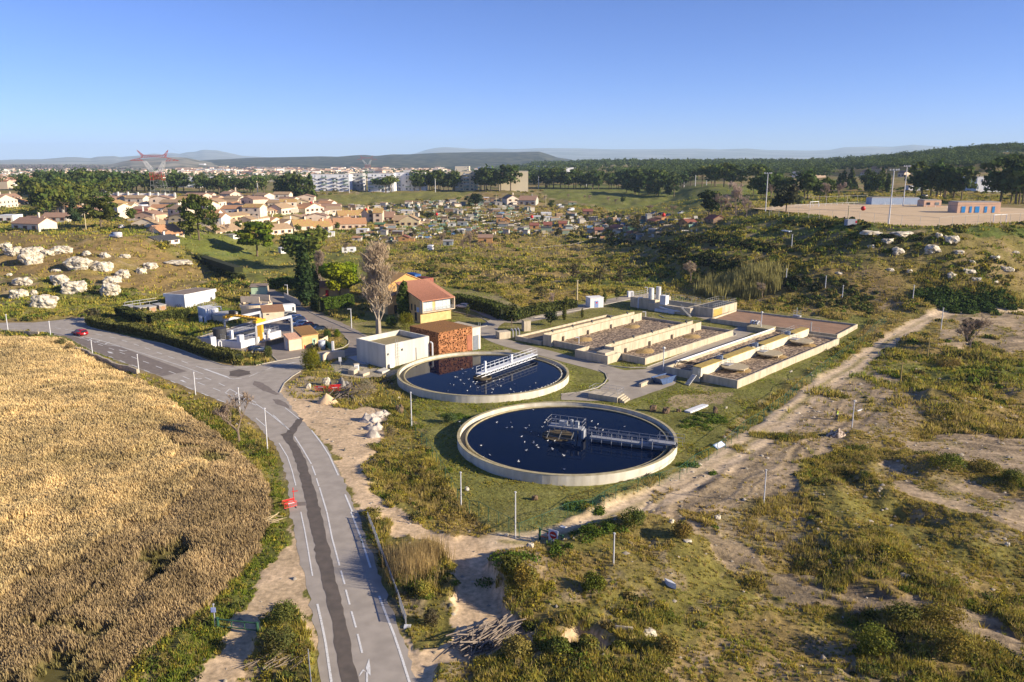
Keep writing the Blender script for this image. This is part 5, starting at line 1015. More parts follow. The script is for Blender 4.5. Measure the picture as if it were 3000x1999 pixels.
# ------------------------------------------------------------------ cars
def car(label,p,rz,col,kind='hatch',name='parked_car',group=None):
    t=thing(name,label,'car' if kind!='van' else 'van',(p.x,p.y,p.z+.01),rz,group)
    body=mat('car_'+col[0],col[1],tuple(v*.85 for v in col[1]),sc=.5,rough=.25,spec=.6)
    L,Wd=4.2,1.76
    if kind=='van': L,Wd=5.0,1.95
    prof={'hatch':[(-2.1,.3),(-2.12,.75),(-2.0,.95),(-1.75,1.35),(-1.35,1.47),(.2,1.46),(.95,.98),(1.85,.82),(2.08,.6),(2.1,.3)],'van':[(-2.5,.35),(-2.5,1.9),(-2.4,2.1),(1.2,2.1),(1.7,1.35),(2.3,1.1),(2.5,.8),(2.5,.35)]}[kind]
    bm=bmesh.new(); n=len(prof); rows=[]
    for s,f in ((-1,0.0),(-1,1),(1,1),(1,0)):
        pass
    def wz(z): return Wd/2*(1.0 if z<.95 else 1-.16*min(1,(z-.95)/.5))
    lf=[bm.verts.new((x,-wz(z),z)) for x,z in prof]; rt=[bm.verts.new((x,wz(z),z)) for x,z in prof]
    bm.faces.new(lf); bm.faces.new(rt[::-1])
    for i in range(n): j=(i+1)%n; bm.faces.new((lf[j],lf[i],rt[i],rt[j]))
    bmesh.ops.recalc_face_normals(bm,faces=bm.faces[:]); bmesh.ops.bevel(bm,geom=bm.edges[:],offset=.07,segments=2,affect='EDGES')
    me=bpy.data.meshes.new('body'); bm.to_mesh(me); bm.free(); me.materials.append(body); me.shade_smooth(); o=bpy.data.objects.new('body',me); COL.objects.link(o); o.parent=t
    gl=mat('car_glass',(.02,.025,.03),rough=.06,spec=.8)
    if kind=='hatch':
        A=MB(); A.quad((1.0,-.70,1.0),(.98,.70,1.0),(.27,.64,1.45),(.27,-.64,1.45)); A.quad((1.03,-.70,.99),(1.03,.70,.99),(.3,.64,1.47),(.3,-.64,1.47)); A.f=[(4,5,6,7),(0,3,2,1)]; obj('windscreen',A,gl,t)
        A=MB(); A.quad((-2.04,.68,1.0),(-2.04,-.68,1.0),(-1.76,-.62,1.38),(-1.76,.62,1.38)); obj('rear_window',A,gl,t)
        for s in (-1,1):
            A=MB(); A.quad((-1.6,s*.885,.98),(.75,s*.885,.98),(.22,s*.80,1.38),(-1.4,s*.80,1.38)); A.f=[tuple(range(4)) if s<0 else (3,2,1,0)]; obj('side_window',A,gl,t)
    else:
        A=MB(); A.quad((1.74,-.8,1.38),(1.74,.8,1.38),(1.3,.74,1.98),(1.3,-.74,1.98)); obj('windscreen',A,gl,t)
        for s in (-1,1): A=MB(); A.quad((.3,s*.99,1.35),(1.5,s*.99,1.35),(1.15,s*.90,1.9),(.3,s*.90,1.9)); A.f=[tuple(range(4)) if s<0 else (3,2,1,0)]; obj('side_window',A,gl,t)
    wx=L*.31
    for x in (-wx,wx):
        for s in (-1,1):
            wh=obj('wheel',MB().tube((x,s*(Wd/2-.2),.32),(x,s*(Wd/2+.01),.32),.32,14),BLACK,t); obj('rim',MB().tube((x,s*(Wd/2),.32),(x,s*(Wd/2+.03),.32),.2,10),GALV,wh)
    for s in (-.6,.6): obj('headlight',MB().box(L/2-.06,s,.62,.1,.36,.16),mat('lamp_glass',(.7,.72,.75),rough=.1),t); obj('tail_light',MB().box(-L/2+.0,s*1.1,.72,.1,.22,.2),mat('tail_red',(.5,.02,.02),rough=.3),t)
    obj('number_plate',MB().box(-L/2-.03,0,.5,.03,.5,.12),WHITEW,t)
    return t
RED=('red',(.42,.012,.02)); WHT=('white',(.72,.73,.75)); BLK=('black',(.015,.017,.02)); NAV=('navy',(.02,.035,.09)); SIL=('silver',(.42,.43,.45)); BLU=('blue',(.05,.10,.28)); YEL=('yellow',(.75,.5,.03))
pc=Zp('E',735,572); car('red hatchback driving alone on the curved road',pc,R_(148),RED,name='driving_car')
for (r,x,y,c,a,lab) in (('P',1330,695,WHT,R_(205),'white hatchback with its tail to the yard, between dark cars'),('P',1410,728,RED,R_(205),'dark red car in the yard row next to the white hatchback'),('P',1490,762,BLK,R_(205),'black car, second nearest in the yard row'),('P',1590,790,('black_green',(.02,.03,.03)),R_(205),'black car nearest the hedge at the front end of the yard row'),('P',1285,640,NAV,R_(205),'navy car parked just behind the white hatchback'),('P',1235,610,BLU,R_(205),'blue car parked in the middle of the yard row'),('P',1165,580,BLK,R_(205),'dark car near the rear end of the yard row'),('P',1110,555,SIL,R_(205),'silver car at the rear end of the yard row'),('P',690,1085,NAV,R_(28),'dark blue car parked alone behind the roadside hedge'),('Q',1455,605,WHT,R_(150),'white hatchback parked on the lane right of the yellow office')):
    car(lab,Zp(r,x,y),a,c,group='cars parked inside the plant' if r=='P' and x>1000 else None)
for (x,y,c,lab,k) in ((1300,720,NAV,'navy','hatch'),(1365,720,BLK,'black','hatch'),(1435,735,NAV,'dark blue','hatch'),(1550,718,SIL,'silver','hatch'),(430,640,WHT,'white','hatch'),(450,660,SIL,'grey','hatch'),(540,690,WHT,'white van like','van')):
    car(lab+' vehicle parked '+('on the gravel lane by the farmhouse' if x<600 else 'in the row beyond the allotment sheds, '+['leftmost','second','third','rightmost'][[1300,1365,1435,1550].index(x)]),OG('C',x,y),R_(200+x%40),c,k)
for (x,y,c,lab) in ((1440,500,WHT,'white car beside the white cabin behind the pitch'),(1575,505,SIL,'silver car under the large pine behind the pitch'),(1550,562,YEL,'yellow car behind the pink changing rooms'),(1430,550,NAV,'dark car behind the fence of the pitch')): car(lab,OG('D',x,y),R_(170),c)
car('white car on the street beside the left houses',OG('T',1680,1070),R_(100),WHT); car('white van standing at the end of the street on the left','' or OG('T',1600,1215),R_(155),WHT,'van')
# motor caravan, small caravans
def caravan(label,r,x,y,rz,L=6.2,h=2.6):
    p=OG(r,x,y); t=thing('caravan',label,'caravan',tuple(p),rz); A=MB(); A.v=[];A.prism([(-L/2,-1.1),(L/2-.8,-1.1),(L/2,-.9),(L/2,.9),(L/2-.8,1.1),(-L/2,1.1)],.35,h); obj('body',A,mat('bright_white',(0,0,0)),t); obj('roof',MB().box(0,0,h+.002,L-.6,2.0,.15),WHITEW,t)
    for q in (-L/4,L/5): obj('window',MB().box(q,-1.12,1.3,1.1,.05,.6),mat('dark_glass',(0,0,0)),t)
    for q in (-1.6,1.7): obj('wheel',MB().tube((q,-1.15,.35),(q,-.9,.35),.35,10),BLACK,t)
caravan('white motor caravan parked on the grass behind the bare poplar','B',855,1055,R_(10)); caravan('small white caravan on the meadow left of the wooden cabin','V',1335,745,R_(80),3.8,2.3); caravan('white caravan half hidden behind the dark green pine','B',240,1080,R_(120),5.5)
# ------------------------------------------------------------------ lamps and poles
def hp(r,b,t_): p=OG(r,*b); return p,max(1.5,topz(p,r,*t_))
poles=[('E',(468,595),(445,447)),('E',(75,540),(58,385)),('E',(850,745),(815,625)),('E',(1278,925),(1265,752)),('E',(1797,1120),(1775,915)),('E',(2207,1310),(2180,1060)),('_',(784,1320),(782,1198)),
('J',(1158,435),(1148,145)),('J',(1571,1100),(1563,815)),('J',(2024,1360),(2012,980)),('N',(1035,525),(1040,170)),('K',(2102,1080),(2122,795)),('H',(770,1430),(795,1180)),('H',(1588,520),(1605,325)),('H',(1326,277),(1335,115)),('H',(680,245),(690,117)),('H',(526,135),(531,30)),('H',(165,78),(168,-35)),('D',(217,1010),(220,905))]
plab=['second from the far left edge, near the red car','at the far left edge of the road','leaning pole by the stone wall bend','beside the right end of the stone wall','on the verge at the reed corner by the pale asphalt','beside the bare roadside tree','on the left verge above the dark tar patch','standing before the two round tanks','left front, just outside the nearest round tank','beside the green barrier at the fence corner','alone on the scrubby knoll in the foreground','at the edge of the construction dirt, right foreground','next to the person in the yellow vest','by the upper dirt track bend','in the dark scrub above the track bend','third from left along the ditch right of the basins','second from left along the ditch right of the basins','leftmost along the ditch right of the basins','under the terrace slope near the grey sheet']
for (r,b,t_),lb in zip(poles,plab):
    p,h=hp(r,b,t_); t=thing('thin_pole','slim white pole '+lb,'pole',tuple(p),group='slim white poles round the site'); rad=.045+.0004*p.y
    obj('shaft',MB().cyl(0,0,-.4,h,rad,rad*.8,n=8),STEELP,t); obj('cap',MB().cyl(0,0,h,h+.12,rad*1.5,n=8),STEELP,t)
def wpole(label,r,b,t_,m,rad=.13,name='wooden_pole'):
    p,h=hp(r,b,t_); t=thing(name,label,'pole',tuple(p)); obj('shaft',MB().cyl(0,0,-.4,h,rad,rad*.75,n=8),m,t); obj('crossarm',MB().box(0,0,h-.3,.9,.12,.14),m,t)
YWOOD=mat('yellowed_wood',(.40,.30,.12),(.30,.22,.09),sc=2,rough=.9)
wpole('wooden pole left of the lone dark tree','H',(1465,775),(1475,590),YWOOD); wpole('leaning wooden pole above the dirt clearing','H',(1216,1000),(1237,820),YWOOD)
wpole('tall lattice concrete pole behind the white hut','G',(597,465),(597,220),mat('pale_post',(.62,.52,.32),(.40,.33,.2),sc=3,stretch=(1,1,3)),.22,'concrete_pole')
wpole('pale concrete pole on the grass in front of the pitch','D',(728,828),(735,635),mat('pale_post',(0,0,0)),.2,'concrete_pole')
wpole('wooden pole at the left edge of the allotments car park','C',(310,635),(310,530),mat('pale_post',(0,0,0)),.2); wpole('wooden pole behind the allotments near the farmhouse','B',(2207,640),(2207,535),mat('pale_post',(0,0,0)),.2)
wpole('pale pole in front of the left hillside houses','T',(1190,1110),(1180,875),mat('pale_post',(0,0,0)),.2,'concrete_pole')
def lamp(label,r,b,t_,kind='arm',group=None):
    p,h=hp(r,b,t_); t=thing('street_lamp',label,'street lamp',tuple(p),group=group); rad=.05+.00035*p.y
    obj('post',MB().cyl(0,0,-.3,h,rad*1.1,rad*.8,n=8),STEELP,t)
    if kind=='globe': A=MB(); A.lathe(0,0,[(.01,h),(.22,h+.08),(.3,h+.28),(.2,h+.5),(.01,h+.55)],12); obj('lamp_globe',A,mat('opal_glass',(.75,.74,.70),rough=.2),t,smooth=True)
    else: obj('lamp_head',MB().box(-.35,0,h-.02,.9,.28,.14),STEELP,t)
lamp('globe lamp at the near left corner of the long basin','G',(1388,1055),(1397,860),'globe'); lamp('globe lamp beside the small outlet tank, right of the basins','G',(2285,695),(2298,530),'globe')
lamp('lamp on the inner left wall of the twin basin','G',(613,838),(640,750)); lamp('lamp at the far end of the twin basin','G',(1225,600),(1232,515)); lamp('lamp on the round island by the headworks','G',(1238,430),(1255,290))
lamp('lamp post on the lawn edge left of the bare poplar','F',(878,665),(870,490)); lamp('lamp post beside the shaded driveway','P',(1145,290),(1135,80))
TL=[('C',(243,480),(243,365)),('C',(682,460),(682,355)),('C',(1137,440),(1137,345)),('C',(1580,465),(1582,343)),('C',(1683,460),(1683,338)),('C',(1787,450),(1787,340)),('C',(1822,400),(1828,338)),('C',(1862,410),(1862,345)),('B',(858,520),(858,415)),('B',(1648,510),(1645,390)),('B',(2055,500),(2053,380)),('B',(1253,510),(1253,440)),('B',(20,570),(12,430))]
TL.sort(key=lambda q:px(q[0],*q[1])[0])
for i,(r,b,t_) in enumerate(TL): lamp('tall grey road lamp on the distant bypass, '+ordl(i,len(TL)),r,b,t_,group='lamps along the distant bypass')
# floodlight masts
for lab,r,b,t_ in (('nearer floodlight mast at the front edge of the sports pitch','D',(1108,805),(1145,310)),('farther floodlight mast behind the sports pitch','D',(1240,640),(1268,275)),('tall floodlight mast left of the pitch, beside the bare tree','C',(2328,690),(2345,340))):
    p,h=hp(r,b,t_); t=thing('floodlight_mast',lab,'floodlight',tuple(p)); obj('mast',MB().cyl(0,0,-.5,h,.24,.14,n=10),STEELP,t); obj('crossbar',MB().box(0,0,h-.2,3.0,.14,.14),STEELP,t)
    for q in (-1.3,-.3,.7,1.4): obj('floodlight',MB().box(q,-.1,h-.05,.5,.35,.45),GALV,t)
# ------------------------------------------------------------------ fences
def meshmat():
    m=bpy.data.materials.new('wire_mesh'); m.use_nodes=True; t=m.node_tree; n=t.nodes; l=t.links; b=n['Principled BSDF']; b.inputs['Base Color'].default_value=(.03,.15,.09,1); b.inputs['Roughness'].default_value=.6
    tc=n.new('ShaderNodeTexCoord'); ck=n.new('ShaderNodeTexNoise'); ck.inputs['Scale'].default_value=14; gt=n.new('ShaderNodeMath'); gt.operation='LESS_THAN'; gt.inputs[1].default_value=.36
    tr=n.new('ShaderNodeBsdfTransparent'); mx=n.new('ShaderNodeMixShader'); l.new(tc.outputs['Object'],ck.inputs['Vector']); l.new(ck.outputs[0],gt.inputs[0]); l.new(gt.outputs[0],mx.inputs[0]); l.new(tr.outputs[0],mx.inputs[1]); l.new(b.outputs[0],mx.inputs[2]); l.new(mx.outputs[0],n['Material Output'].inputs[0]); return m
MESH=meshmat()
def fence(label,pts,h=1.8,sp=3.0,m=GREENP,panel=True,r=.04,name='mesh_fence',railtop=True):
    P=[Vector((p.x,p.y,gz(p.x,p.y))) for p in pts]; c=P[0].copy(); t=thing(name,label,'fence',tuple(c)); A=MB(); B=MB(); npost=0
    for a,b in zip(P[:-1],P[1:]):
        L=(b-a).length; n=max(1,round(L/sp))
        for i in range(n):
            q0=a.lerp(b,i/n)-c; q1=a.lerp(b,(i+1)/n)-c; g0=gz(q0.x+c.x,q0.y+c.y)-c.z; g1=gz(q1.x+c.x,q1.y+c.y)-c.z; q0.z=g0;q1.z=g1
            if npost<98: obj('post',MB().tube(q0-Vector((0,0,.3)),q0+Vector((0,0,h)),r,5),m,t); npost+=1
            if railtop: B.tube(q0+Vector((0,0,h-.03)),q1+Vector((0,0,h-.03)),r*.7,4)
            if panel: A.quad(q0+Vector((0,0,.05)),q1+Vector((0,0,.05)),q1+Vector((0,0,h-.05)),q0+Vector((0,0,h-.05)))
    if railtop: obj('top_rail',B,m,t)
    if panel: obj('mesh_panel',A,MESH,t)
    return t
fence('green mesh fence curving left of the nearest round tank',[Gp('J',*q) for q in ((900,150),(960,210),(1060,330),(1150,440),(1240,560),(1330,700),(1440,880),(1540,1050),(1640,1150),(1720,1170),(1800,1215),(1885,1262),(1970,1312),(2055,1372))])
fence('long green mesh fence between the plant and the dirt track',[Gp('K',*q) for q in ((60,1360),(250,1290),(465,1205),(668,1165),(865,1062),(1050,992),(1230,925),(1400,870),(1520,770),(1640,710),(1780,620),(1930,480),(2100,360),(2281,240))]+[Gp('H',*q) for q in ((150,1200),(260,1100),(480,930),(780,700),(960,560),(1090,460))])
fence('green mesh fence by the brown round bush at the entrance',[Gp('F',*q) for q in ((515,1040),(600,1050),(720,1085),(800,1110))],1.9)
fence('low wire fence crossing the scrub behind the plant',[Gp('C',*q) for q in ((180,1070),(300,1055),(450,1030),(690,985))],1.4,6,mat('wire_grey',(.5,.48,.45)),False,.06)
fence('green fence along the lawn below the big pines',[Gp('A',*q) for q in ((1865,1105),(2050,1100),(2352,1095))],1.6,5)
def P2(*q): return [Zp('_',a,b,FIELDH) for a,b in q]
fence('tall mesh fence along the near side of the pitch',P2((2255,625),(2400,640),(2560,655),(2640,663),(2750,668),(2900,662),(3040,652)),3.4,6,mat('wire_grey',(0,0,0)),False,.06)
fence('white rail fence along the far side of the pitch',P2((2328,608),(2550,598),(2640,603),(2740,609),(2810,612)),1.1,4,WHITEW,False,.07,'white_rail')
fence('wire fence with tall posts left of the pitch',P2((2255,622),(2270,612),(2340,604),(2420,602),(2540,597)),4,8,mat('wire_grey',(0,0,0)),False,.07)
# road guard rail with pickets
def guard():
    P=[Zp('M',*q) for q in ((1250,70),(1300,190),(1360,360),(1420,520),(1480,680),(1545,880))]
    c=P[0]; t=thing('picket_railing','grey metal picket railing beside the road bend in the foreground','railing',tuple(c)); A=MB(); 
    for a,b in zip(P[:-1],P[1:]):
        L=(b-a).length; n=max(1,round(L/1.6)); a=a-c;b=b-c
        for z in (.12,1.02): A.tube(a+Vector((0,0,z)),b+Vector((0,0,z)),.035,5)
        for i in range(n): q=a.lerp(b,i/n); obj('post',MB().box(q.x,q.y,-.2,.09,.09,1.3),GALV,t)
        k=int(L/.16)
        for i in range(k): q=a.lerp(b,i/k); A.box(q.x,q.y,.12,.06,.06,.9)
    obj('pickets',A,GALV,t); q=P[-1]-c; obj('end_block',MB().box(q.x+.1,q.y-.1,-.1,.6,.5,.25),WHITEW,t)
    k=Zp('M',795,1130); e=Zp('M',830,1500); t=thing('picket_railing','short grey railing at the bottom left of the road','railing',tuple(k)); d=e-k; A=MB(); 
    for z in (.12,.95): A.tube((0,0,z),(d.x,d.y,z),.04,5)
    [A.box(d.x*i/40,d.y*i/40,.12,.045,.045,.85) for i in range(41)]; obj('pickets',A,GALV,t)
guard()
# green swing barriers with signs
def barrier(label,a,b,h,signs,side):
    t=thing('swing_barrier',label,'barrier',tuple(a)); d=b-a; dn=d.normalized()
    for q,hh in ((Vector(),h+.15),(d,h+.1)): obj('post',MB().cyl(q.x,q.y,-.2,hh,.13,n=10),GREENP,t)
    obj('top_bar',MB().tube((0,0,h),(d.x,d.y,h),.07,6),GREENP,t); obj('lower_bar',MB().tube((0,0,h*.4),(d.x,d.y,h*.4),.06,6),mat('barrier_red',(.35,.10,.06)) if signs else GREENP,t)
    A=MB(); [A.tube((d.x*k,d.y*k,h*.4),(d.x*k,d.y*k,h),.05,5) for k in (.35,.68)]; obj('braces',A,GREENP,t)
    if signs:
        ang=math.atan2(d.y,d.x); q=d*.62
        s=thing('no_entry_sign','white board with red no entry disc on the green barrier','sign',(a.x+q.x-math.sin(-ang)*0,a.y+q.y,a.z),ang)
        obj('board',MB().box(0,-.13,.35,1.15,.04,1.35),mat('sign_white',(.75,.76,.82),(.62,.64,.72),sc=2,rough=.5),s)
        obj('red_disc',MB().tube((0,-.155,1.1),(0,-.18,1.1),.42,24),mat('red_paint',(0,0,0)),s); obj('white_bar',MB().box(0,-.19,1.03,.58,.02,.14),mat('bright_white',(0,0,0)),s)
        q=d*.44; s=thing('round_sign','small round red ringed sign left of the no entry board','sign',(a.x+q.x,a.y+q.y,a.z),ang); obj('ring',MB().tube((0,-.12,.95),(0,-.14,.95),.27,20),mat('red_paint',(0,0,0)),s); obj('face',MB().tube((0,-.145,.95),(0,-.16,.95),.19,20),mat('sign_white',(0,0,0)),s)
A1=Zp('K',232,1375); B1=Zp('K',422,1432); barrier('green swing barrier with signs at the start of the dirt track',A1,B1,1.25,True,1)
A1=Zp('M',105,912); B1=Zp('M',407,945); barrier('green swing barrier across the gravel path, lower left',A1,B1,1.15,False,1)
p,h=hp('M',(105,912),(88,705)); t=thing('hooped_post_sign','grey hooped post with a small blue sign by the left barrier','sign',(p.x-.25,p.y,p.z)); obj('post',MB().cyl(0,0,-.2,h,.06,n=8),GALV,t); obj('blue_plate',MB().box(0,-.09,h-.75,.42,.04,.45),mat('sign_blue',(.22,.28,.6),(.4,.45,.7),sc=3),t); obj('hoop',MB().lathe(0,0,[(.001,h-.15),(.1,h-.1),(.1,h),(.02,h+.05)],12),GALV,t)
# board leaning on the fence
p=Zp('K',1735,600); t=thing('info_board','white board with blue border leaning against the green fence','sign',(p.x,p.y,0),R_(47)); t.scale=(.62,.9,.45); obj('board',MB().quad((-1.9,-.4,.25),(1.9,-.4,.25),(1.9,.5,1.2),(-1.9,.5,1.2)).quad((-1.9,-.35,.2),(-1.9,.55,1.15),(1.9,.55,1.15),(1.9,-.35,.2)),mat('sign_blue2',(.25,.40,.72)),t); obj('panel',MB().quad((-1.7,-.34,.33),(1.7,-.34,.33),(1.7,.42,1.14),(-1.7,.42,1.14)),mat('sign_white',(0,0,0)),t)
# ------------------------------------------------------------------ trees
BARK=mat('bark',(.20,.15,.10),(.12,.09,.06),sc=3,rough=.95,stretch=(1,1,.3)); PBARK=mat('pale_bark',(.42,.36,.29),(.30,.25,.2),sc=3,rough=.95)
TWIG=mat('twigs',(.27,.20,.145),(.20,.15,.11),sc=2,rough=.95)
LEAF=leafmat('tree_leaves',.25,2.2,1.3)
def qmesh(name,parts,m):
    V=np.concatenate([p[0] for p in parts]); C=np.concatenate([p[1] for p in parts]); n=len(V)//4
    me=bpy.data.meshes.new(name); me.vertices.add(len(V)); me.vertices.foreach_set('co',V.astype(np.float32).ravel()); me.loops.add(len(V)); me.loops.foreach_set('vertex_index',np.arange(len(V),dtype=np.int32))
    me.polygons.add(n); me.polygons.foreach_set('loop_start',np.arange(0,len(V),4,dtype=np.int32)); me.update(calc_edges=True)
    a=me.color_attributes.new('col','FLOAT_COLOR','POINT'); c=np.ones((len(V),4),np.float32); c[:,:3]=C; a.data.foreach_set('color',c.ravel()); me.materials.append(m); return me
def lobes(L,n,s,col,low=-.5):
    L=np.array(L,float); A=L[:,3]*L[:,3]; k=np.maximum(8,(n*A/A.sum()).astype(int)); out=[]
    for l,kk in zip(L,k):
        tint=np.array(col)*rng.uniform(.8,1.2)*np.array([rng.uniform(.85,1.2),1,rng.uniform(.8,1.1)])
        v,_,c=quads(np.array([l[0]]),np.array([l[1]]),np.array([l[2]]),np.array([l[3]]),np.array([l[4]]),tint[None],int(kk),s,low=low); out.append((v,c))
    return out
def tubemesh(name,segs,m,n=6):
    A=MB(); [A.tube(a,b,r0,n,r1) for a,b,r0,r1 in segs]; me=bpy.data.meshes.new(name); me.from_pydata(A.v,[],A.f); me.materials.append(m); me.update(); return me
def tmpl(kind,seed,n=None,s=None,col=None):
    random.seed(seed); L=[]; segs=[]
    if kind=='pine':
        col=col or (.045,.065,.022); n=n or 700; s=s or .085
        for k in range(16):
            a=k*2.4+random.uniform(-.5,.5); z=.36+.036*k; q=random.uniform(.16,.34)*(1.1-abs(z-.55)*1.1); L.append((q*math.cos(a),q*math.sin(a),z,random.uniform(.13,.2),random.uniform(.06,.11)))
        L.append((0,0,.86,.2,.12)); segs=[((0,0,-.05),(.01,0,.62),.025,.014)]+[((.005,0,.3+.03*i),(l[0]*.8,l[1]*.8,l[2]),.009,.004) for i,l in enumerate(L[:7])]
    elif kind=='umbrella':
        col=col or (.075,.10,.02); n=n or 800; s=s or .07
        for k in range(13):
            a=k*2.4; q=.42*math.sqrt(k/13); L.append((q*math.cos(a),q*math.sin(a),.80+random.uniform(-.06,.06)-q*.35,random.uniform(.16,.23),random.uniform(.11,.17)))
        segs=[((0,0,-.05),(.02,0,.5),.028,.016)]+[((.02,0,.45),(l[0]*.8,l[1]*.8,l[2]-.05),.010,.004) for l in L[::2]]
    elif kind=='round':
        col=col or (.05,.065,.022); n=n or 600; s=s or .085
        for k in range(11):
            a=random.uniform(0,6.28); q=random.uniform(.05,.3); L.append((q*math.cos(a),q*math.sin(a),random.uniform(.3,.82),random.uniform(.16,.26),random.uniform(.13,.2)))
        segs=[((0,0,-.05),(0,0,.45),.025,.015)]
    elif kind=='conifer':
        col=col or (.04,.06,.028); n=n or 520; s=s or .07
        for k in range(10):
            z=.18+.075*k; r=.27*(1-z)+.03
            for j in range(3): a=random.uniform(0,6.28); L.append((r*.6*math.cos(a),r*.6*math.sin(a),z,r*.7,.06))
        L.append((0,0,.95,.035,.06)); segs=[((0,0,-.05),(0,0,.9),.018,.005)]
    elif kind=='cypress':
        col=col or (.035,.055,.02); n=n or 700; s=s or .045
        for k in range(14):
            z=.05+.065*k; r=.115*min(1,(z+.06)*4)*(1.0-max(0,z-.55)/.5)**.8+.01; L.append((random.uniform(-.012,.012),random.uniform(-.012,.012),z,r,.07))
        segs=[((0,0,-.05),(0,0,.3),.015,.01)]
    elif kind in('bare','poplar'):
        def br(p,d,l,r,lev):
            q=p+d*l; segs.append((p,q,r,r*.6))
            if lev==0: return
            for _ in range(3 if lev>1 else 4):
                if kind=='poplar': nd=(d*1.0+Vector((random.gauss(0,.22),random.gauss(0,.22),.25))).normalized()
                else: nd=(d+Vector((random.gauss(0,.55),random.gauss(0,.55),.15+random.gauss(0,.25)))).normalized()
                br(q if random.random()<.5 else p.lerp(q,random.uniform(.5,1)),nd,l*random.uniform(.6,.85),r*.55,lev-1)
        if kind=='bare': br(Vector((0,0,-.03)),Vector((.03,0,1)),.28,.022,4)
        else:
            segs.append((Vector((0,0,-.03)),Vector((0,0,.95)),.024,.004))
            for k in range(46):
                z=random.uniform(.12,.85); a=random.uniform(0,6.28); up=Vector((math.cos(a)*.32,math.sin(a)*.32,1)).normalized(); br(Vector((0,0,z)),up,.16*(1.1-z*.6),.007,2)
    tm=tubemesh(kind+'_trunk',segs,(PBARK if kind=='poplar' else BARK) if not kind in('bare',) else TWIG,5 if kind in('bare','poplar') else 6)
    if kind in('bare','poplar'):
        ends=[b for a,b,_,_ in segs if Vector(b).z>.2]; E_=np.array([tuple(e) for e in ends]); n2_=9 if kind=='bare' else 6; N=len(E_)*n2_; c=np.repeat(E_,n2_,0)+rng.normal(0,.012,(N,3))
        d=rng.normal(size=(N,3))*(.6 if kind=='bare' else .25); d[:,2]=np.abs(d[:,2])+.5; d/=np.linalg.norm(d,axis=1)[:,None]; Ls=rng.uniform(.03,.075,N)[:,None]; sd=np.cross(d,rng.normal(size=(N,3))); sd/=np.linalg.norm(sd,axis=1)[:,None]; sd*=.0026 if kind=='poplar' else .0045
        V=np.stack([c-sd,c+sd,c+d*Ls+sd*.4,c+d*Ls-sd*.4],1).reshape(-1,3); colr_=np.array(col or (.27,.205,.15)); C=np.repeat(colr_*rng.uniform(.8,1.2,(N,1)),4,0); cm=qmesh(kind+'_twigs',[(V,C)],LEAF)
    else: cm=qmesh(kind+'_crown',lobes(L,n,s,col,low=-.9),LEAF)
    return tm,cm
TM={}
def get(kind,v,**k):
    key=(kind,v)+tuple(sorted(k.items()))
    if key not in TM: TM[key]=tmpl(kind,v*13+len(kind),**k)
    return TM[key]
NAMES={'pine':'pine_tree','umbrella':'umbrella_pine','round':'evergreen_tree','conifer':'conifer_tree','cypress':'cypress_tree','bare':'bare_tree','poplar':'poplar_tree'}
def tree(kind,label,p,h,w=None,group=None,v=0,name=None,cat='tree',**k):
    tm,cm=get(kind,v,**k); t=thing(name or NAMES[kind],label,cat,(p.x,p.y,p.z),random.uniform(0,6.28),group)
    base={'pine':.9,'umbrella':.95,'round':.8,'conifer':.55,'cypress':.23,'bare':.75,'poplar':.36}[kind]; w=w or h*base; s=w/base; t.scale=(s,s,h)
    for nm,me in (('trunk',tm),('crown' if kind not in('bare','poplar') else 'twigs',cm)):
        o=bpy.data.objects.new(nm,me); COL.objects.link(o); o.parent=t
    return t
def ptree(kind,label,r,x,yb,hpx,wpx=None,group=None,v=0,**k):
    p=OG(r,x,yb); m_=mpp(p)*REG[r][2]; return tree(kind,label,p,hpx*m_*(1.25 if kind=='bare' else 1.03),wpx*m_ if wpx else None,group,v,**k)
ptree('pine','big dark pine with a pale trunk standing before the left terraces','U',490,775,610,520,v=1,n=2200,s=.055,col=(.075,.095,.022))
ptree('pine','wide pine with a forked pale trunk on the left hillside street','T',1395,1085,440,520,v=2,n=1600,s=.06,col=(.07,.085,.02))
ptree('conifer','slender pointed spruce beside the left hillside house','T',1030,1040,390,190,v=1,n=900)
ptree('pine','bright green leaning pine left of the dark pine on the lawn','U',1290,1010,470,520,v=3,n=2400,s=.07,col=(.11,.145,.015))
ptree('round','broad dark green pine on the lawn behind the tall cypress','B',440,1215,370,430,v=2,n=2600,s=.055,col=(.095,.12,.025))
ptree('round','glossy round pine in the garden beside the poplar','B',770,1475,325,310,v=5,n=5200,s=.065,col=(.15,.19,.012),name='umbrella_pine')
ptree('cypress','tallest dark cypress beside the shaded driveway','B',455,1560,570,150,v=1,n=3400,s=.035)
ptree('cypress','narrower dark cypress touching the tall one by the driveway','B',545,1480,330,75,v=2,n=1200)
ptree('cypress','pointed green cypress standing before the yellow office','Q',612,775,575,185,v=3,n=3200,s=.035,col=(.08,.115,.025))
ptree('poplar','tall bare poplar beside the lawn, behind the concrete building','Q',240,985,1180,680,v=1,col=(.40,.31,.21))
ptree('poplar','smaller bare poplar left of the garden house','B',600,1420,330,160,v=2)
ptree('bare','leafless tree leaning at the roadside edge of the reeds','E',2200,1560,420,420,v=3)
ptree('bare','lone tree half clad in dark ivy at the dirt clearing','H',1850,740,330,380,v=4); p=OG('H',1830,700); m_=mpp(p)*.31887
x_=p.x;L_=[(0,0,210*m_,45*m_,60*m_),(-15*m_,0,270*m_,50*m_,50*m_),(60*m_,0,260*m_,35*m_,45*m_),(-5*m_,0,140*m_,22*m_,50*m_)]
o=bpy.data.objects.new('ivy_mass',qmesh('ivy_mass',lobes(L_,1500,.45,(.05,.055,.03),low=-.9),LEAF)); COL.objects.link(o); o.location=p; setp(o,'dark ivy mass wrapped round the lone tree at the dirt clearing','ivy')
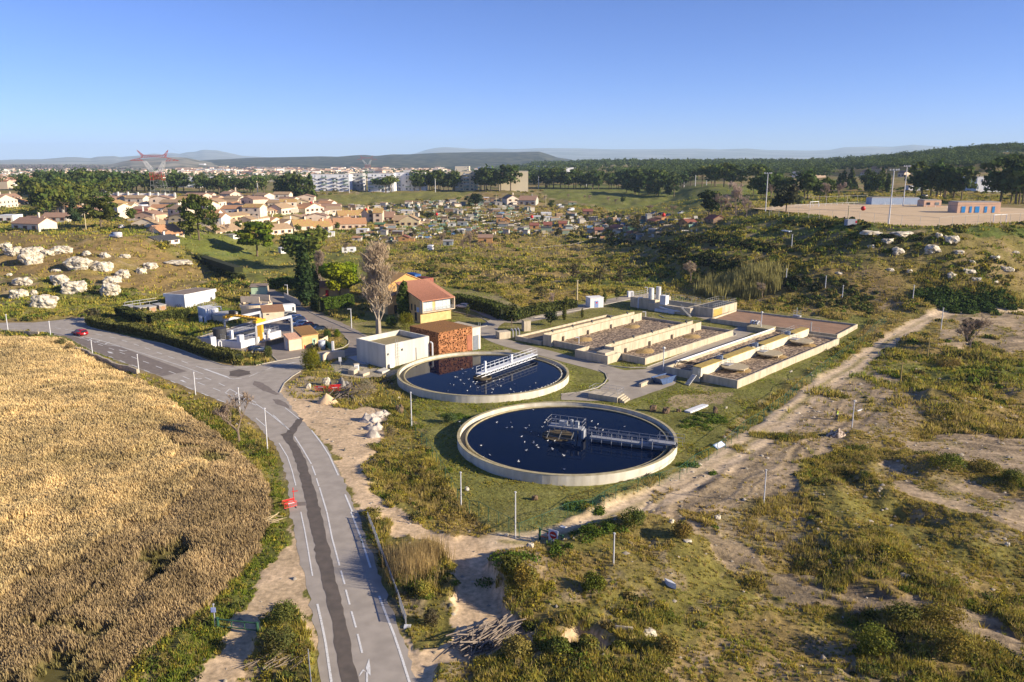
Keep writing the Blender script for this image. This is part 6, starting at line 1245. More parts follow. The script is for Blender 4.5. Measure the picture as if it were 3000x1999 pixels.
ptree('round','dark evergreen oak left of the pale bare tree near the pitch','C',1810,730,240,250,v=3,n=1300,s=.06,col=(.03,.042,.018))
ptree('bare','large pale bare tree left of the sports pitch','C',2055,740,290,260,v=5,col=(.42,.32,.26)); ptree('bare','bare tree crowded between the evergreen oak and the pale tree','C',1920,745,220,180,v=6,col=(.3,.22,.18)); ptree('bare','thin bare tree right of the pale tree beside the pitch','C',2150,745,200,150,v=7,col=(.34,.26,.22))
ptree('round','dark bushy tree standing at the left corner of the pitch fence','D',165,705,275,240,v=6,n=1200,col=(.055,.058,.035))
ptree('bare','round clipped bare tree left of the parked row of cars','C',1255,700,85,110,v=8); ptree('bare','round clipped bare tree just right of its twin by the parked cars','C',1475,705,80,120,v=9)
ptree('round','dark shrub like tree standing behind the allotments','V',1900,190,160,260,v=7,col=(.035,.045,.02)); ptree('round','small dark tree amid the allotments','V',1290,345,85,110,v=8)
ptree('round','small dark tree right of the car park pole','C',365,660,80,60,v=9)
for i,(r,x,y,h,w) in enumerate((('G',560,215,160,130),('G',650,280,110,90),('G',800,260,200,130),('G',990,240,160,80),('G',265,375,100,100),('G',1640,265,200,190),('G',2300,365,150,160),('E',850,440,150,200))):
    ptree('bare' if i in(5,6) else 'round','',r,x,y,h,w,v=20+i,col=(.36,.28,.2) if i in (5,6) else (.085,.075,.04),n=260 if i not in(5,6) else None)['label']=['scrubby dark tree on the meadow above the lattice pole','small tree just right of the lattice pole top','thorny dark tree in the meadow centre, third of the scrub trees','narrow dark scrub tree right of the meadow centre','small dark tree at the left of the meadow by the plant','pale bare tree in front of the cane thicket','pale bare tree right of the cane thicket','brown bushy tree on the road edge left of the hedge'][i]
for i,(r,x,y,h) in enumerate((('V',1460,745,200),('V',1745,775,150),('V',1830,770,230),('V',1950,790,140),('V',2100,800,140),('V',260,790,150))):
    ptree('bare','bare small tree on the meadow edge, '+ordl(i if i<5 else 0,6) if i<5 else 'bare small tree overhanging the white motor caravan',r,x,y,h,h*.75,v=i%4+3,group='bare trees along the meadow edge')
# young trees and clipped columns along the rear plant road
for i,(x,y,h) in enumerate(((220,550,130),(480,590,140),(645,570,95),(850,430,110),(500,500,140))): ptree('cypress','young narrow evergreen along the rear plant road, '+ordl([0,1,3,4,2][i],5),'G',x,y,h,h*.3,v=1+i%3,col=(.10,.105,.028),group='young evergreens by the rear road')
ptree('round','staked young tree near the small white cabinet','G',962,410,120,55,v=4,n=260); ptree('round','dark dense shrub tree left of the clipped columns','G',355,640,140,120,v=5,col=(.04,.055,.025)); ptree('bare','staked bare young tree left of the white hut','G',370,500,150,80,v=5,col=(.4,.3,.24))
ptree('round','leafy small tree on the lane edge right of the office','Q',2150,860,330,260,v=6,col=(.065,.08,.025)); ptree('round','staked small tree on the grass island by the lane','Q',1520,720,180,80,v=7,n=300,col=(.075,.09,.03))
def bush(label,r,x,yb,hpx,wpx,col,n=900,s=.14,name='bush',flat_=.5,group=None):
    p=OG(r,x,yb); m_=mpp(p)*REG[r][2]; W=wpx*m_/2; H=hpx*m_; random.seed(int(x*7+yb)); L=[(0,0,H*.45,W*.85,H*.52)]+[(random.uniform(-.45,.45)*W,random.uniform(-.4,.4)*W,H*random.uniform(.35,.7),W*.45,H*.32) for _ in range(6)]
    o=bpy.data.objects.new(name,qmesh(name,lobes(L,n,s,col,low=-.9),LEAF)); COL.objects.link(o); o.location=(p.x,p.y,p.z); return setp(o,label,'bush',group)
bush('clipped round golden brown bush at the plant entrance','P',1485,1330,330,370,(.16,.15,.015),7000,.13)
bush('wide golden green shrub at the foot of the pointed cypress','Q',650,900,250,280,(.14,.13,.015),2600,.16); bush('dark laurel bush between the poplar and the golden shrub','Q',430,890,190,220,(.055,.085,.02),1800,.2)
bush('clipped yellow green shrub block beside the ochre shed','P',1880,870,130,130,(.13,.16,.015),1800,.14); bush('clipped green shrub block touching the yellow green one','P',1740,890,150,140,(.07,.10,.02),1800,.14)
bush('bushy end of the roadside hedge by the lone dark blue car','P',850,1170,200,160,(.085,.09,.03),1600,.16)
for i,(x,y) in enumerate(((430,1240),(560,1200),(690,1200))): bush('low roadside shrub under the lone dark blue car, '+ordl(i,3),'P',x,y,110,150,(.08,.09,.03),900,.16,group='low roadside shrubs')
bush('tangled bare bush beside the rubble heap','F',1010,1290,190,230,(.24,.20,.13),1500,.12); bush('tangled bare bush left of the small reeds tree','J',980,510,110,90,(.16,.14,.08),900,.1)
bush('low round shrub on the grass between the two round tanks','J',1480,400,95,150,(.06,.085,.03),1300,.13)
bush('spiky yellow green grass clump on the green island','M',1680,690,120,170,(.20,.19,.04),1300,.1); bush('dark tangled shrub on the green island','M',1740,860,160,150,(.07,.06,.035),1500,.1)
bush('green mound of brush beside the gravel path','M',600,900,170,240,(.10,.11,.03),2600,.11); bush('brush mound lower on the gravel path side','M',560,1120,220,300,(.085,.09,.03),2800,.11); bush('small olive brush next to the roadside reeds wall','E',560,680,90,120,(.12,.11,.05),800,.15); bush('dark brush growing over the stone wall end','E',640,745,100,110,(.16,.12,.06),800,.15)
for i,(r,x,y,h,w) in enumerate((('L',1100,1250,110,330),('L',860,1250,90,260),('N',1450,1150,170,220),('N',1080,1130,120,200),('N',850,1150,110,180),('N',620,1180,110,200),('N',300,1150,130,300),('L',700,1400,160,300),('L',1150,1450,170,300),('N',1180,220,150,230),('N',1560,290,130,200),('N',880,700,150,220),('N',370,720,220,220),('N',250,620,120,200),('H',1640,850,90,300),('L',1120,380,70,250),('L',1330,380,70,220),('L',1500,440,80,150))):
    bush('large foreground scrub bush on the right waste ground, number '+str(i) if False else 'golden olive scrub bush on the right waste ground',r,x,y,h,w,[(.17,.145,.035),(.09,.10,.025),(.20,.155,.05),(.12,.13,.025)][i%4],2200,.13,group='scrub bushes on the right waste ground')
def hedge(label,r,pts,h,w,col,dens_=60,s=.17,name='hedge'):
    P=[Gp(r,*q) for q in pts]; c=P[0]; X=[];out=[]
    A=MB()
    for a,b in zip(P[:-1],P[1:]):
        L=(b-a).length; n=int(L*dens_*h); t=rng.random(n); o=rng.uniform(-.5,.5,n)*w; zz=rng.random(n)*h; face=rng.integers(0,3,n); zz[face==0]=h*rng.uniform(.92,1.05,(face==0).sum()); o[face==1]=-w/2*rng.uniform(.9,1.15,(face==1).sum()); o[face==2]=w/2*rng.uniform(.9,1.1,(face==2).sum())
        dx,dy=(b.x-a.x)/L,(b.y-a.y)/L; x=a.x+dx*L*t-dy*o; y=a.y+dy*L*t+dx*o; z=gridz(x,y)+zz+(fbm(x/1.5,y/1.5,2,3)-.5)*.5; N=n
        nr=rng.normal(size=(N,3)); nr/=np.linalg.norm(nr,axis=1)[:,None]; u=np.cross(nr,rng.normal(size=(N,3))); u/=np.linalg.norm(u,axis=1)[:,None]; v=np.cross(nr,u); S=s*rng.uniform(.6,1.2,N)[:,None]; u*=S;v*=S; C0=np.stack([x-c.x,y-c.y,z-gz(c.x,c.y)],1)
        out.append((np.stack([C0-u-v,C0+u-v,C0+u+v,C0-u+v],1).reshape(-1,3),np.repeat(np.array(col)*rng.uniform(.7,1.3,(N,1)),4,0)))
        A.wall((a.x-c.x,a.y-c.y),(b.x-c.x,b.y-c.y),w*.7,-.4,h*.82)
    t=thing(name,label,'hedge',(c.x,c.y,gz(c.x,c.y))); o=bpy.data.objects.new('foliage',qmesh('hedge_foliage',out,LEAF)); COL.objects.link(o); o.parent=t; obj('branches',A,mat('hedge_core',(.035,.04,.015),(.02,.025,.01),sc=3,rough=1),t)
hedge('long brown green hedge following the kerb of the road','E',[(830,470),(1000,520),(1250,560),(1500,620),(1700,690),(1900,750),(2050,800),(2200,820)],1.9,2.2,(.095,.095,.028),55,.2)
hedge('dark green hedge in front of the rusty boxes','O',[(60,640),(300,740),(560,800)],2.2,1.8,(.06,.07,.02),60,.2); hedge('green hedge in front of the service building','O',[(600,800),(950,740),(1290,690)],2.4,2.4,(.065,.075,.02),60,.2)
hedge('tall clipped hedge in front of the garden house','F',[(610,515),(880,460)],3.3,2.0,(.075,.115,.018),70,.17); hedge('tall clipped hedge left of the garden house hedge','F',[(530,480),(600,515)],3.2,1.6,(.035,.05,.015),60,.17)
hedge('dark hedge above the shaded driveway wall','B',[(150,1390),(390,1400)],3.0,5,(.05,.08,.018),45,.24); hedge('dark hedge beside the footpath descending from the boulder hill','A',[(1840,1110),(2000,1240),(2200,1330)],1.8,4,(.05,.06,.022),40,.26)
hedge('row of shrubs behind the lane right of the yellow office','Q',[(1330,560),(1600,600),(1900,690),(2050,760)],3.0,3.0,(.07,.085,.022),36,.22); hedge('overgrown hedge along the rear plant road','G',[(-20,600),(100,560),(290,520),(560,470)],2.0,3.0,(.075,.085,.025),40,.24)
hedge('hedge below the left hillside houses','T',[(60,1130),(500,1140),(900,1120)],.8,2,(.06,.075,.025),20,.3)
# belts of trees: individual trees near, one mass far off
def belt(pts,n_,h_,kinds,label,group,cols,jit=14,back=0,seed=1,nn=330,s=.1):
    n=int(n_*1.7) if h_>8 else n_; h=h_*1.22 if h_>8 else h_; random.seed(seed); P=[Gp('_',*q) for q in pts]; seg=[(a,b) for a,b in zip(P[:-1],P[1:])]; tot=sum((b-a).length for a,b in seg)
    for i in range(n):
        q=(i+.5)/n*tot+random.uniform(-.3,.3)*tot/n
        for a,b in seg:
            l=(b-a).length
            if q<=l: break
            q-=l
        c=a.lerp(b,min(1,max(0,q/l))); x=c.x+random.gauss(0,jit*.3); y=c.y+random.uniform(0,jit)+back; k=random.choice(kinds); v=random.randint(0,2); cl=cols[(v+len(k))%len(cols)]
        if k=='bare': tree(k,'leafless grey brown tree in '+label.split(' in ')[-1],Vector((x,y,gz(x,y))),h*random.uniform(.6,.9),None,group,v+3,col=(.30,.22,.19))
        else: tree(k,label,Vector((x,y,gz(x,y))),h*random.uniform(.75,1.2),None,group,v,n=nn,s=s,col=cl)
PC=[(.06,.085,.026),(.070,.095,.028),(.052,.075,.026)]
PC2=[(.085,.11,.025),(.065,.09,.024),(.10,.12,.026)]
belt([(60,600),(130,605),(200,595),(260,590)],12,13,['pine','round','umbrella'],'dark pine in the left wood above the hillside houses','left wood above the hillside houses',PC2,30,seed=2)
belt([(150,580),(300,578),(380,572)],14,14,['pine','round','umbrella'],'dark pine in the wood behind the left terraces','left wood behind the terraces',PC,30,seed=3)
belt([(60,645),(130,635),(210,620),(300,612)],11,11,['pine','round','umbrella'],'dark pine in the wood beside the left hillside houses','wood beside the left hillside houses',PC2,16,seed=22)
belt([(0,560),(60,560),(120,560),(200,562),(330,566),(430,568),(500,572)],22,13,['pine','round'],'dark pine in the belt at the town edge','pine belt at the town edge',PC,40,10,seed=4)
belt([(500,568),(600,570),(700,568),(760,570)],14,11,['pine','umbrella','round','round'],'dark pine in the belt left of the white flats','pines left of the white flats',PC,25,seed=5)
belt([(830,585),(870,590),(900,590)],5,15,['pine','conifer'],'tall dark tree in the group before the white flats','dark group before the white flats',PC,14,seed=6)
belt([(1200,560),(1290,560),(1320,562)],8,13,['pine','pine','round'],'dark pine in the group right of the second white block','pines right of the white flats',PC,12,seed=7)
belt([(1400,560),(1440,565),(1480,563)],5,17,['pine','round'],'tall dark pine in the clump before the beige block','pines before the beige block',PC,10,seed=8)
belt([(1105,562),(1140,565)],3,11,['umbrella'],'small umbrella pine before the second white block','umbrella pines before the white flats',PC2,5,seed=18)
belt([(1550,553),(1620,553),(1700,555),(1780,556),(1900,556),(2000,553)],26,13,['pine','round','pine'],'dark pine in the front row of the right forest','front row of the right forest',PC,25,seed=9)
belt([(1840,566),(1870,570),(1930,578),(1985,575)],6,14,['pine','conifer'],'dark green pine standing forward of the right forest','pines forward of the right forest',PC,8,seed=10)
belt([(2080,545),(2150,548),(2220,548)],7,13,['umbrella','pine'],'umbrella pine in the grove behind the pale bare tree','grove behind the pale bare tree',PC2,10,seed=11)
belt([(2250,575),(2330,590),(2420,590),(2500,590)],13,11,['round','pine','conifer','bare'],'dark tree in the row behind the left end of the pitch','row behind the left end of the pitch',PC,14,seed=12,back=3)
belt([(2490,560),(2560,560),(2620,570)],8,11,['conifer','round','cypress'],'dark conifer in the group behind the blue changing rooms','conifers behind the blue changing rooms',PC,12,seed=13,back=8)
belt([(2720,580),(2790,585),(2850,590)],6,15,['pine','round'],'broad dark pine behind the pink changing rooms','pines behind the pink changing rooms',PC,10,seed=14,back=4)
belt([(2930,595),(2990,600),(3050,600)],4,17,['pine','round'],'broad dark pine at the right edge of the photo','pines at the right edge',PC,8,seed=15)
belt([(1500,600),(1560,590),(1700,585),(1820,600),(1850,605)],10,6,['bare','bare','round'],'low tree on the grey hedge line beyond the allotments','hedge line beyond the allotments',PC,6,seed=16)
belt([(980,640),(1100,615),(1250,640),(1380,650),(1500,660),(1640,655),(1760,650),(1900,665),(1150,690),(1350,690)],55,4.2,['bare','round','bare'],'small garden tree in the allotments','garden trees in the allotments',[(.07,.075,.035),(.09,.085,.04)],12,seed=17)
belt([(380,690),(520,700),(640,690),(800,680),(930,690),(1000,680)],12,5.5,['round','bare','round'],'garden tree in front of the lower terraces','garden trees before the lower terraces',PC2,6,seed=19)
belt([(80,640),(260,640),(420,650),(560,620),(680,620),(860,630)],14,6,['round','bare','round'],'garden tree in the gaps of the left houses','garden trees of the left houses',PC2,10,seed=20)
# far-off woods and the far town
def mass(name,polys,n,h,cols,k,label,cat='wood',seed=5,rx=.42):
    r=np.random.default_rng(seed); xs=[];ys=[]
    for P,share in polys:
        w_=[Gp('_',*q) for q in P]; x0,x1=min(p.x for p in w_),max(p.x for p in w_); y0,y1=min(p.y for p in w_),max(p.y for p in w_); c=0; need=int(n*share)
        while c<need:
            x=r.uniform(x0,x1,20000); y=1/r.uniform(1/y1**1,1/y0**1,20000); m=pip(x,y,[(p.x,p.y) for p in w_]); x=x[m][:need-c]; y=y[m][:need-c]; xs.append(x);ys.append(y);c+=len(x)
            if len(x)==0: break
    x=np.concatenate(xs);y=np.concatenate(ys);nn=len(x); H=h*r.uniform(.7,1.25,nn); z=gridz(x,y)
    cl=np.array(cols)[r.integers(0,len(cols),nn)]*r.uniform(.8,1.2,(nn,1)); S=np.maximum(1.1,y/850)
    return stuff(name,[quads(x,y,z+H*.62,H*rx,H*.36,cl,k,S)],4,LEAF,label,cat)
def wood(n,seed):
    r=np.random.default_rng(seed); y=1/r.uniform(1/2900,1/640,n*3); x=y*r.uniform(-.02,.75,n*3); k=(y>700+170*fbm(x/160,y/160,3,2)-60*(x/y>.3))&~((fbm(x/120,y/300,3,14)>.6)&(y<1500))&~((x/y<.12)&(y<820)); x=x[k][:n]; y=y[k][:n]; n=len(x); H=13*r.uniform(.65,1.25,n)*np.where(y>1500,1.2,1); z=gridz(x,y); cl=np.array(PC)[r.integers(0,3,n)]*r.uniform(.75,1.25,(n,1)); S=np.maximum(1.2,y/700)
    return stuff('pine_wood',[quads(x,y,z+H*.6,H*.42,H*.36,cl,44,S)],4,LEAF,'dark pine wood covering the low hills on the right','wood')
wood(7000,6)
mass('leafless_wood',[([(-60,500),(900,505),(900,490),(-60,487)],1.0)],1900,11,[(.16,.12,.13),(.12,.10,.10),(.10,.10,.07)],20,'grey purple leafless woods on the far left plain',seed=7)
mass('far_trees',[([(-60,560),(1500,540),(1500,497),(-60,503)],1.0)],1500,10,PC,24,'dark trees dotted through the far town',seed=8)
def town(name,P,n,label,seed,sz=(9,16),hh=(3,7)):
    r=np.random.default_rng(seed); w_=[Gp('_',*q) for q in P]; x0,x1=min(p.x for p in w_),max(p.x for p in w_); y0,y1=min(p.y for p in w_),max(p.y for p in w_)
    x=r.uniform(x0,x1,n*30); y=1/r.uniform(1/y1,1/y0,n*30); m=pip(x,y,[(p.x,p.y) for p in w_]); x=x[m][:n]; y=y[m][:n]; z=gridz(x,y)-.5; n=len(x)
    a=r.uniform(-.5,.5,n)+r.choice([0,1.57],n); L=r.uniform(*sz,n); W=L*r.uniform(.5,.8,n); h=r.uniform(*hh,n)+.5; rise=r.uniform(.8,1.8,n); ca,sa=np.cos(a),np.sin(a)
    def pt(u,v,w): return np.stack([x+u*ca-v*sa,y+u*sa+v*ca,z+w],1)
    u,v=L/2,W/2; o=1.04; A=[pt(-u,-v,0*h),pt(u,-v,0*h),pt(u,v,0*h),pt(-u,v,0*h),pt(-u,-v,h),pt(u,-v,h),pt(u,v,h),pt(-u,v,h)]; r0,r1=pt(-u*o,0*v,h+rise),pt(u*o,0*v,h+rise); e=[pt(-u*o,-v*o,h),pt(u*o,-v*o,h),pt(u*o,v*o,h),pt(-u*o,v*o,h)]
    wall=np.stack([np.stack([A[0],A[1],A[5],A[4]],1),np.stack([A[1],A[2],A[6],A[5]],1),np.stack([A[2],A[3],A[7],A[6]],1),np.stack([A[3],A[0],A[4],A[7]],1),np.stack([A[4],r0,r0,A[7]],1)[:, [0,1,2,3]],np.stack([A[5],A[6],r1,r1],1)],1)
    wall[:,4]=np.stack([A[4],(A[4]+r0)/2,r0,A[7]],1); wall[:,5]=np.stack([A[5],A[6],r1,(A[5]+r1)/2],1)
    roof=np.stack([np.stack([e[0],e[1],r1,r0],1),np.stack([e[2],e[3],r0,r1],1)],1)
    wc=np.array([(.72,.62,.50),(.75,.72,.68),(.66,.50,.38),(.70,.56,.42)])[r.integers(0,4,n)]; rc=np.array([(.42,.20,.13),(.48,.26,.17),(.36,.20,.14),(.5,.42,.36)])[r.integers(0,4,n)]
    V=np.concatenate([wall.reshape(-1,3),roof.reshape(-1,3)]); C=np.concatenate([np.repeat(wc,24,0),np.repeat(rc,8,0)])
    return npmesh(name,V,np.arange(len(V)),4,LEAFS,cols=C,label=label,cat='town',kind='stuff')
LEAFS=leafmat('painted_town',0,.01,1.0)
town('far_town',[(-60,556),(480,540),(1000,530),(1500,520),(1500,494),(-60,497)],1500,'far off houses of the town on the plain','' or 11)
town('far_town',[(-60,546),(300,540),(300,510),(-60,512)],260,'pale roofed houses of the near town edge on the left',12)
town('far_town',[(520,515),(1300,510),(1300,494),(520,496)],500,'hazy white houses at the foot of the wooded hills',13,(14,30),(5,12))
town('hill_houses',[(2040,510),(2300,520),(2450,545),(2300,480),(2040,480)],26,'scattered pale houses among the right hand pines',14,(12,20),(4,7))
# ------------------------------------------------------------------ houses
def hm(n,c,k=.85,**kw): return mat(n,c,tuple(v*k for v in c),**kw)
WALLC={'cream':hm('house_cream',(.72,.62,.50),sc=.5),'white':hm('house_white',(.76,.73,.68),sc=.5),'pink':hm('house_pink',(.66,.43,.30),sc=.5),'yellow':hm('house_yellow',(.70,.56,.34),sc=.5),'peach':hm('house_peach',(.68,.53,.41),sc=.5),'grey':hm('house_grey',(.50,.46,.40),sc=.5),'wood':hm('cabin_wood',(.48,.26,.11),sc=1.5,stretch=(1,1,6)),'green':hm('shack_green',(.27,.33,.25),sc=1),'rust':hm('shack_rust',(.24,.16,.11),sc=1),'blue':hm('shack_blue',(.26,.30,.33),sc=1)}
ROOFC={'brown':mat('roof_brown',(.36,.22,.155),(.27,.165,.115),sc=2.5,rough=.95,detail=8),'orange':mat('roof_orange',(.50,.27,.14),(.38,.20,.11),sc=2.5,rough=.95,detail=8),'mossy':mat('roof_mossy',(.42,.20,.11),(.42,.33,.10),sc=1.3,rough=.95,detail=3,stretch=(3,.3,1),lo=.45,hi=.55),'tan':mat('roof_tan',(.40,.28,.17),(.31,.21,.13),sc=2.5,rough=.95,detail=8),'red':mat('roof_red',(.27,.10,.075),(.21,.08,.06),sc=2,rough=.9),'white':WHITEW,'dark':mat('roof_dark',(.07,.07,.08),(.05,.05,.055),sc=2),'green':mat('roof_green',(.10,.20,.09),(.08,.15,.07),sc=2),'grey':mat('roof_grey',(.40,.37,.34),(.30,.27,.24),sc=1.5)}
SHUT=mat('shutters',(.22,.10,.06),rough=.8); DG=mat('dark_glass',(.03,.035,.05))
def house(r,x0,x1,yb,wpx,rpx,dep,ty,wc,rc,name='house',cat='house',nw=None,label='',group=None,chim=True,slant=0):
    a=Gp(r,x0,yb); b=Gp(r,x1,yb+slant); z=min(gz(a.x,a.y),gz(b.x,b.y)); d=(b-a); d.z=0; m_=mpp(a)*REG[r][2]; LU=d.length; ang=math.atan2(d.y,d.x); h=wpx*m_; rise=rpx*m_*1.15
    if ty=='u': rise=min(rise,dep*.22) if rise>dep*.5 else rise
    t=gable(name,label,a,ang,LU,dep,h,max(.15,rise),WALLC[wc],ROOFC[rc],ty,group,.3,cat,z=z)
    nf=1 if h<4.3 else 2; nw=(max(1,int(LU/3.4)) if nw is None else nw)
    for f in range(nf):
        for k in range(nw):
            u=LU*(k+.5)/nw; zz=h*(f/nf)+.9 if nf>1 else .9; hh=min(1.3,h/nf-1.2)
            if hh<.4: continue
            w_=obj('window',MB().box(u,-.04,zz,1.0,.08,hh),DG,t); 
            if nf*nw<9 and name=='house': [obj('shutter',MB().box(u+q_,-.05,zz-.05,.45,.06,hh+.1),SHUT,w_) for q_ in (-.75,.75)]
    if chim and name=='house' and ty not in('flat',): obj('chimney',MB().box(LU*.7,dep*.5,h+rise*.5,.7,.6,rise*.6+1.3),WALLC[wc],t)
    return t
HS=[ # region,x0,x1,ybase,wall,roof,depth,type,wallcolour,roofcolour
('T',170,540,1130,105,62,9,'u','cream','brown',12),('T',540,730,1112,120,60,9,'v','cream','brown',-18),('T',570,920,985,70,45,9,'u','grey','brown',0),('T',790,970,875,75,30,8,'v','grey','orange',8),('T',-40,180,975,95,6,8,'flat','white','white',0),('T',-60,255,812,110,70,12,'v','cream','brown',-25),('T',262,400,765,35,45,14,'u','white','orange',-30),('T',60,300,700,45,40,10,'u','cream','brown',-20),('T',1080,1125,880,60,25,6,'v','cream','orange',0),
('T',1600,1960,832,70,6,8,'flat','white','white',0),('T',1960,2353,835,48,6,6,'flat','cream','white',0),('T',1845,2040,935,62,45,8,'mono','white','red',-5),('T',1960,2140,965,62,30,8,'u','cream','brown',0),('T',2130,2225,950,45,25,7,'u','cream','brown',0),('T',1810,2160,1048,52,60,10,'v','cream','tan',0),('T',1990,2170,1060,40,40,9,'v','cream','tan',0),
('U',-10,285,700,70,100,11,'u','cream','orange',5),('U',-80,220,790,70,50,9,'u','white','dark',5),('U',300,665,215,60,22,9,'u','cream','brown',0),('U',770,1095,222,70,62,11,'v','cream','brown',-6),('U',1095,1260,215,40,18,8,'u','cream','brown',0),('U',1100,1240,305,55,25,8,'u','white','brown',0),('U',1440,1690,290,50,30,8,'flat','white','white',0),('U',690,900,305,60,18,9,'u','cream','brown',0),('U',860,1095,372,85,36,9,'hip','pink','dark',0),('U',805,862,372,85,20,9,'flat','pink','brown',-6),
('U',1235,1420,405,68,35,8,'u','cream','tan',0),('U',1425,1520,400,62,35,8,'u','cream','tan',0),('U',1540,1630,395,50,34,8,'u','peach','orange',0),('U',1625,1850,412,90,52,9,'u','cream','tan',0),('U',1855,2040,385,62,50,9,'v','cream','orange',0),('U',1955,2212,442,120,55,9,'v','cream','orange',0),('U',630,860,450,40,40,9,'u','peach','brown',0),('U',805,930,485,45,35,8,'u','cream','brown',0),('U',930,1195,492,82,32,8,'u','yellow','tan',0),('U',1205,1465,548,95,35,8,'u','cream','tan',0),
('U',765,890,560,62,30,8,'u','peach','tan',0),('U',890,1075,562,30,42,8,'u','cream','tan',0),('U',1465,1645,545,45,42,8,'v','cream','orange',0),('U',1610,1900,600,55,50,9,'v','white','tan',0),('U',720,1065,692,72,62,9,'u','cream','tan',0),('U',1400,1780,682,80,55,9,'u','cream','tan',0),('U',1800,2060,655,72,68,9,'u','cream','mossy',0),('U',2060,2300,650,68,55,9,'u','cream','mossy',0),('U',2140,2353,510,50,52,9,'v','cream','tan',0),('U',960,1100,775,60,6,6,'flat','white','grey',0),('U',2210,2353,720,60,8,5,'flat','white','white',0),
('V',180,440,350,45,48,9,'u','peach','mossy',0),('V',435,560,330,40,38,9,'u','peach','mossy',0),('V',615,730,400,125,45,7,'u','peach','mossy',0),('V',555,615,395,125,40,7,'u','peach','mossy',-5),('V',110,410,388,30,46,9,'u','cream','orange',0),('V',120,530,480,72,56,9,'u','peach','orange',0),('V',470,610,365,35,35,8,'u','cream','mossy',0),('V',720,870,378,52,55,8,'u','peach','brown',0),('V',945,1190,440,75,55,9,'v','yellow','tan',0),('V',870,1040,405,42,50,9,'u','yellow','tan',0),('V',400,545,538,55,5,5,'flat','white','white',0),('V',-20,110,490,70,60,9,'u','peach','orange',0),('V',-20,60,572,52,5,5,'flat','white','grey',0),
('X',120,240,208,66,30,14,'v','cream','brown',-4),('X',235,400,205,48,34,12,'u','grey','brown',4)]
HS.sort(key=lambda q:px(q[0],(q[1]+q[2])/2,q[3])[0])
TYN={'u':'long fronted house','v':'gable fronted house','flat':'flat low house','mono':'sloping roofed house','hip':'hipped house'}
key={}
for q in HS: key.setdefault((q[8],q[9],q[7]),[]).append(q)
for q in HS:
    g=key[(q[8],q[9],q[7])]; i=g.index(q); rn={'tan':'tan roof','dark':'dark roof','white':'white roof','grey':'grey roof','mossy':'mossy roof','red':'red roof','brown':'brown roof','orange':'orange roof'}[q[9]]
    lb=f"{q[8]} {TYN[q[7]]} with {rn}, "+(f"{ordl(i,len(g))} of such" if len(g)>1 else "alone of its kind")
    house(*q[:10],label=lb,slant=q[10],group='village houses')
# terrace of eight with white parapets
tx=[(1205,1400),(1400,1560),(1560,1700),(1712,1838),(1848,2005),(2010,2115),(2118,2215),(2218,2350)]
for i,(a_,b_) in enumerate(tx):
    h_=house('T',a_,b_,748,44,60,10,'mono','cream','brown',label='terraced house with white roof parapet, '+ordl(i,8)+' of the terrace',group='row of terraced houses behind the street trees',chim=False)
    a=Gp('T',a_,748); b=Gp('T',b_,748); L=(b-a).length; m_=mpp(a)*.2125; H=44*m_+60*m_*1.15; obj('parapet',MB().box(L/2,10.2,H-1.5,L,.5,3.2).box(L*.95,9,H-.5,.9,.9,3.0),WALLC['white'],h_)
    if i in (5,6): obj('solar_panel',MB().quad((L*.2,2,44*m_+1.4),(L*.8,2,44*m_+1.4),(L*.8,7,44*m_+60*m_*.8+.3),(L*.2,7,44*m_+60*m_*.8+.3)),mat('solar_blue',(.03,.05,.13),rough=.2),h_)
random.seed(77); VP=[(p.x,p.y) for p in [Gp('_',*q) for q in ((150,632),(300,603),(560,600),(700,590),(930,602),(1010,640),(960,665),(700,672),(600,668),(420,655),(300,640))]]
taken=[(o.location.x,o.location.y) for o in bpy.data.objects if o.get('category')=='house']
vx0,vx1=min(p[0] for p in VP),max(p[0] for p in VP); vy0,vy1=min(p[1] for p in VP),max(p[1] for p in VP); VT={}; vc=0
for tr in range(4000):
    if vc>=95: break
    x,y=random.uniform(vx0,vx1),random.uniform(vy0,vy1)
    if not bool(pip(np.array([x]),np.array([y]),VP)[0]) or min(math.hypot((x-a_)*1.0,y-b_) for a_,b_ in taken)<12.5: continue
    taken.append((x,y)); vc+=1; k_=vc%8; wc=['cream','peach','white','cream','pink','cream','yellow','cream'][k_]; rc=['tan','brown','orange','tan','brown','mossy','tan','brown'][k_]; ty='uvuuvuhu'[k_].replace('h','v')
    if k_ in VT: c=copy_tree(VT[k_]); c.location=(x,y,gz(x,y)); c.rotation_euler=(0,0,random.choice([-.1,.1,-.5,1.4])+random.gauss(0,.1))
    else:
        a=Vector((x,y,gz(x,y))); LU=random.uniform(9,14); h=random.choice([2.9,3.1,5.4]); t=gable('house',f'{wc} house with {rc} roof packed between the other village houses',a,random.gauss(0,.15),LU,8.5,h,1.5,WALLC[wc],ROOFC[rc],ty,'houses packed into the village',.3,'house',z=a.z); VT[k_]=t
        for q in (.2,.5,.8): obj('window',MB().box(LU*q,-.04,.9,1.0,.08,1.2),DG,t)
        if h>4: 
            for q in (.25,.75): obj('window',MB().box(LU*q,-.04,3.5,1.0,.08,1.2),DG,t)
        obj('garden_wall',MB().box(LU*.5,-4.5,-.6,LU+2,.2,2.2),WALLC['cream'],t)
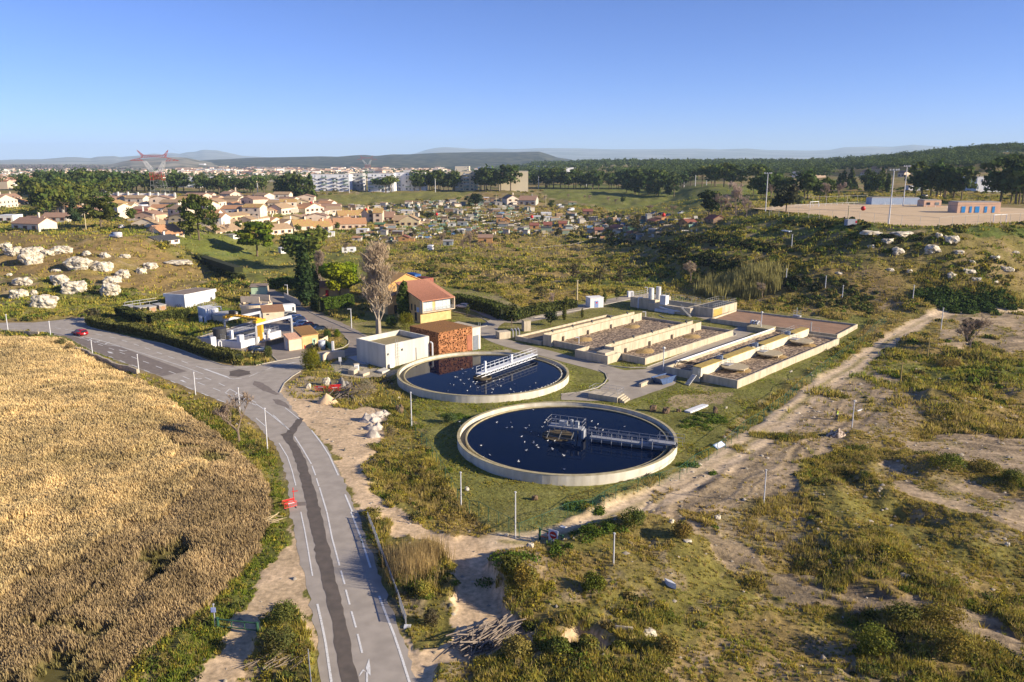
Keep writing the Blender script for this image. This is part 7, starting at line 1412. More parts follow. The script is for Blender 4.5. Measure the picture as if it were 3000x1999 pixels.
# cabins and sheds
SH=[('V',930,1065,645,48,24,4,'v','wood','red','reddish wooden cabin with gable on the meadow behind the poplar'),('V',1065,1130,642,38,4,3,'flat','wood','tan','low wooden lean to attached right of the reddish cabin'),('V',1930,2108,655,76,22,5,'mono','wood','brown','square orange wooden cabin with white door on the meadow'),('V',2160,2228,408,75,14,4,'mono','wood','brown','tall narrow orange cabin near the palm'),('V',2222,2330,405,52,26,4,'v','wood','orange','gabled orange cabin just right of the tall narrow one'),
('X',345,432,442,44,18,5,'u','wood','red','orange cabin with red roof behind the golden bush, left of three'),('X',480,560,440,42,20,5,'u','wood','red','orange cabin with red roof, middle of three'),('X',630,706,430,45,16,5,'u','wood','red','orange cabin with red roof and white porch, right of three'),('X',870,962,308,40,14,5,'u','rust','red','dark red roofed shed at the end of the gravel lane'),('X',985,1062,495,46,18,5,'u','pink','red','pink shed with dark red roof and red door'),('X',1125,1218,455,34,20,6,'u','rust','red','dark wooden shed with broad red roof'),('X',1297,1352,500,36,12,4,'u','wood','red','small orange cabin with red roof at the allotment edge'),('X',1812,1890,415,40,22,5,'v','wood','red','gabled orange cabin beside the cane clump'),('X',2070,2150,385,45,28,6,'u','rust','red','dark timber house among the bare trees'),('X',1570,1640,352,26,10,5,'u','wood','orange','orange shed right before the parked cars'),('X',1500,1575,370,18,14,5,'u','rust','red','low red roofed shed by the parked cars'),('X',1130,1228,370,26,8,5,'flat','cream','white','cream shed with open white carport'),('X',1255,1328,462,34,8,5,'flat','green','green','pale green painted shed'),('X',480,562,350,26,5,5,'flat','white','white','white open fronted shed'),('X',380,450,358,34,5,5,'flat','green','white','green and white shed'),('X',725,803,210,28,6,5,'flat','green','tan','small green and yellow kiosk at the meadow edge'),('X',455,556,310,18,8,5,'flat','white','white','long white roof over a shed'),('X',320,382,362,26,4,4,'flat','white','white','white tarpaulin shed near the red marker ball'),
('V',630,752,482,50,12,4,'mono','wood','green','ochre hut with green roof behind the last terraces'),('V',960,1108,292,48,5,5,'flat','cream','white','long cream flat shed at the back of the allotments'),('V',740,905,520,42,8,4,'flat','rust','tan','long shabby shack below the cream villa'),('V',1200,1300,430,32,8,4,'mono','peach','tan','peach annex right of the cream villa'),('V',1480,1550,400,42,5,4,'flat','grey','tan','stone coloured shed with two arches'),('V',1550,1650,450,48,4,4,'flat','white','grey','white open shed in the middle of the allotments'),('V',1670,1790,448,48,4,4,'flat','blue','grey','blue grey shed in the middle of the allotments'),('V',1670,1760,540,52,5,4,'v','grey','white','pale greenhouse tent in the allotments'),('V',1540,1665,535,26,5,4,'flat','green','green','turquoise sheeted shed left of the pale tent'),('V',1490,1610,700,70,6,4,'mono','blue','grey','blue and grey shelter on the meadow, cluttered'),('V',2000,2062,110,28,5,4,'flat','wood','white','tiny shed at the top of the allotments'),('V',630,700,220,24,4,5,'flat','cream','white','tiny cream hut behind the last terraces'),('V',400,490,245,45,5,5,'flat','white','grey','grey white shed behind the mossy roofs'),('V',1665,1735,300,50,5,5,'flat','cream','grey','pale shed with curtain front'),('V',1010,1100,175,50,8,5,'flat','cream','brown','peach shed by the stone terraces'),('V',2140,2230,190,45,8,5,'flat','grey','grey','grey shed under the telegraph pole'),('V',350,460,620,45,8,4,'mono','grey','orange','ruined hut with red edge below the white shed')]
for q in SH: house(*q[:10],name='garden_shed',cat='shed',label=q[10],nw=1,chim=False,group='allotment sheds')
random.seed(31); cnt=0; AL=[(p.x,p.y) for p in [Gp('_',*q) for q in ((1010,605),(1260,590),(1470,585),(1570,625),(1760,640),(2080,645),(2040,680),(1700,700),(1500,690),(1300,690),(1160,720),(1040,690),(1180,660))]]
ax0,ax1=min(p[0] for p in AL),max(p[0] for p in AL); ay0,ay1=min(p[1] for p in AL),max(p[1] for p in AL)
shk={}
while cnt<85:
    x,y=random.uniform(ax0,ax1),random.uniform(ay0,ay1)
    if not bool(pip(np.array([x]),np.array([y]),AL)[0]): continue
    wc=random.choice(['grey','grey','green','rust','cream','rust','blue','grey']); rc=random.choice(['grey','tan','tan','dark','grey']); cnt+=1
    key_=(wc,rc,cnt%3)
    if key_ in shk:
        s=shk[key_]; c=copy_tree(s); c.location=(x,y,gz(x,y)); c.rotation_euler=(0,0,random.choice([0,.3,-.4,1.5])+random.gauss(0,.15)); 
    else: shk[key_]=gable('garden_shack',f'tiny {wc} shack with {rc} roof amid the crowded allotments',Vector((x,y,0)),random.gauss(0,.3),random.uniform(2.5,5.5),random.uniform(2,3.5),random.uniform(1.7,2.4),random.uniform(.15,.6),WALLC[wc],ROOFC[rc],random.choice(['flat','mono']),'tiny shacks crowding the allotments',.1,'shack')
# clutter of the allotments: plot fences, beds
def clutter():
    r=np.random.default_rng(5); n=2600; x=r.uniform(ax0,ax1,n*3); y=r.uniform(ay0,ay1,n*3); m=pip(x,y,AL); x=x[m][:n];y=y[m][:n];n=len(x)
    a=r.choice([0.1,1.67],n)+r.normal(0,.2,n); L=r.uniform(.4,4,n); h=r.uniform(.2,1.3,n); ca,sa=np.cos(a)*L/2,np.sin(a)*L/2; W=r.uniform(.05,.5,n); z=gridz(x,y)
    V=np.stack([np.stack([x-ca,y-sa,z],1),np.stack([x+ca,y+sa,z],1),np.stack([x+ca-W*.3,y+sa+W,z+h],1),np.stack([x-ca-W*.3,y-sa+W,z+h],1)],1).reshape(-1,3)
    cl=np.array([(.55,.50,.43),(.30,.26,.2),(.15,.12,.09),(.20,.30,.24),(.62,.58,.52),(.35,.2,.12),(.1,.2,.4)])[r.choice(7,n,p=[.2,.25,.2,.12,.1,.1,.03])]
    npmesh('garden_clutter',V,np.arange(len(V)),4,LEAFS,cols=np.repeat(cl,4,0),label='clutter of plot fences, boards and beds in the allotments',cat='clutter',kind='stuff')
clutter()
# ------------------------------------------------------------------ white flats and other large blocks
def block(label,r,x0,x1,yt,yb,dep,wm,fl,nb,zs=None,name='apartment_block',wing=True,balc=True,rz=0,win=True):
    a=Gp(r,x0,yb); b=Gp(r,x1,yb); d=b-a; LU=d.length; z=min(a.z,b.z); a.z=z; h=topz(a,r,x0,yt); t=thing(name,label,'building',(a.x,a.y,z),math.atan2(d.y,d.x)+rz)
    obj('wall',MB().box(LU/2,dep/2,-2,LU,dep,h+2),wm,t); obj('roof',MB().box(LU/2,dep/2,h+.002,LU-.6,dep-.6,.35),ROOFC['grey'],t)
    if win:
        fh=h/fl; bw=LU/nb
        for f in range(fl):
            for k in range(nb):
                if (fl*nb>96 and (f*nb+k)%2) or random.random()<.38: continue
                W_=bw*random.uniform(.22,.45); obj('window',MB().box(bw*(k+.5),-.06,f*fh+fh*.3,W_,.12,fh*.42),random.choice([DG,mat('flat_glass',(.22,.26,.28),rough=.2),mat('flat_glass',(0,0,0))]),t)
        if balc:
            for f in range(1,fl):
                for k in range(0,nb,3): obj('balcony',MB().box(bw*(k+1),-.9,f*fh,bw*1.6,1.8,.18).box(bw*(k+1),-1.75,f*fh,bw*1.6,.1,1.0),random.choice([WHITEW,mat('balcony_glass',(.35,.45,.40),rough=.3)]),t)
    return t
BW=mat('flats_white',(.78,.78,.80),(.70,.70,.73),sc=.1); BG=mat('flats_grey',(.42,.42,.42),(.36,.36,.36),sc=.1); BB=mat('flats_beige',(.72,.62,.45),(.66,.56,.41),sc=.1); BSH=mat('flats_beige_shade',(.42,.46,.52),(.36,.40,.46),sc=.1)  # BSH puts the bluish shadow side of the beige flats into its colour
random.seed(4)
block('long white flats with yellow balconies, leftmost of the white row','B',500,862,350,507,14,BW,5,11); block('low white wing joined to the left end of the white flats','B',430,500,388,480,12,BW,3,3)
block('grey flats squeezed between the two white rows','B',868,985,342,500,14,BG,5,4); block('white flats with glass balconies in the middle of the row','B',1030,1270,342,510,14,BW,5,8); block('white flats right of the middle block, partly behind pines','B',1275,1560,333,500,14,BW,5,9)
block('big beige flats rising behind the dark pines','B',1805,2030,325,500,14,BB,6,7); block('side block of the beige flats coloured blue grey for its shade','B',1870,2010,335,500,10,BSH,6,3,balc=False); block('blank beige gable block at the right of the flats','B',2235,2500,322,505,16,BB,6,6,win=False)
block('beige wing with balcony stacks behind the blank gable','B',2230,2290,330,500,10,BB,6,2,balc=False)
block('distant long white flats with roof turrets behind the forest','C',225,480,270,335,18,BW,3,10,balc=False); block('distant pale flats on the town skyline','B',1430,1800,318,345,20,BB,2,12,balc=False); block('distant pale tower blocks on the skyline','B',1830,1960,275,330,20,BB,3,5,balc=False); block('distant long roof with chimneys on the skyline','B',2040,2352,280,320,20,BW,2,10,balc=False)
block('white block beside the pylon, behind the left wood','A',1585,1830,378,470,16,BW,4,8); block('white and grey school like block right of the pylon','A',1850,2085,372,450,16,BW,4,8); block('low white annex right of the pylon block','A',2085,2155,408,465,12,BW,2,3); block('long low white hall at the foot of the pylon','A',1445,1640,430,470,14,BW,1,5,balc=False)
block('distant white flats stepped like a hospital on the left skyline','A',1805,2085,300,335,30,BW,3,12,balc=False); block('distant white tower on the left skyline','A',1832,1880,252,305,20,BW,5,2,balc=False); block('distant tan tower right of the white one','A',2035,2090,272,305,20,BB,4,2,balc=False)
for i,(x,w_,y) in enumerate(((1870,60,228),(1975,50,222),(2090,45,230),(2190,110,238))): block('distant beige tower at the foot of the centre hill, '+ordl(i,4),'B',x,x+w_,y,272,20,BB,5,3,balc=False,name='tower_block')
block('pale house block on the forested ridge','C',1310,1445,215,252,16,BB,2,5,balc=False); block('white modern block on the forested ridge','C',1355,1420,185,212,16,BW,2,4,balc=False)
block('low flat school building behind the big right pine','D',1910,2190,375,505,18,WHITEW,2,9,balc=False,name='school_building')
block('long pale blue changing rooms behind the pitch','D',950,1390,567,628,6,mat('hut_blue',(.36,.44,.58),(.30,.38,.52),sc=.5,stretch=(4,1,1)),1,8,balc=False,name='changing_rooms',win=False)
t=block('pink changing rooms with bright blue doors beside the pitch','D',1735,2130,608,705,7,WALLC['pink'],1,1,balc=False,name='changing_rooms',win=False)
LUc=(Gp('D',2130,705)-Gp('D',1735,705)).length
for q,w_ in ((.14,.09),(.31,.05),(.46,.10),(.66,.06),(.84,.06)): obj('door',MB().box(LUc*q,-.08,.2,LUc*w_,.1,2.4),mat('door_cyan',(.02,.25,.62),rough=.5),t)
t=block('small pink hut with a dark roof left of the blue doored building','D',1430,1590,590,648,6,WALLC['pink'],1,2,balc=False,name='changing_rooms'); block('white portable cabin behind the changing rooms','D',1290,1415,455,500,5,WHITEW,1,2,balc=False,name='portable_cabin')
for i,q in enumerate((('D',0,120,350,20,30,8,'u','peach','orange'),('D',110,260,340,20,25,8,'u','peach','orange'),('D',845,930,355,25,22,9,'u','peach','orange'),('D',915,1010,345,45,20,9,'u','yellow','orange'),('D',1190,1250,372,35,18,8,'u','peach','brown'),('D',1480,1590,330,25,14,9,'u','white','orange'))): house(*q,label='peach walled house seen between the trees behind the pitch, '+ordl(i,6),group='houses behind the pitch',chim=False)
# goals
def goal(label,r,x0,y0,x1,y1,hpx):
    a=Zp(r,x0,y0,FIELDH+.07); b=Zp(r,x1,y1,FIELDH+.07); d=b-a; d=d.normalized()*7.32; t=thing('football_goal',label,'goal',tuple(a)); 
    for nm,p,q in (('post',(0,0,0),(0,0,2.44)),('post',(d.x,d.y,0),(d.x,d.y,2.44)),('crossbar',(0,0,2.44),(d.x,d.y,2.44))): obj(nm,MB().tube(p,q,.13,6),WHITEW,t)
goal('white football goal at the far left end of the pitch','D',385,655,515,645,55); goal('white football goal at the near right end of the pitch','D',2070,790,2225,780,60)
# ------------------------------------------------------------------ pylons and cable with marker balls
def pylon(label,r,xb,yb,sc=1.0,ox=0,oy=0):
    # shape read in region A; sc shrinks it for the farther one
    b=Gp(r,xb,yb); m_=mpp(b)*REG[r][2]*sc; RD=mat('pylon_red',(.50,.06,.04),rough=.6); WT=mat('pylon_white',(.7,.7,.7),rough=.6); GY_=mat('pylon_grey',(.30,.31,.30),rough=.6)
    t=thing('electricity_pylon',label,'pylon',tuple(b)); X=lambda x:(x-1478)*m_; Z=lambda y:(545-y)*m_; th=.22/.7*max(.7,sc)
    def lat(name,mt,quads_,rad=.3,n=4,parts=None):
        rad=rad*.5
        A=MB()
        for (xa,xb_,ya,xc,xd,yc,dw) in quads_:  # bottom left/right x, y ; top left/right x, y
            dpa=dw[0];dpb=dw[1]
            c=[[Vector((X(xa),s*dpa*m_,Z(ya))),Vector((X(xb_),s*dpa*m_,Z(ya))),Vector((X(xc),s*dpb*m_,Z(yc))),Vector((X(xd),s*dpb*m_,Z(yc)))] for s in(-1,1)]
            for q in c:
                A.tube(q[0],q[2],rad,4);A.tube(q[1],q[3],rad,4)
                for k in range(n):
                    l0,l1=q[0].lerp(q[2],k/n),q[0].lerp(q[2],(k+1)/n); r0,r1=q[1].lerp(q[3],k/n),q[1].lerp(q[3],(k+1)/n); A.tube(l0,r1,rad*.6,4);A.tube(r0,l1,rad*.6,4);A.tube(l1,r1,rad*.5,4)
            for k in range(n+1):
                for i_,j_ in ((0,2),(1,3)): A.tube(c[0][i_].lerp(c[0][j_],k/n),c[1][i_].lerp(c[1][j_],k/n),rad*.5,4)
        obj(name,A,mt,t)
    lat('leg_section',GY_,[(1405,1550,545,1410,1518,405,(45,30))],.25,3); lat('waist_section',RD,[(1410,1518,405,1407,1512,335,(30,28))],.4,2)
    lat('left_fork',WT,[(1410,1450,332,1345,1370,235,(20,8))],.3,4); lat('right_fork',WT,[(1470,1512,332,1528,1550,235,(20,8))],.3,4)
    lat('beam',RD,[(1335,1560,205,1340,1555,180,(8,8))],.3,1)
    A=MB(); k=10
    for i in range(k): a0=Vector((X(1335+225*i/k),0,Z(205))); a1=Vector((X(1335+225*(i+1)/k),0,Z(180))); A.tube(a0,a1,.22,4)
    for (xt,yt,x1,y1,x2,y2) in ((1230,228,1335,205,1345,232),(1672,230,1560,205,1550,235),(1300,138,1335,185,1360,185),(1582,138,1535,185,1562,185)):
        A.tube((X(xt),0,Z(yt)),(X(x1),0,Z(y1)),.2,4);A.tube((X(xt),0,Z(yt)),(X(x2),0,Z(y2)),.2,4)
        for k_ in (.3,.6,.8): A.tube(Vector((X(xt),0,Z(yt))).lerp(Vector((X(x1),0,Z(y1))),k_),Vector((X(xt),0,Z(yt))).lerp(Vector((X(x2),0,Z(y2))),min(1,k_+.15)),.2,4)
    obj('crossarms',A,RD,t); return t,b,m_
pylon('large red and white pylon behind the left terraces','A',1478,545)
pylon('smaller hazy red and white pylon behind the white flats','B',1037,350,.42)
def cable():
    balls=[(781,571,560,4.0),(911,594,430,4.2),(1072,614,350,5),(1279,628,290,4.5),(1558,636,240,5),(1944,630,195,7),(2529,611,160,8)]
    P=[]
    for x,y,Y,w_ in balls:
        d=ray('_',x,y); t_=Y/d[1]; P.append(Vector((d[0]*t_,Y,CAMH+d[2]*t_)))
    b=Gp('A',1478,545); st=Vector((b.x,b.y,b.z+42)); en=P[-1]+(P[-1]-P[-2])*2.2; pts=[st]+P+[en]; c=P[0].copy(); t=thing('power_cable','thin overhead cable with red marker balls crossing from the pylon','cable',tuple(c)); A=MB(); A.path([p-c for p in pts],.018,4); obj('wire',A,DGREY,t)
    for p in P:
        me=bpy.data.meshes.new('marker_ball'); bm=bmesh.new(); bmesh.ops.create_icosphere(bm,subdivisions=3,radius=.36+.0006*p.y); bm.to_mesh(me); bm.free(); me.shade_smooth(); me.materials.append(mat('ball_red',(.62,.03,.03),rough=.4)); o=bpy.data.objects.new('marker_ball',me); COL.objects.link(o); o.parent=t; o.location=p-c
cable()
# ------------------------------------------------------------------ boulders
ROCK=mat('limestone',(.66,.59,.47),(.30,.25,.18),sc=1.1,rough=.95,bump=1.0,detail=12,lo=.36,hi=.56)
def boulder(label,r,x,yb,wpx,hpx,group,dz=.0,name='boulder',m=ROCK,sub=4,p=None,size=None,cat='boulder'):
    p=p or OG(r,x,yb); m_=mpp(p)*REG[r][2]; W,H=(wpx*m_/2,hpx*m_*1.0) if size is None else size; D=W*.75
    bm=bmesh.new(); bmesh.ops.create_icosphere(bm,subdivisions=sub,radius=1); sd=Vector((x*.37,yb*.71,wpx*.13))
    for v in bm.verts:
        c=v.co.copy(); n=mnoise.noise(c*1.1+sd)*.38+mnoise.noise(c*2.6+sd)*.20+mnoise.noise(c*6+sd)*.07; n-=.12*abs(mnoise.noise(c*3.2-sd))*2
        q=Vector((max(-.88,min(.88,c.x)),max(-.88,min(.88,c.y)),max(-.7,min(.75,c.z)))); q=q*(1+n)*1.15; v.co=Vector((q.x*W*.93,q.y*D,q.z*H*.64))
    me=bpy.data.meshes.new(name); bm.to_mesh(me); bm.free(); me.materials.append(m); o=bpy.data.objects.new(name,me); COL.objects.link(o); o.location=(p.x,p.y+D*.5,p.z+H*.33+dz); return setp(o,label,cat,group)
BL=[(280,1175,200,120),(705,1235,245,110),(925,1235,170,90),(1120,1280,120,80),(535,1350,175,100),(665,1430,225,110),(200,1380,160,75),(145,1475,155,85),(1015,1360,145,75),(1005,1460,170,100),(1370,1195,130,50),(1290,1245,90,60),(955,1125,90,50),(790,1080,70,45),(445,1285,40,35),(430,1120,40,30),(870,1172,50,30),(1140,1128,90,30),(310,1455,60,50),(45,1492,40,25),(505,1238,90,25),(80,1270,50,30),(390,1590,220,120)]
BL=sorted(b_ for b_ in BL if b_[2]>45); g='pale boulders scattered on the left slope'
for i,q in enumerate(BL): boulder('pale weathered boulder on the left slope, '+ordl(i,len(BL)),'A',*q,g)
for i,q in enumerate([(110,1100,150,75),(290,1090,190,75),(430,1085,110,55),(550,1060,200,65),(625,1060,60,60),(45,1015,110,50)]): boulder('rock of the pale ledge above the left boulders, '+ordl([0,2,3,4,5,1][i],6),'A',*q,'rocks of the pale ledge',name='ledge_rock')
boulder('long flat white rock ledge near the right end of the left hill','A',1620,1180,270,35,None,name='ledge_rock')
BR=[(965,905,200,40),(1240,910,190,45),(1105,975,110,45),(955,1010,70,30),(1200,1060,105,60),(1520,1070,150,70),(1690,975,150,80),(1760,1062,110,30),(2085,1135,80,45),(1880,1165,60,35),(1850,1250,120,45),(1690,1298,95,60),(1530,1255,50,25),(1300,1258,60,35),(1130,1230,65,30),(1920,1330,90,35),(2090,1322,60,28),(2205,1215,120,45),(2210,1318,50,20),(2005,1322,40,22),(1945,1348,60,18),(655,1262,70,22),(1315,1190,40,22),(1570,950,60,50),(2280,1070,80,22)]
BR=sorted(b_ for b_ in BR if b_[2]>55)
for i,q in enumerate(BR): boulder('white rock on the slope under the pitch, '+ordl(i,len(BR)),'D',*q,'white rocks on the terrace slope',sub=3)
SM=[('L',1470,830,36,30,'white rubble lump in the far right scrub'),('K',1720,1200,60,45,'roundish rock at the edge of the excavated ground'),('N',1840,50,60,40,''),('N',200,580,45,35,'pale rock in the brush by the sandy path bend'),('N',240,400,80,45,'small rubble heap at the sandy path bend'),('N',400,390,70,40,'low pile of stones right of the rubble heap'),('N',1310,1020,140,55,'low pale rubble pile by the grey pipe'),('J',1055,300,80,90,'pale torn tree stump at the fence left of the tanks'),('J',1050,195,45,30,'flat stone under the far round tank'),('J',1620,965,45,38,'pale cut log standing on the grass inside the fence'),('J',1950,1345,40,30,'white stone at the foot of a slim pole'),('K',190,1045,60,55,'broken tree stump on the grass before the nearest tank'),('K',1700,320,45,75,'upright twisted stump right of the white board'),('K',1790,280,25,20,'small stone on the grass near the long basin'),('H',210,915,32,22,'round stone beside the long basin wall'),('M',530,1105,50,45,'pale stone in the brush beside the gravel path'),('K',1180,300,70,70,'rusty brown digger bucket, left of the two'),('K',1290,318,75,65,'rusty digger bucket lying right of the other'),('K',1395,305,50,30,'small rusty scrap near the digger buckets'),('N',1480,190,50,35,'rock on the knoll behind the foreground pole'),('N',1600,330,80,22,'long pale rock slab on the knoll'),('L',890,1000,70,28,'earth clod heap at the lower dirt track'),('F',650,1190,90,90,'tall pale rock in the rubble yard'),('F',480,1215,60,60,'whitish block left in the rubble yard'),('F',1315,1320,50,30,'')]
for (r,x,y,w_,h_,lb) in SM:
    if not lb: continue
    ru='rusty' in lb or 'stump' in lb; boulder(lb,r,x,y,w_*.85,h_*.85,None,name='digger_bucket' if 'bucket' in lb else ('tree_stump' if 'stump' in lb else 'rock'),m=mat('rust_scrap',(.20,.13,.075),(.10,.07,.05),sc=2,bump=.6) if ru else ROCK,sub=3,cat='stump' if 'stump' in lb else ('bucket' if 'bucket' in lb else 'rock'))
# stones spread over the waste ground
def stones():
    x,y,z,i,j=cells(np.where(dens<.5,1.0,.35)*(~nreeds)*(~flat)*(amp>.01),1900,210,50); n=len(x); m=~pip(x,y,[(p.x,p.y) for p in PLANT])&~pip(x,y,[(p.x,p.y) for p in GRASS]); x=x[m];y=y[m];z=z[m];n=len(x); s=np.abs(rng.normal(0,.12,n))+.05+.0006*y
    d=rng.normal(size=(n,6,3)); u=np.array([[1,0,0],[0,1,0],[-1,0,0],[0,-1,0],[0,0,.8],[0,0,-.3]])[None]*s[:,None,None]*(1+.25*d); V=(np.stack([x,y,z],1)[:,None]+u).reshape(-1,3); f=np.array([0,1,4,1,2,4,2,3,4,3,0,4]); F=(np.arange(n)[:,None]*6+f[None]).reshape(-1); cl=np.array([.46,.40,.32])*rng.uniform(.5,1.15,(n,1))
    npmesh('loose_stones',V,F,3,LEAFS,cols=np.repeat(cl,6,0),label='small pale stones strewn over the bare ground',cat='stones',kind='stuff')
stones()
# ------------------------------------------------------------------ heaps, logs, debris
def heap(name,label,r,x,y,wpx,hpx,m,cat='heap',seed=1,rough=.15,dy=.7):
    p=OG(r,x,y); m_=mpp(p)*REG[r][2]; R0=wpx*m_/2; H=hpx*m_*1.15; k=28; rn=12; vs=[]; sd=Vector((seed*3.1,seed*1.7,0))
    for i in range(rn):
        f=1-i/rn
        for j in range(k):
            t_=2*math.pi*j/k; q=R0*f*(1+.25*mnoise.noise(Vector((math.cos(t_)*1.3,math.sin(t_)*1.3,seed)))); z=H*(min(1,(1-f)*1.5)**.8 if rough>.3 else (1-f)**.85)*(1+rough*2*mnoise.noise(Vector((q*math.cos(t_)*1.2,q*math.sin(t_)*1.2,0))+sd))-.1
            vs.append((q*math.cos(t_),q*math.sin(t_)*dy,z))
    vs.append((0,0,H*(1.0 if rough<.3 else .85))); fs=[(i*k+j,i*k+(j+1)%k,(i+1)*k+(j+1)%k,(i+1)*k+j) for i in range(rn-1) for j in range(k)]+[((rn-1)*k+j,(rn-1)*k+(j+1)%k,rn*k) for j in range(k)]
    return obj(name,MB().add(vs,fs),m,loc=(p.x,p.y+R0*dy*.6,p.z),smooth=rough<.3,label=label,cat=cat)
SANDM=mat('heap_sand',(.62,.45,.28),(.55,.39,.24),sc=3,rough=1,bump=.4); CHALK=mat('chalk_rubble',(.60,.53,.45),(.30,.27,.25),sc=1.2,rough=1,bump=1,detail=12)
heap('sand_heap','smooth conical sand heap at the edge of the sandy yard','F',640,1360,200,85,SANDM,seed=2,rough=.06)
for i,(x,y,w_,h_,lb) in enumerate(((1040,1530,240,50,'largest white rubble heap left of the fence'),(1130,1490,180,36,'white rubble heap behind the largest'),(1080,1600,200,42,'white rubble heap in front of the largest'),(1190,1470,120,28,'small white rubble heap nearest the slim pole'))): heap('rubble_heap',lb,'F',x,y,w_,h_,CHALK,seed=i+5,rough=.5)
heap('rubble_heap','grey white slab rubble below the white heaps','J',830,520,130,60,CHALK,seed=12,rough=.7); heap('rubble_heap','grey rubble heap beside the red barriers','F',790,1215,200,50,mat('grey_rubble',(.38,.35,.31),(.22,.2,.18),sc=1,bump=1),seed=13,rough=.6); heap('scrap_heap','heap of branches and scrap by the dirt clearing pole','H',640,1520,200,45,mat('scrap_mix',(.5,.4,.32),(.10,.07,.06),sc=2.5,bump=1,lo=.45,hi=.55),seed=14,rough=.7)
def logs(label,r,pts,n,L,rad,name='branch_pile',m=None,cat='branches',seed=1,z=.5):
    random.seed(seed); a=OG(r,*pts[0]); b=OG(r,*pts[1]); d=(b-a); d.z=0; dn=d.normalized(); A=MB()
    for k in range(n):
        s=random.random(); c=d*s+Vector((random.gauss(0,.9),random.gauss(0,.6),random.uniform(.05,z))); u=(dn+Vector((random.gauss(0,.35),random.gauss(0,.35),random.gauss(0,.12)))).normalized()*L*random.uniform(.5,1)/2; A.tube(c-u,c+u,rad*random.uniform(.5,1.2),5)
    return obj(name,A,m or mat('dead_wood',(.30,.24,.19),(.17,.135,.11),sc=3),loc=tuple(a),label=label,cat=cat)
logs('pile of pale dead branches beside the sandy path, lower centre','M',((2050,1080),(2300,930)),110,4.2,.06,seed=3,z=.9); logs('dark tangle of branches and beams in the rubble yard','J',((570,190),(680,90)),40,4,.08,seed=5,z=.8,m=mat('dark_wood',(.20,.16,.13),(.10,.08,.07),sc=3)); logs('small twig bundle in the brush at the gravel path','M',((520,1200),(600,1150)),24,2.2,.03,seed=6)
a=OG('J',650,175); b=OG('J',740,258); obj('wooden_beam',MB().wall((0,0),(b.x-a.x,b.y-a.y),.35,.05,.35),mat('dark_wood',(0,0,0)),loc=tuple(a),label='dark beam lying slanted in front of the bare bush',cat='beam')
logs('dry straw and litter bundle at the culvert by the reeds','I',((1580,600),(1650,590)),40,2,.05,seed=8,m=mat('straw',(.55,.43,.25)),name='straw_bundle',cat='straw')
def flat_(name,label,r,pts,h,m,cat): P=[OG(r,*q) for q in pts]; c=sum(P,Vector())/4; A=MB(); A.prism([(p.x-c.x,p.y-c.y) for p in P],-.05,h); return obj(name,A,m,loc=tuple(c),label=label,cat=cat)
flat_('white_board','long white board lying on the grass behind the nearest tank','K',[(1440,305),(1490,318),(1640,258),(1590,250)],.25,WHITEW,'board'); flat_('plastic_sheet','crumpled white plastic sheet in the right foreground scrub','N',[(1425,610),(1450,635),(1515,660),(1480,630)],.5,WHITEW,'sheet'); flat_('concrete_pipe','grey pipe lying in the foreground grass','N',[(1048,990),(1060,1000),(1185,1015),(1180,1003)],.45,CONC,'pipe'); flat_('paper_sheet','white papers on the grass by the barrier','K',[(395,1270),(430,1285),(460,1275),(420,1262)],.05,WHITEW,'paper')
flat_('grey_sheet','pale blue grey sheet lying on the terrace slope','D',[(120,880),(190,890),(225,870),(195,845)],.3,mat('sheet_grey',(.45,.50,.60)),'sheet'); flat_('white_plank','white plank on the dirt near the person','H',[(815,1275),(825,1278),(872,1260),(862,1256)],.1,WHITEW,'plank')
p=OG('D',770,832); t=thing('grey_container','small grey container with a sticker on the grass before the pitch','container',tuple(p),.1); obj('body',MB().box(0,1,0,3.2,2.2,2.0),mat('cab_grey',(.34,.36,.42)),t); obj('sticker',MB().box(1.3,-.12,.8,.5,.04,.8),mat('tail_red',(0,0,0)),t)
# red roadworks barriers
def redbar(label,r,x,y,rz,n=2):
    p=OG(r,x,y); t=thing('roadworks_barrier',label,'barrier',(p.x,p.y,p.z),rz); RM=mat('barrier_bright_red',(.70,.03,.03),rough=.4); A=MB()
    for k in range(n):
        o_=k*1.3; A.tube((-1,o_,1.0),(1,o_+.2,1.0),.05,5);A.tube((-1,o_,.25),(1,o_+.2,.25),.05,5)
        for q in np.linspace(-1,1,9): A.tube((q,o_+(q+1)*.1,.25),(q,o_+(q+1)*.1,1.0),.035,4)
        A.box(0,o_+.1,.75,1.6,.05,.22)
    obj('bars',A,RM,t)
    for q in (-.8,.8): obj('foot',MB().box(q,.1,0,.1,.7,.08),DGREY,t)
    B=MB(); B.box(.1,.08,.8,1.0,.09,.1); obj('white_stripe',B,WHITEW,t); return t
redbar('red roadworks barriers at the culvert on the left verge','J',150,1115,R_(30),2).scale=(.75,.75,.8); p=OG('J',175,1075); obj('roadworks_post',MB().cyl(0,0,0,2.1,.05,n=6).box(.2,0,1.6,.7,.05,.08,.3),mat('barrier_bright_red',(0,0,0)),loc=tuple(p),label='leaning red post beside the barriers on the left verge',cat='post')
redbar('red roadworks barriers fallen in the rubble yard','F',720,1250,R_(5),2); redbar('thin red barrier left of the fallen ones in the rubble yard','F',590,1245,R_(-10),1)
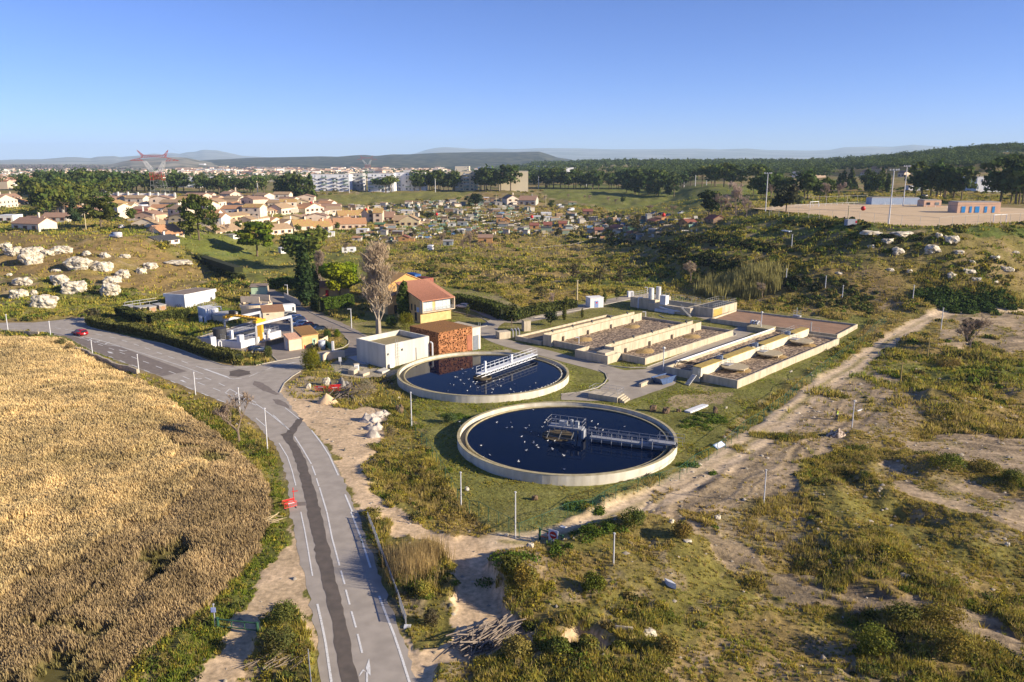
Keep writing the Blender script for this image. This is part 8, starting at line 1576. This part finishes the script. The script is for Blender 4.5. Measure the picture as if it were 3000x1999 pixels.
# ------------------------------------------------------------------ gulls
def gullmesh():
    A=MB(); L=[(-.22,.01,.10),(-.12,.055,.11),(0,.085,.12),(.12,.06,.14),(.17,.04,.19),(.22,.045,.21),(.27,.015,.20)]; k=8; vs=[]
    for x,r_,z in L:
        for j in range(k): t_=2*math.pi*j/k; vs.append((x,r_*math.cos(t_),z+r_*.9*math.sin(t_)))
    A.add(vs,[(i*k+j,i*k+(j+1)%k,(i+1)*k+(j+1)%k,(i+1)*k+j) for i in range(len(L)-1) for j in range(k)])
    me=bpy.data.meshes.new('gull'); me.from_pydata([(x*.72,y*.72,z*.72-.03) for x,y,z in A.v],[],A.f); me.materials.append(mat('gull_white',(.80,.80,.80),(.70,.70,.72),sc=5)); me.shade_smooth()
    B=MB(); B.add([(-.15,.08,.17),(.08,.10,.19),(-.05,.42,.30),(-.16,.40,.29),(-.15,-.08,.17),(.08,-.10,.19),(-.05,-.42,.30),(-.16,-.40,.29)],[(0,1,2,3),(7,6,5,4)]); wm=bpy.data.meshes.new('wings'); wm.from_pydata([(x*.68,y*.68,z*.68) for x,y,z in B.v],[],B.f); wm.materials.append(mat('gull_grey',(.55,.56,.58)))
    C=MB(); C.box(-.32,0,.1,.12,.08,.03); tm_=bpy.data.meshes.new('tail'); tm_.from_pydata(C.v,[],C.f); tm_.materials.append(mat('gull_black',(.03,.03,.03)))
    return me,wm,tm_
GM=gullmesh()
def gull(p,label,group,open_=False):
    t=thing('gull',label,'gull',tuple(p),random.uniform(0,6.28),group)
    for nm,me in (('body',GM[0]),('tail',GM[2]))+((('wings',GM[1]),) if open_ else ()):
        o=bpy.data.objects.new(nm,me); COL.objects.link(o); o.parent=t
random.seed(9)
GK=[(178,290),(363,352),(288,378),(273,395),(350,412),(253,435),(402,420),(398,440),(308,480),(345,380),(220,503),(143,420),(117,445),(160,475),(80,513),(105,560),(180,555),(178,568),(205,587),(220,605),(118,632),(298,548),(356,550),(275,517),(338,620),(55,724),(434,674),(434,787),(610,375),(665,385),(717,410),(938,430),(697,443),(758,460)]
for x,y in GK: gull(Zp('K',x,y,0.84),'white gull floating on the nearest round tank','gulls on the nearest round tank',random.random()<.25)
for x,y in ((-430,425),(-355,395),(-440,390),(-128,395),(-350,690),(-45,440),(0,435),(-258,588),(-345,665),(-185,668),(-240,685),(-130,290),(-10,395)): gull(Zp('K',x,y,0.84),'white gull floating on the nearest round tank','gulls on the nearest round tank')
GF=[(1893,1045),(1832,1115),(1850,1118),(1880,1143),(1928,1070),(1903,1085),(1955,1138),(1995,1160),(2028,1160),(2015,1178),(1785,1178),(1817,1188),(1915,1178),(1970,1203),(2040,1215),(1762,1243),(1942,1240),(1925,1288),(2180,1152),(2238,1138),(2270,1138),(2165,1258),(2178,1230),(2250,1198),(2220,1190),(2340,1230),(2335,1275),(2120,1155),(1990,1038)]
for x,y in GF: gull(Zp('F',x,y,0.84),'white gull floating on the round tank behind','gulls on the far round tank',random.random()<.25)
for x,y in ((218,1170),(165,1205),(18,1252),(22,1180)): gull(Zp('G',x,y,0.84),'white gull floating on the round tank behind','gulls on the far round tank')
for i in range(26):
    a=R_(-62+i*3.6); gull(Vector((T2.x+(ri2-.1)*math.cos(a),T2.y+(ri2-.1)*math.sin(a),1.03)),'gull perched on the inner rim of the round tank behind','gulls perched on the rim of the far tank')
# ------------------------------------------------------------------ person in a yellow vest
def skin(name,nodes,edges,m,parent,sub=2):
    me=bpy.data.meshes.new(name); me.from_pydata([n[0] for n in nodes],edges,[]); o=bpy.data.objects.new(name,me); COL.objects.link(o); o.parent=parent; me.materials.append(m)
    md=o.modifiers.new('skin','SKIN'); md.use_smooth_shade=True; sk_=me.skin_vertices[0].data
    for i,n in enumerate(nodes): sk_[i].radius=(n[1],n[1] if len(n)<3 else n[2]); sk_[i].use_root=(i==0)
    s=o.modifiers.new('sub','SUBSURF'); s.levels=s.render_levels=sub; return o
def person():
    p=OG('H',628,1358); t=thing('person','person in a yellow high visibility vest on the dirt track, hands raised to the face','person',tuple(p),R_(200)); SK=mat('skin_tone',(.50,.30,.20)); DK_=mat('dark_trousers',(.03,.035,.06)); 
    N=[((0,0,.95),.15,.11),((0,0,1.15),.15,.11),((0,0,1.38),.18,.12),((0,0,1.48),.07,.07),((0,.02,1.56),.065,.065),((0,.02,1.66),.095,.11),((0,.02,1.74),.075,.085),
     ((-.19,0,1.40),.065),((-.27,.05,0.84),.05),((-.12,.24,1.40),.037),((-.07,.26,1.52),.03),((.19,0,1.40),.065),((.27,.05,0.84),.05),((.12,.24,1.40),.037),((.07,.26,1.52),.03),
     ((-.10,0,.86),.10),((-.12,.02,.50),.068),((-.13,0,.09),.048),((-.13,.14,.04),.04),((.10,0,.86),.10),((.12,.02,.50),.068),((.13,-.02,.09),.048),((.14,.12,.04),.04)]
    E_=[(0,1),(1,2),(2,3),(3,4),(4,5),(5,6),(2,7),(7,8),(8,9),(9,10),(2,11),(11,12),(12,13),(13,14),(0,15),(15,16),(16,17),(17,18),(0,19),(19,20),(20,21),(21,22)]
    k=len(N)
    for s,root in ((-1,10),(1,14)):
        for f in range(5):
            b=(s*(.07-.018*(f-1.5)) if f<4 else s*.03,.27,1.58 if f<4 else 1.55); N.append((b,.011)); N.append(((b[0]-s*.01,.28+.012*(f%2),b[2]+(.05 if f<4 else .02)+.006*f),.009)); E_+= [(root,k),(k,k+1)]; k+=2
    body=skin('body',N,E_,SK,t)
    V_=MB()
    prof=[(.93,.215,.165),(1.1,.205,.16),(1.3,.22,.165),(1.42,.20,.14),(1.47,.12,.10)]; kk=20; vs=[]
    for z,a_,b_ in prof:
        for j in range(kk): q=2*math.pi*j/kk; vs.append((a_*math.cos(q),b_*math.sin(q),z))
    V_.add(vs,[(i*kk+j,i*kk+(j+1)%kk,(i+1)*kk+(j+1)%kk,(i+1)*kk+j) for i in range(4) for j in range(kk)]); v=obj('vest',V_,mat('vest_yellow',(.62,.90,.05),rough=.6),t,smooth=True)
    B=MB()
    for z in (1.02,0.84): B.lathe(0,0,[(.222,z),(.228,z+.05),(.2,z+.05),(.2,z)],20)
    obj('reflective_band',B,mat('band_silver',(.6,.6,.62),rough=.3),v); T_=MB()
    for s in (-1,1): T_.tube((s*.10,0,.95),(s*.12,.02,.5),.125,10,.09); T_.tube((s*.12,.02,.5),(s*.13,0,.1),.09,10,.07)
    obj('trousers',T_,DK_,t,smooth=True); H=MB(); H.lathe(0,.01,[(.001,1.72),(.11,1.70),(.112,1.76),(.08,1.84),(.001,1.86)],16); obj('hair',H,mat('dark_hair',(.02,.015,.01)),t,smooth=True)
    S_=MB(); [S_.tube((s*.25-.0,.04,1.18),(s*.19,0,1.42),.075,8,.09) for s in (-1,1)]; obj('sleeves',S_,DK_,t,smooth=True); obj('boots',MB().box(-.13,.07,0,.11,.28,.1).box(.14,.05,0,.11,.28,.1),BLACK,t)
person()
# ------------------------------------------------------------------ far hills and mountains
def ridge(name,prof,D,depth,m,seed,z0=0,rough=.12):
    P=[px(*q) for q in prof]; X=np.array([p[0] for p in P]); Y=np.array([p[1] for p in P]); xs=np.arange(X.min(),X.max(),5.0); ys=np.interp(xs,X,Y)
    u=(xs-1500)/FPX; v=(999.5-ys)/FPX; dy=math.cos(PITCH)+v*math.sin(PITCH); dz=-math.sin(PITCH)+v*math.cos(PITCH); rows=18
    k=np.linspace(0,1,rows)[None,:]; x=u[:,None]/dy[:,None]*(D-depth*(1-k)); y=np.broadcast_to((D-depth*(1-k)),x.shape); zc=CAMH+(D*dz/dy)[:,None]
    nz_=fbm(x/(depth*.25)+seed,y/(depth*.25),5,seed); z=z0+(zc-z0)*np.clip(k**.75*(1-rough*2*(nz_-.35)*(1-k)**.3),0,1.0)*1.0; z=np.minimum(z,zc); z[:,-1]=zc[:,0]; z[:,0]=z0-20
    xb=u[:,None]/dy[:,None]*(D+depth*.5)*np.ones((1,1)); X3=np.concatenate([x,xb],1); Y3=np.concatenate([y,np.full_like(xb,D+depth*.5)],1); Z3=np.concatenate([z,np.full_like(xb,z0-20)],1)
    n,m_=X3.shape; ix=np.arange(n*m_).reshape(n,m_); F=np.stack([ix[:-1,:-1],ix[1:,:-1],ix[1:,1:],ix[:-1,1:]],-1).reshape(-1)
    return npmesh(name,np.stack([X3,Y3,Z3],-1).reshape(-1,3),F,4,m,smooth=True,kind='structure')
HILLM=mat('wooded_hill',(.10,.10,.06),(.012,.022,.016),sc=.02,rough=1,detail=12,lo=.42,hi=.62); MOUNT=mat('limestone_mountain',(.30,.28,.24),(.09,.10,.07),sc=.0016,rough=1,detail=12,stretch=(1,1,4)); QUARRY=mat('quarry_hill',(.36,.31,.23),(.07,.075,.045),sc=.012,rough=1,detail=10,stretch=(1,1,2))
ridge('hills',[('_',430,486),('_',560,472),('B',0,195),('B',300,190),('B',600,183),('B',750,187),('B',900,174),('B',1000,170),('B',1100,180),('B',1250,165),('B',1400,165),('B',1700,150),('B',1850,148),('B',2000,144),('B',2352,145),('C',250,140),('C',330,163),('C',420,195),('C',560,215)],4600,1500,HILLM,3)
ridge('quarry_hill',[('A',920,268),('A',1050,250),('A',1200,215),('A',1400,200),('A',1550,190),('A',1700,195),('A',1830,220),('A',2000,250),('A',2100,275)],4000,1200,QUARRY,5)
ridge('mountains',[('_',-500,474),('A',0,218),('A',130,212),('A',380,210),('A',620,190),('A',700,190),('A',830,200),('A',900,185),('A',1050,180),('A',1100,190),('A',1250,178),('A',1400,170),('A',1500,186),('_',520,480)],11000,3500,MOUNT,7)
ridge('mountains',[('A',1100,215),('A',1250,180),('A',1420,155),('A',1480,165),('A',1580,150),('A',1650,160),('A',1720,145),('A',1800,140),('A',1860,122),('A',1990,127),('A',2100,150),('A',2230,178),('A',2352,185),('_',850,466),('_',980,470)],15000,3500,MOUNT,8)
ridge('mountains',[('_',1150,462),('B',1470,155),('B',1560,125),('B',1650,105),('B',1740,98),('B',1850,103),('B',2000,115),('B',2200,110),('C',0,118),('C',250,108),('C',600,110),('C',900,118),('C',1300,118),('C',1700,112),('C',1900,120),('C',2150,110),('D',0,125),('D',400,130),('D',560,125),('D',700,100),('D',950,92),('D',1150,95),('D',1330,75),('D',1450,85),('D',1600,92),('D',1900,95),('D',2400,110),('_',3400,450)],17000,4500,MOUNT,9)
# ------------------------------------------------------------------ haze
hz=MB(); B_=21000; hz.v=[(-B_,-B_,-60),(B_,-B_,-60),(B_,B_,-60),(-B_,B_,-60),(-B_,-B_,420),(B_,-B_,420),(B_,B_,420),(-B_,B_,420)]; hz.f=[(3,2,1,0),(4,5,6,7),(0,1,5,4),(1,2,6,5),(2,3,7,6),(3,0,4,7)]
hm=bpy.data.materials.new('haze_air'); hm.use_nodes=True; n=hm.node_tree.nodes; n.clear(); o=n.new('ShaderNodeOutputMaterial'); pv=n.new('ShaderNodeVolumePrincipled'); pv.inputs['Density'].default_value=7e-5; pv.inputs['Color'].default_value=(.55,.75,1.0,1); pv.inputs['Anisotropy'].default_value=0.0
hm.node_tree.links.new(pv.outputs[0],o.inputs['Volume']); obj('haze',hz,hm,kind='stuff')
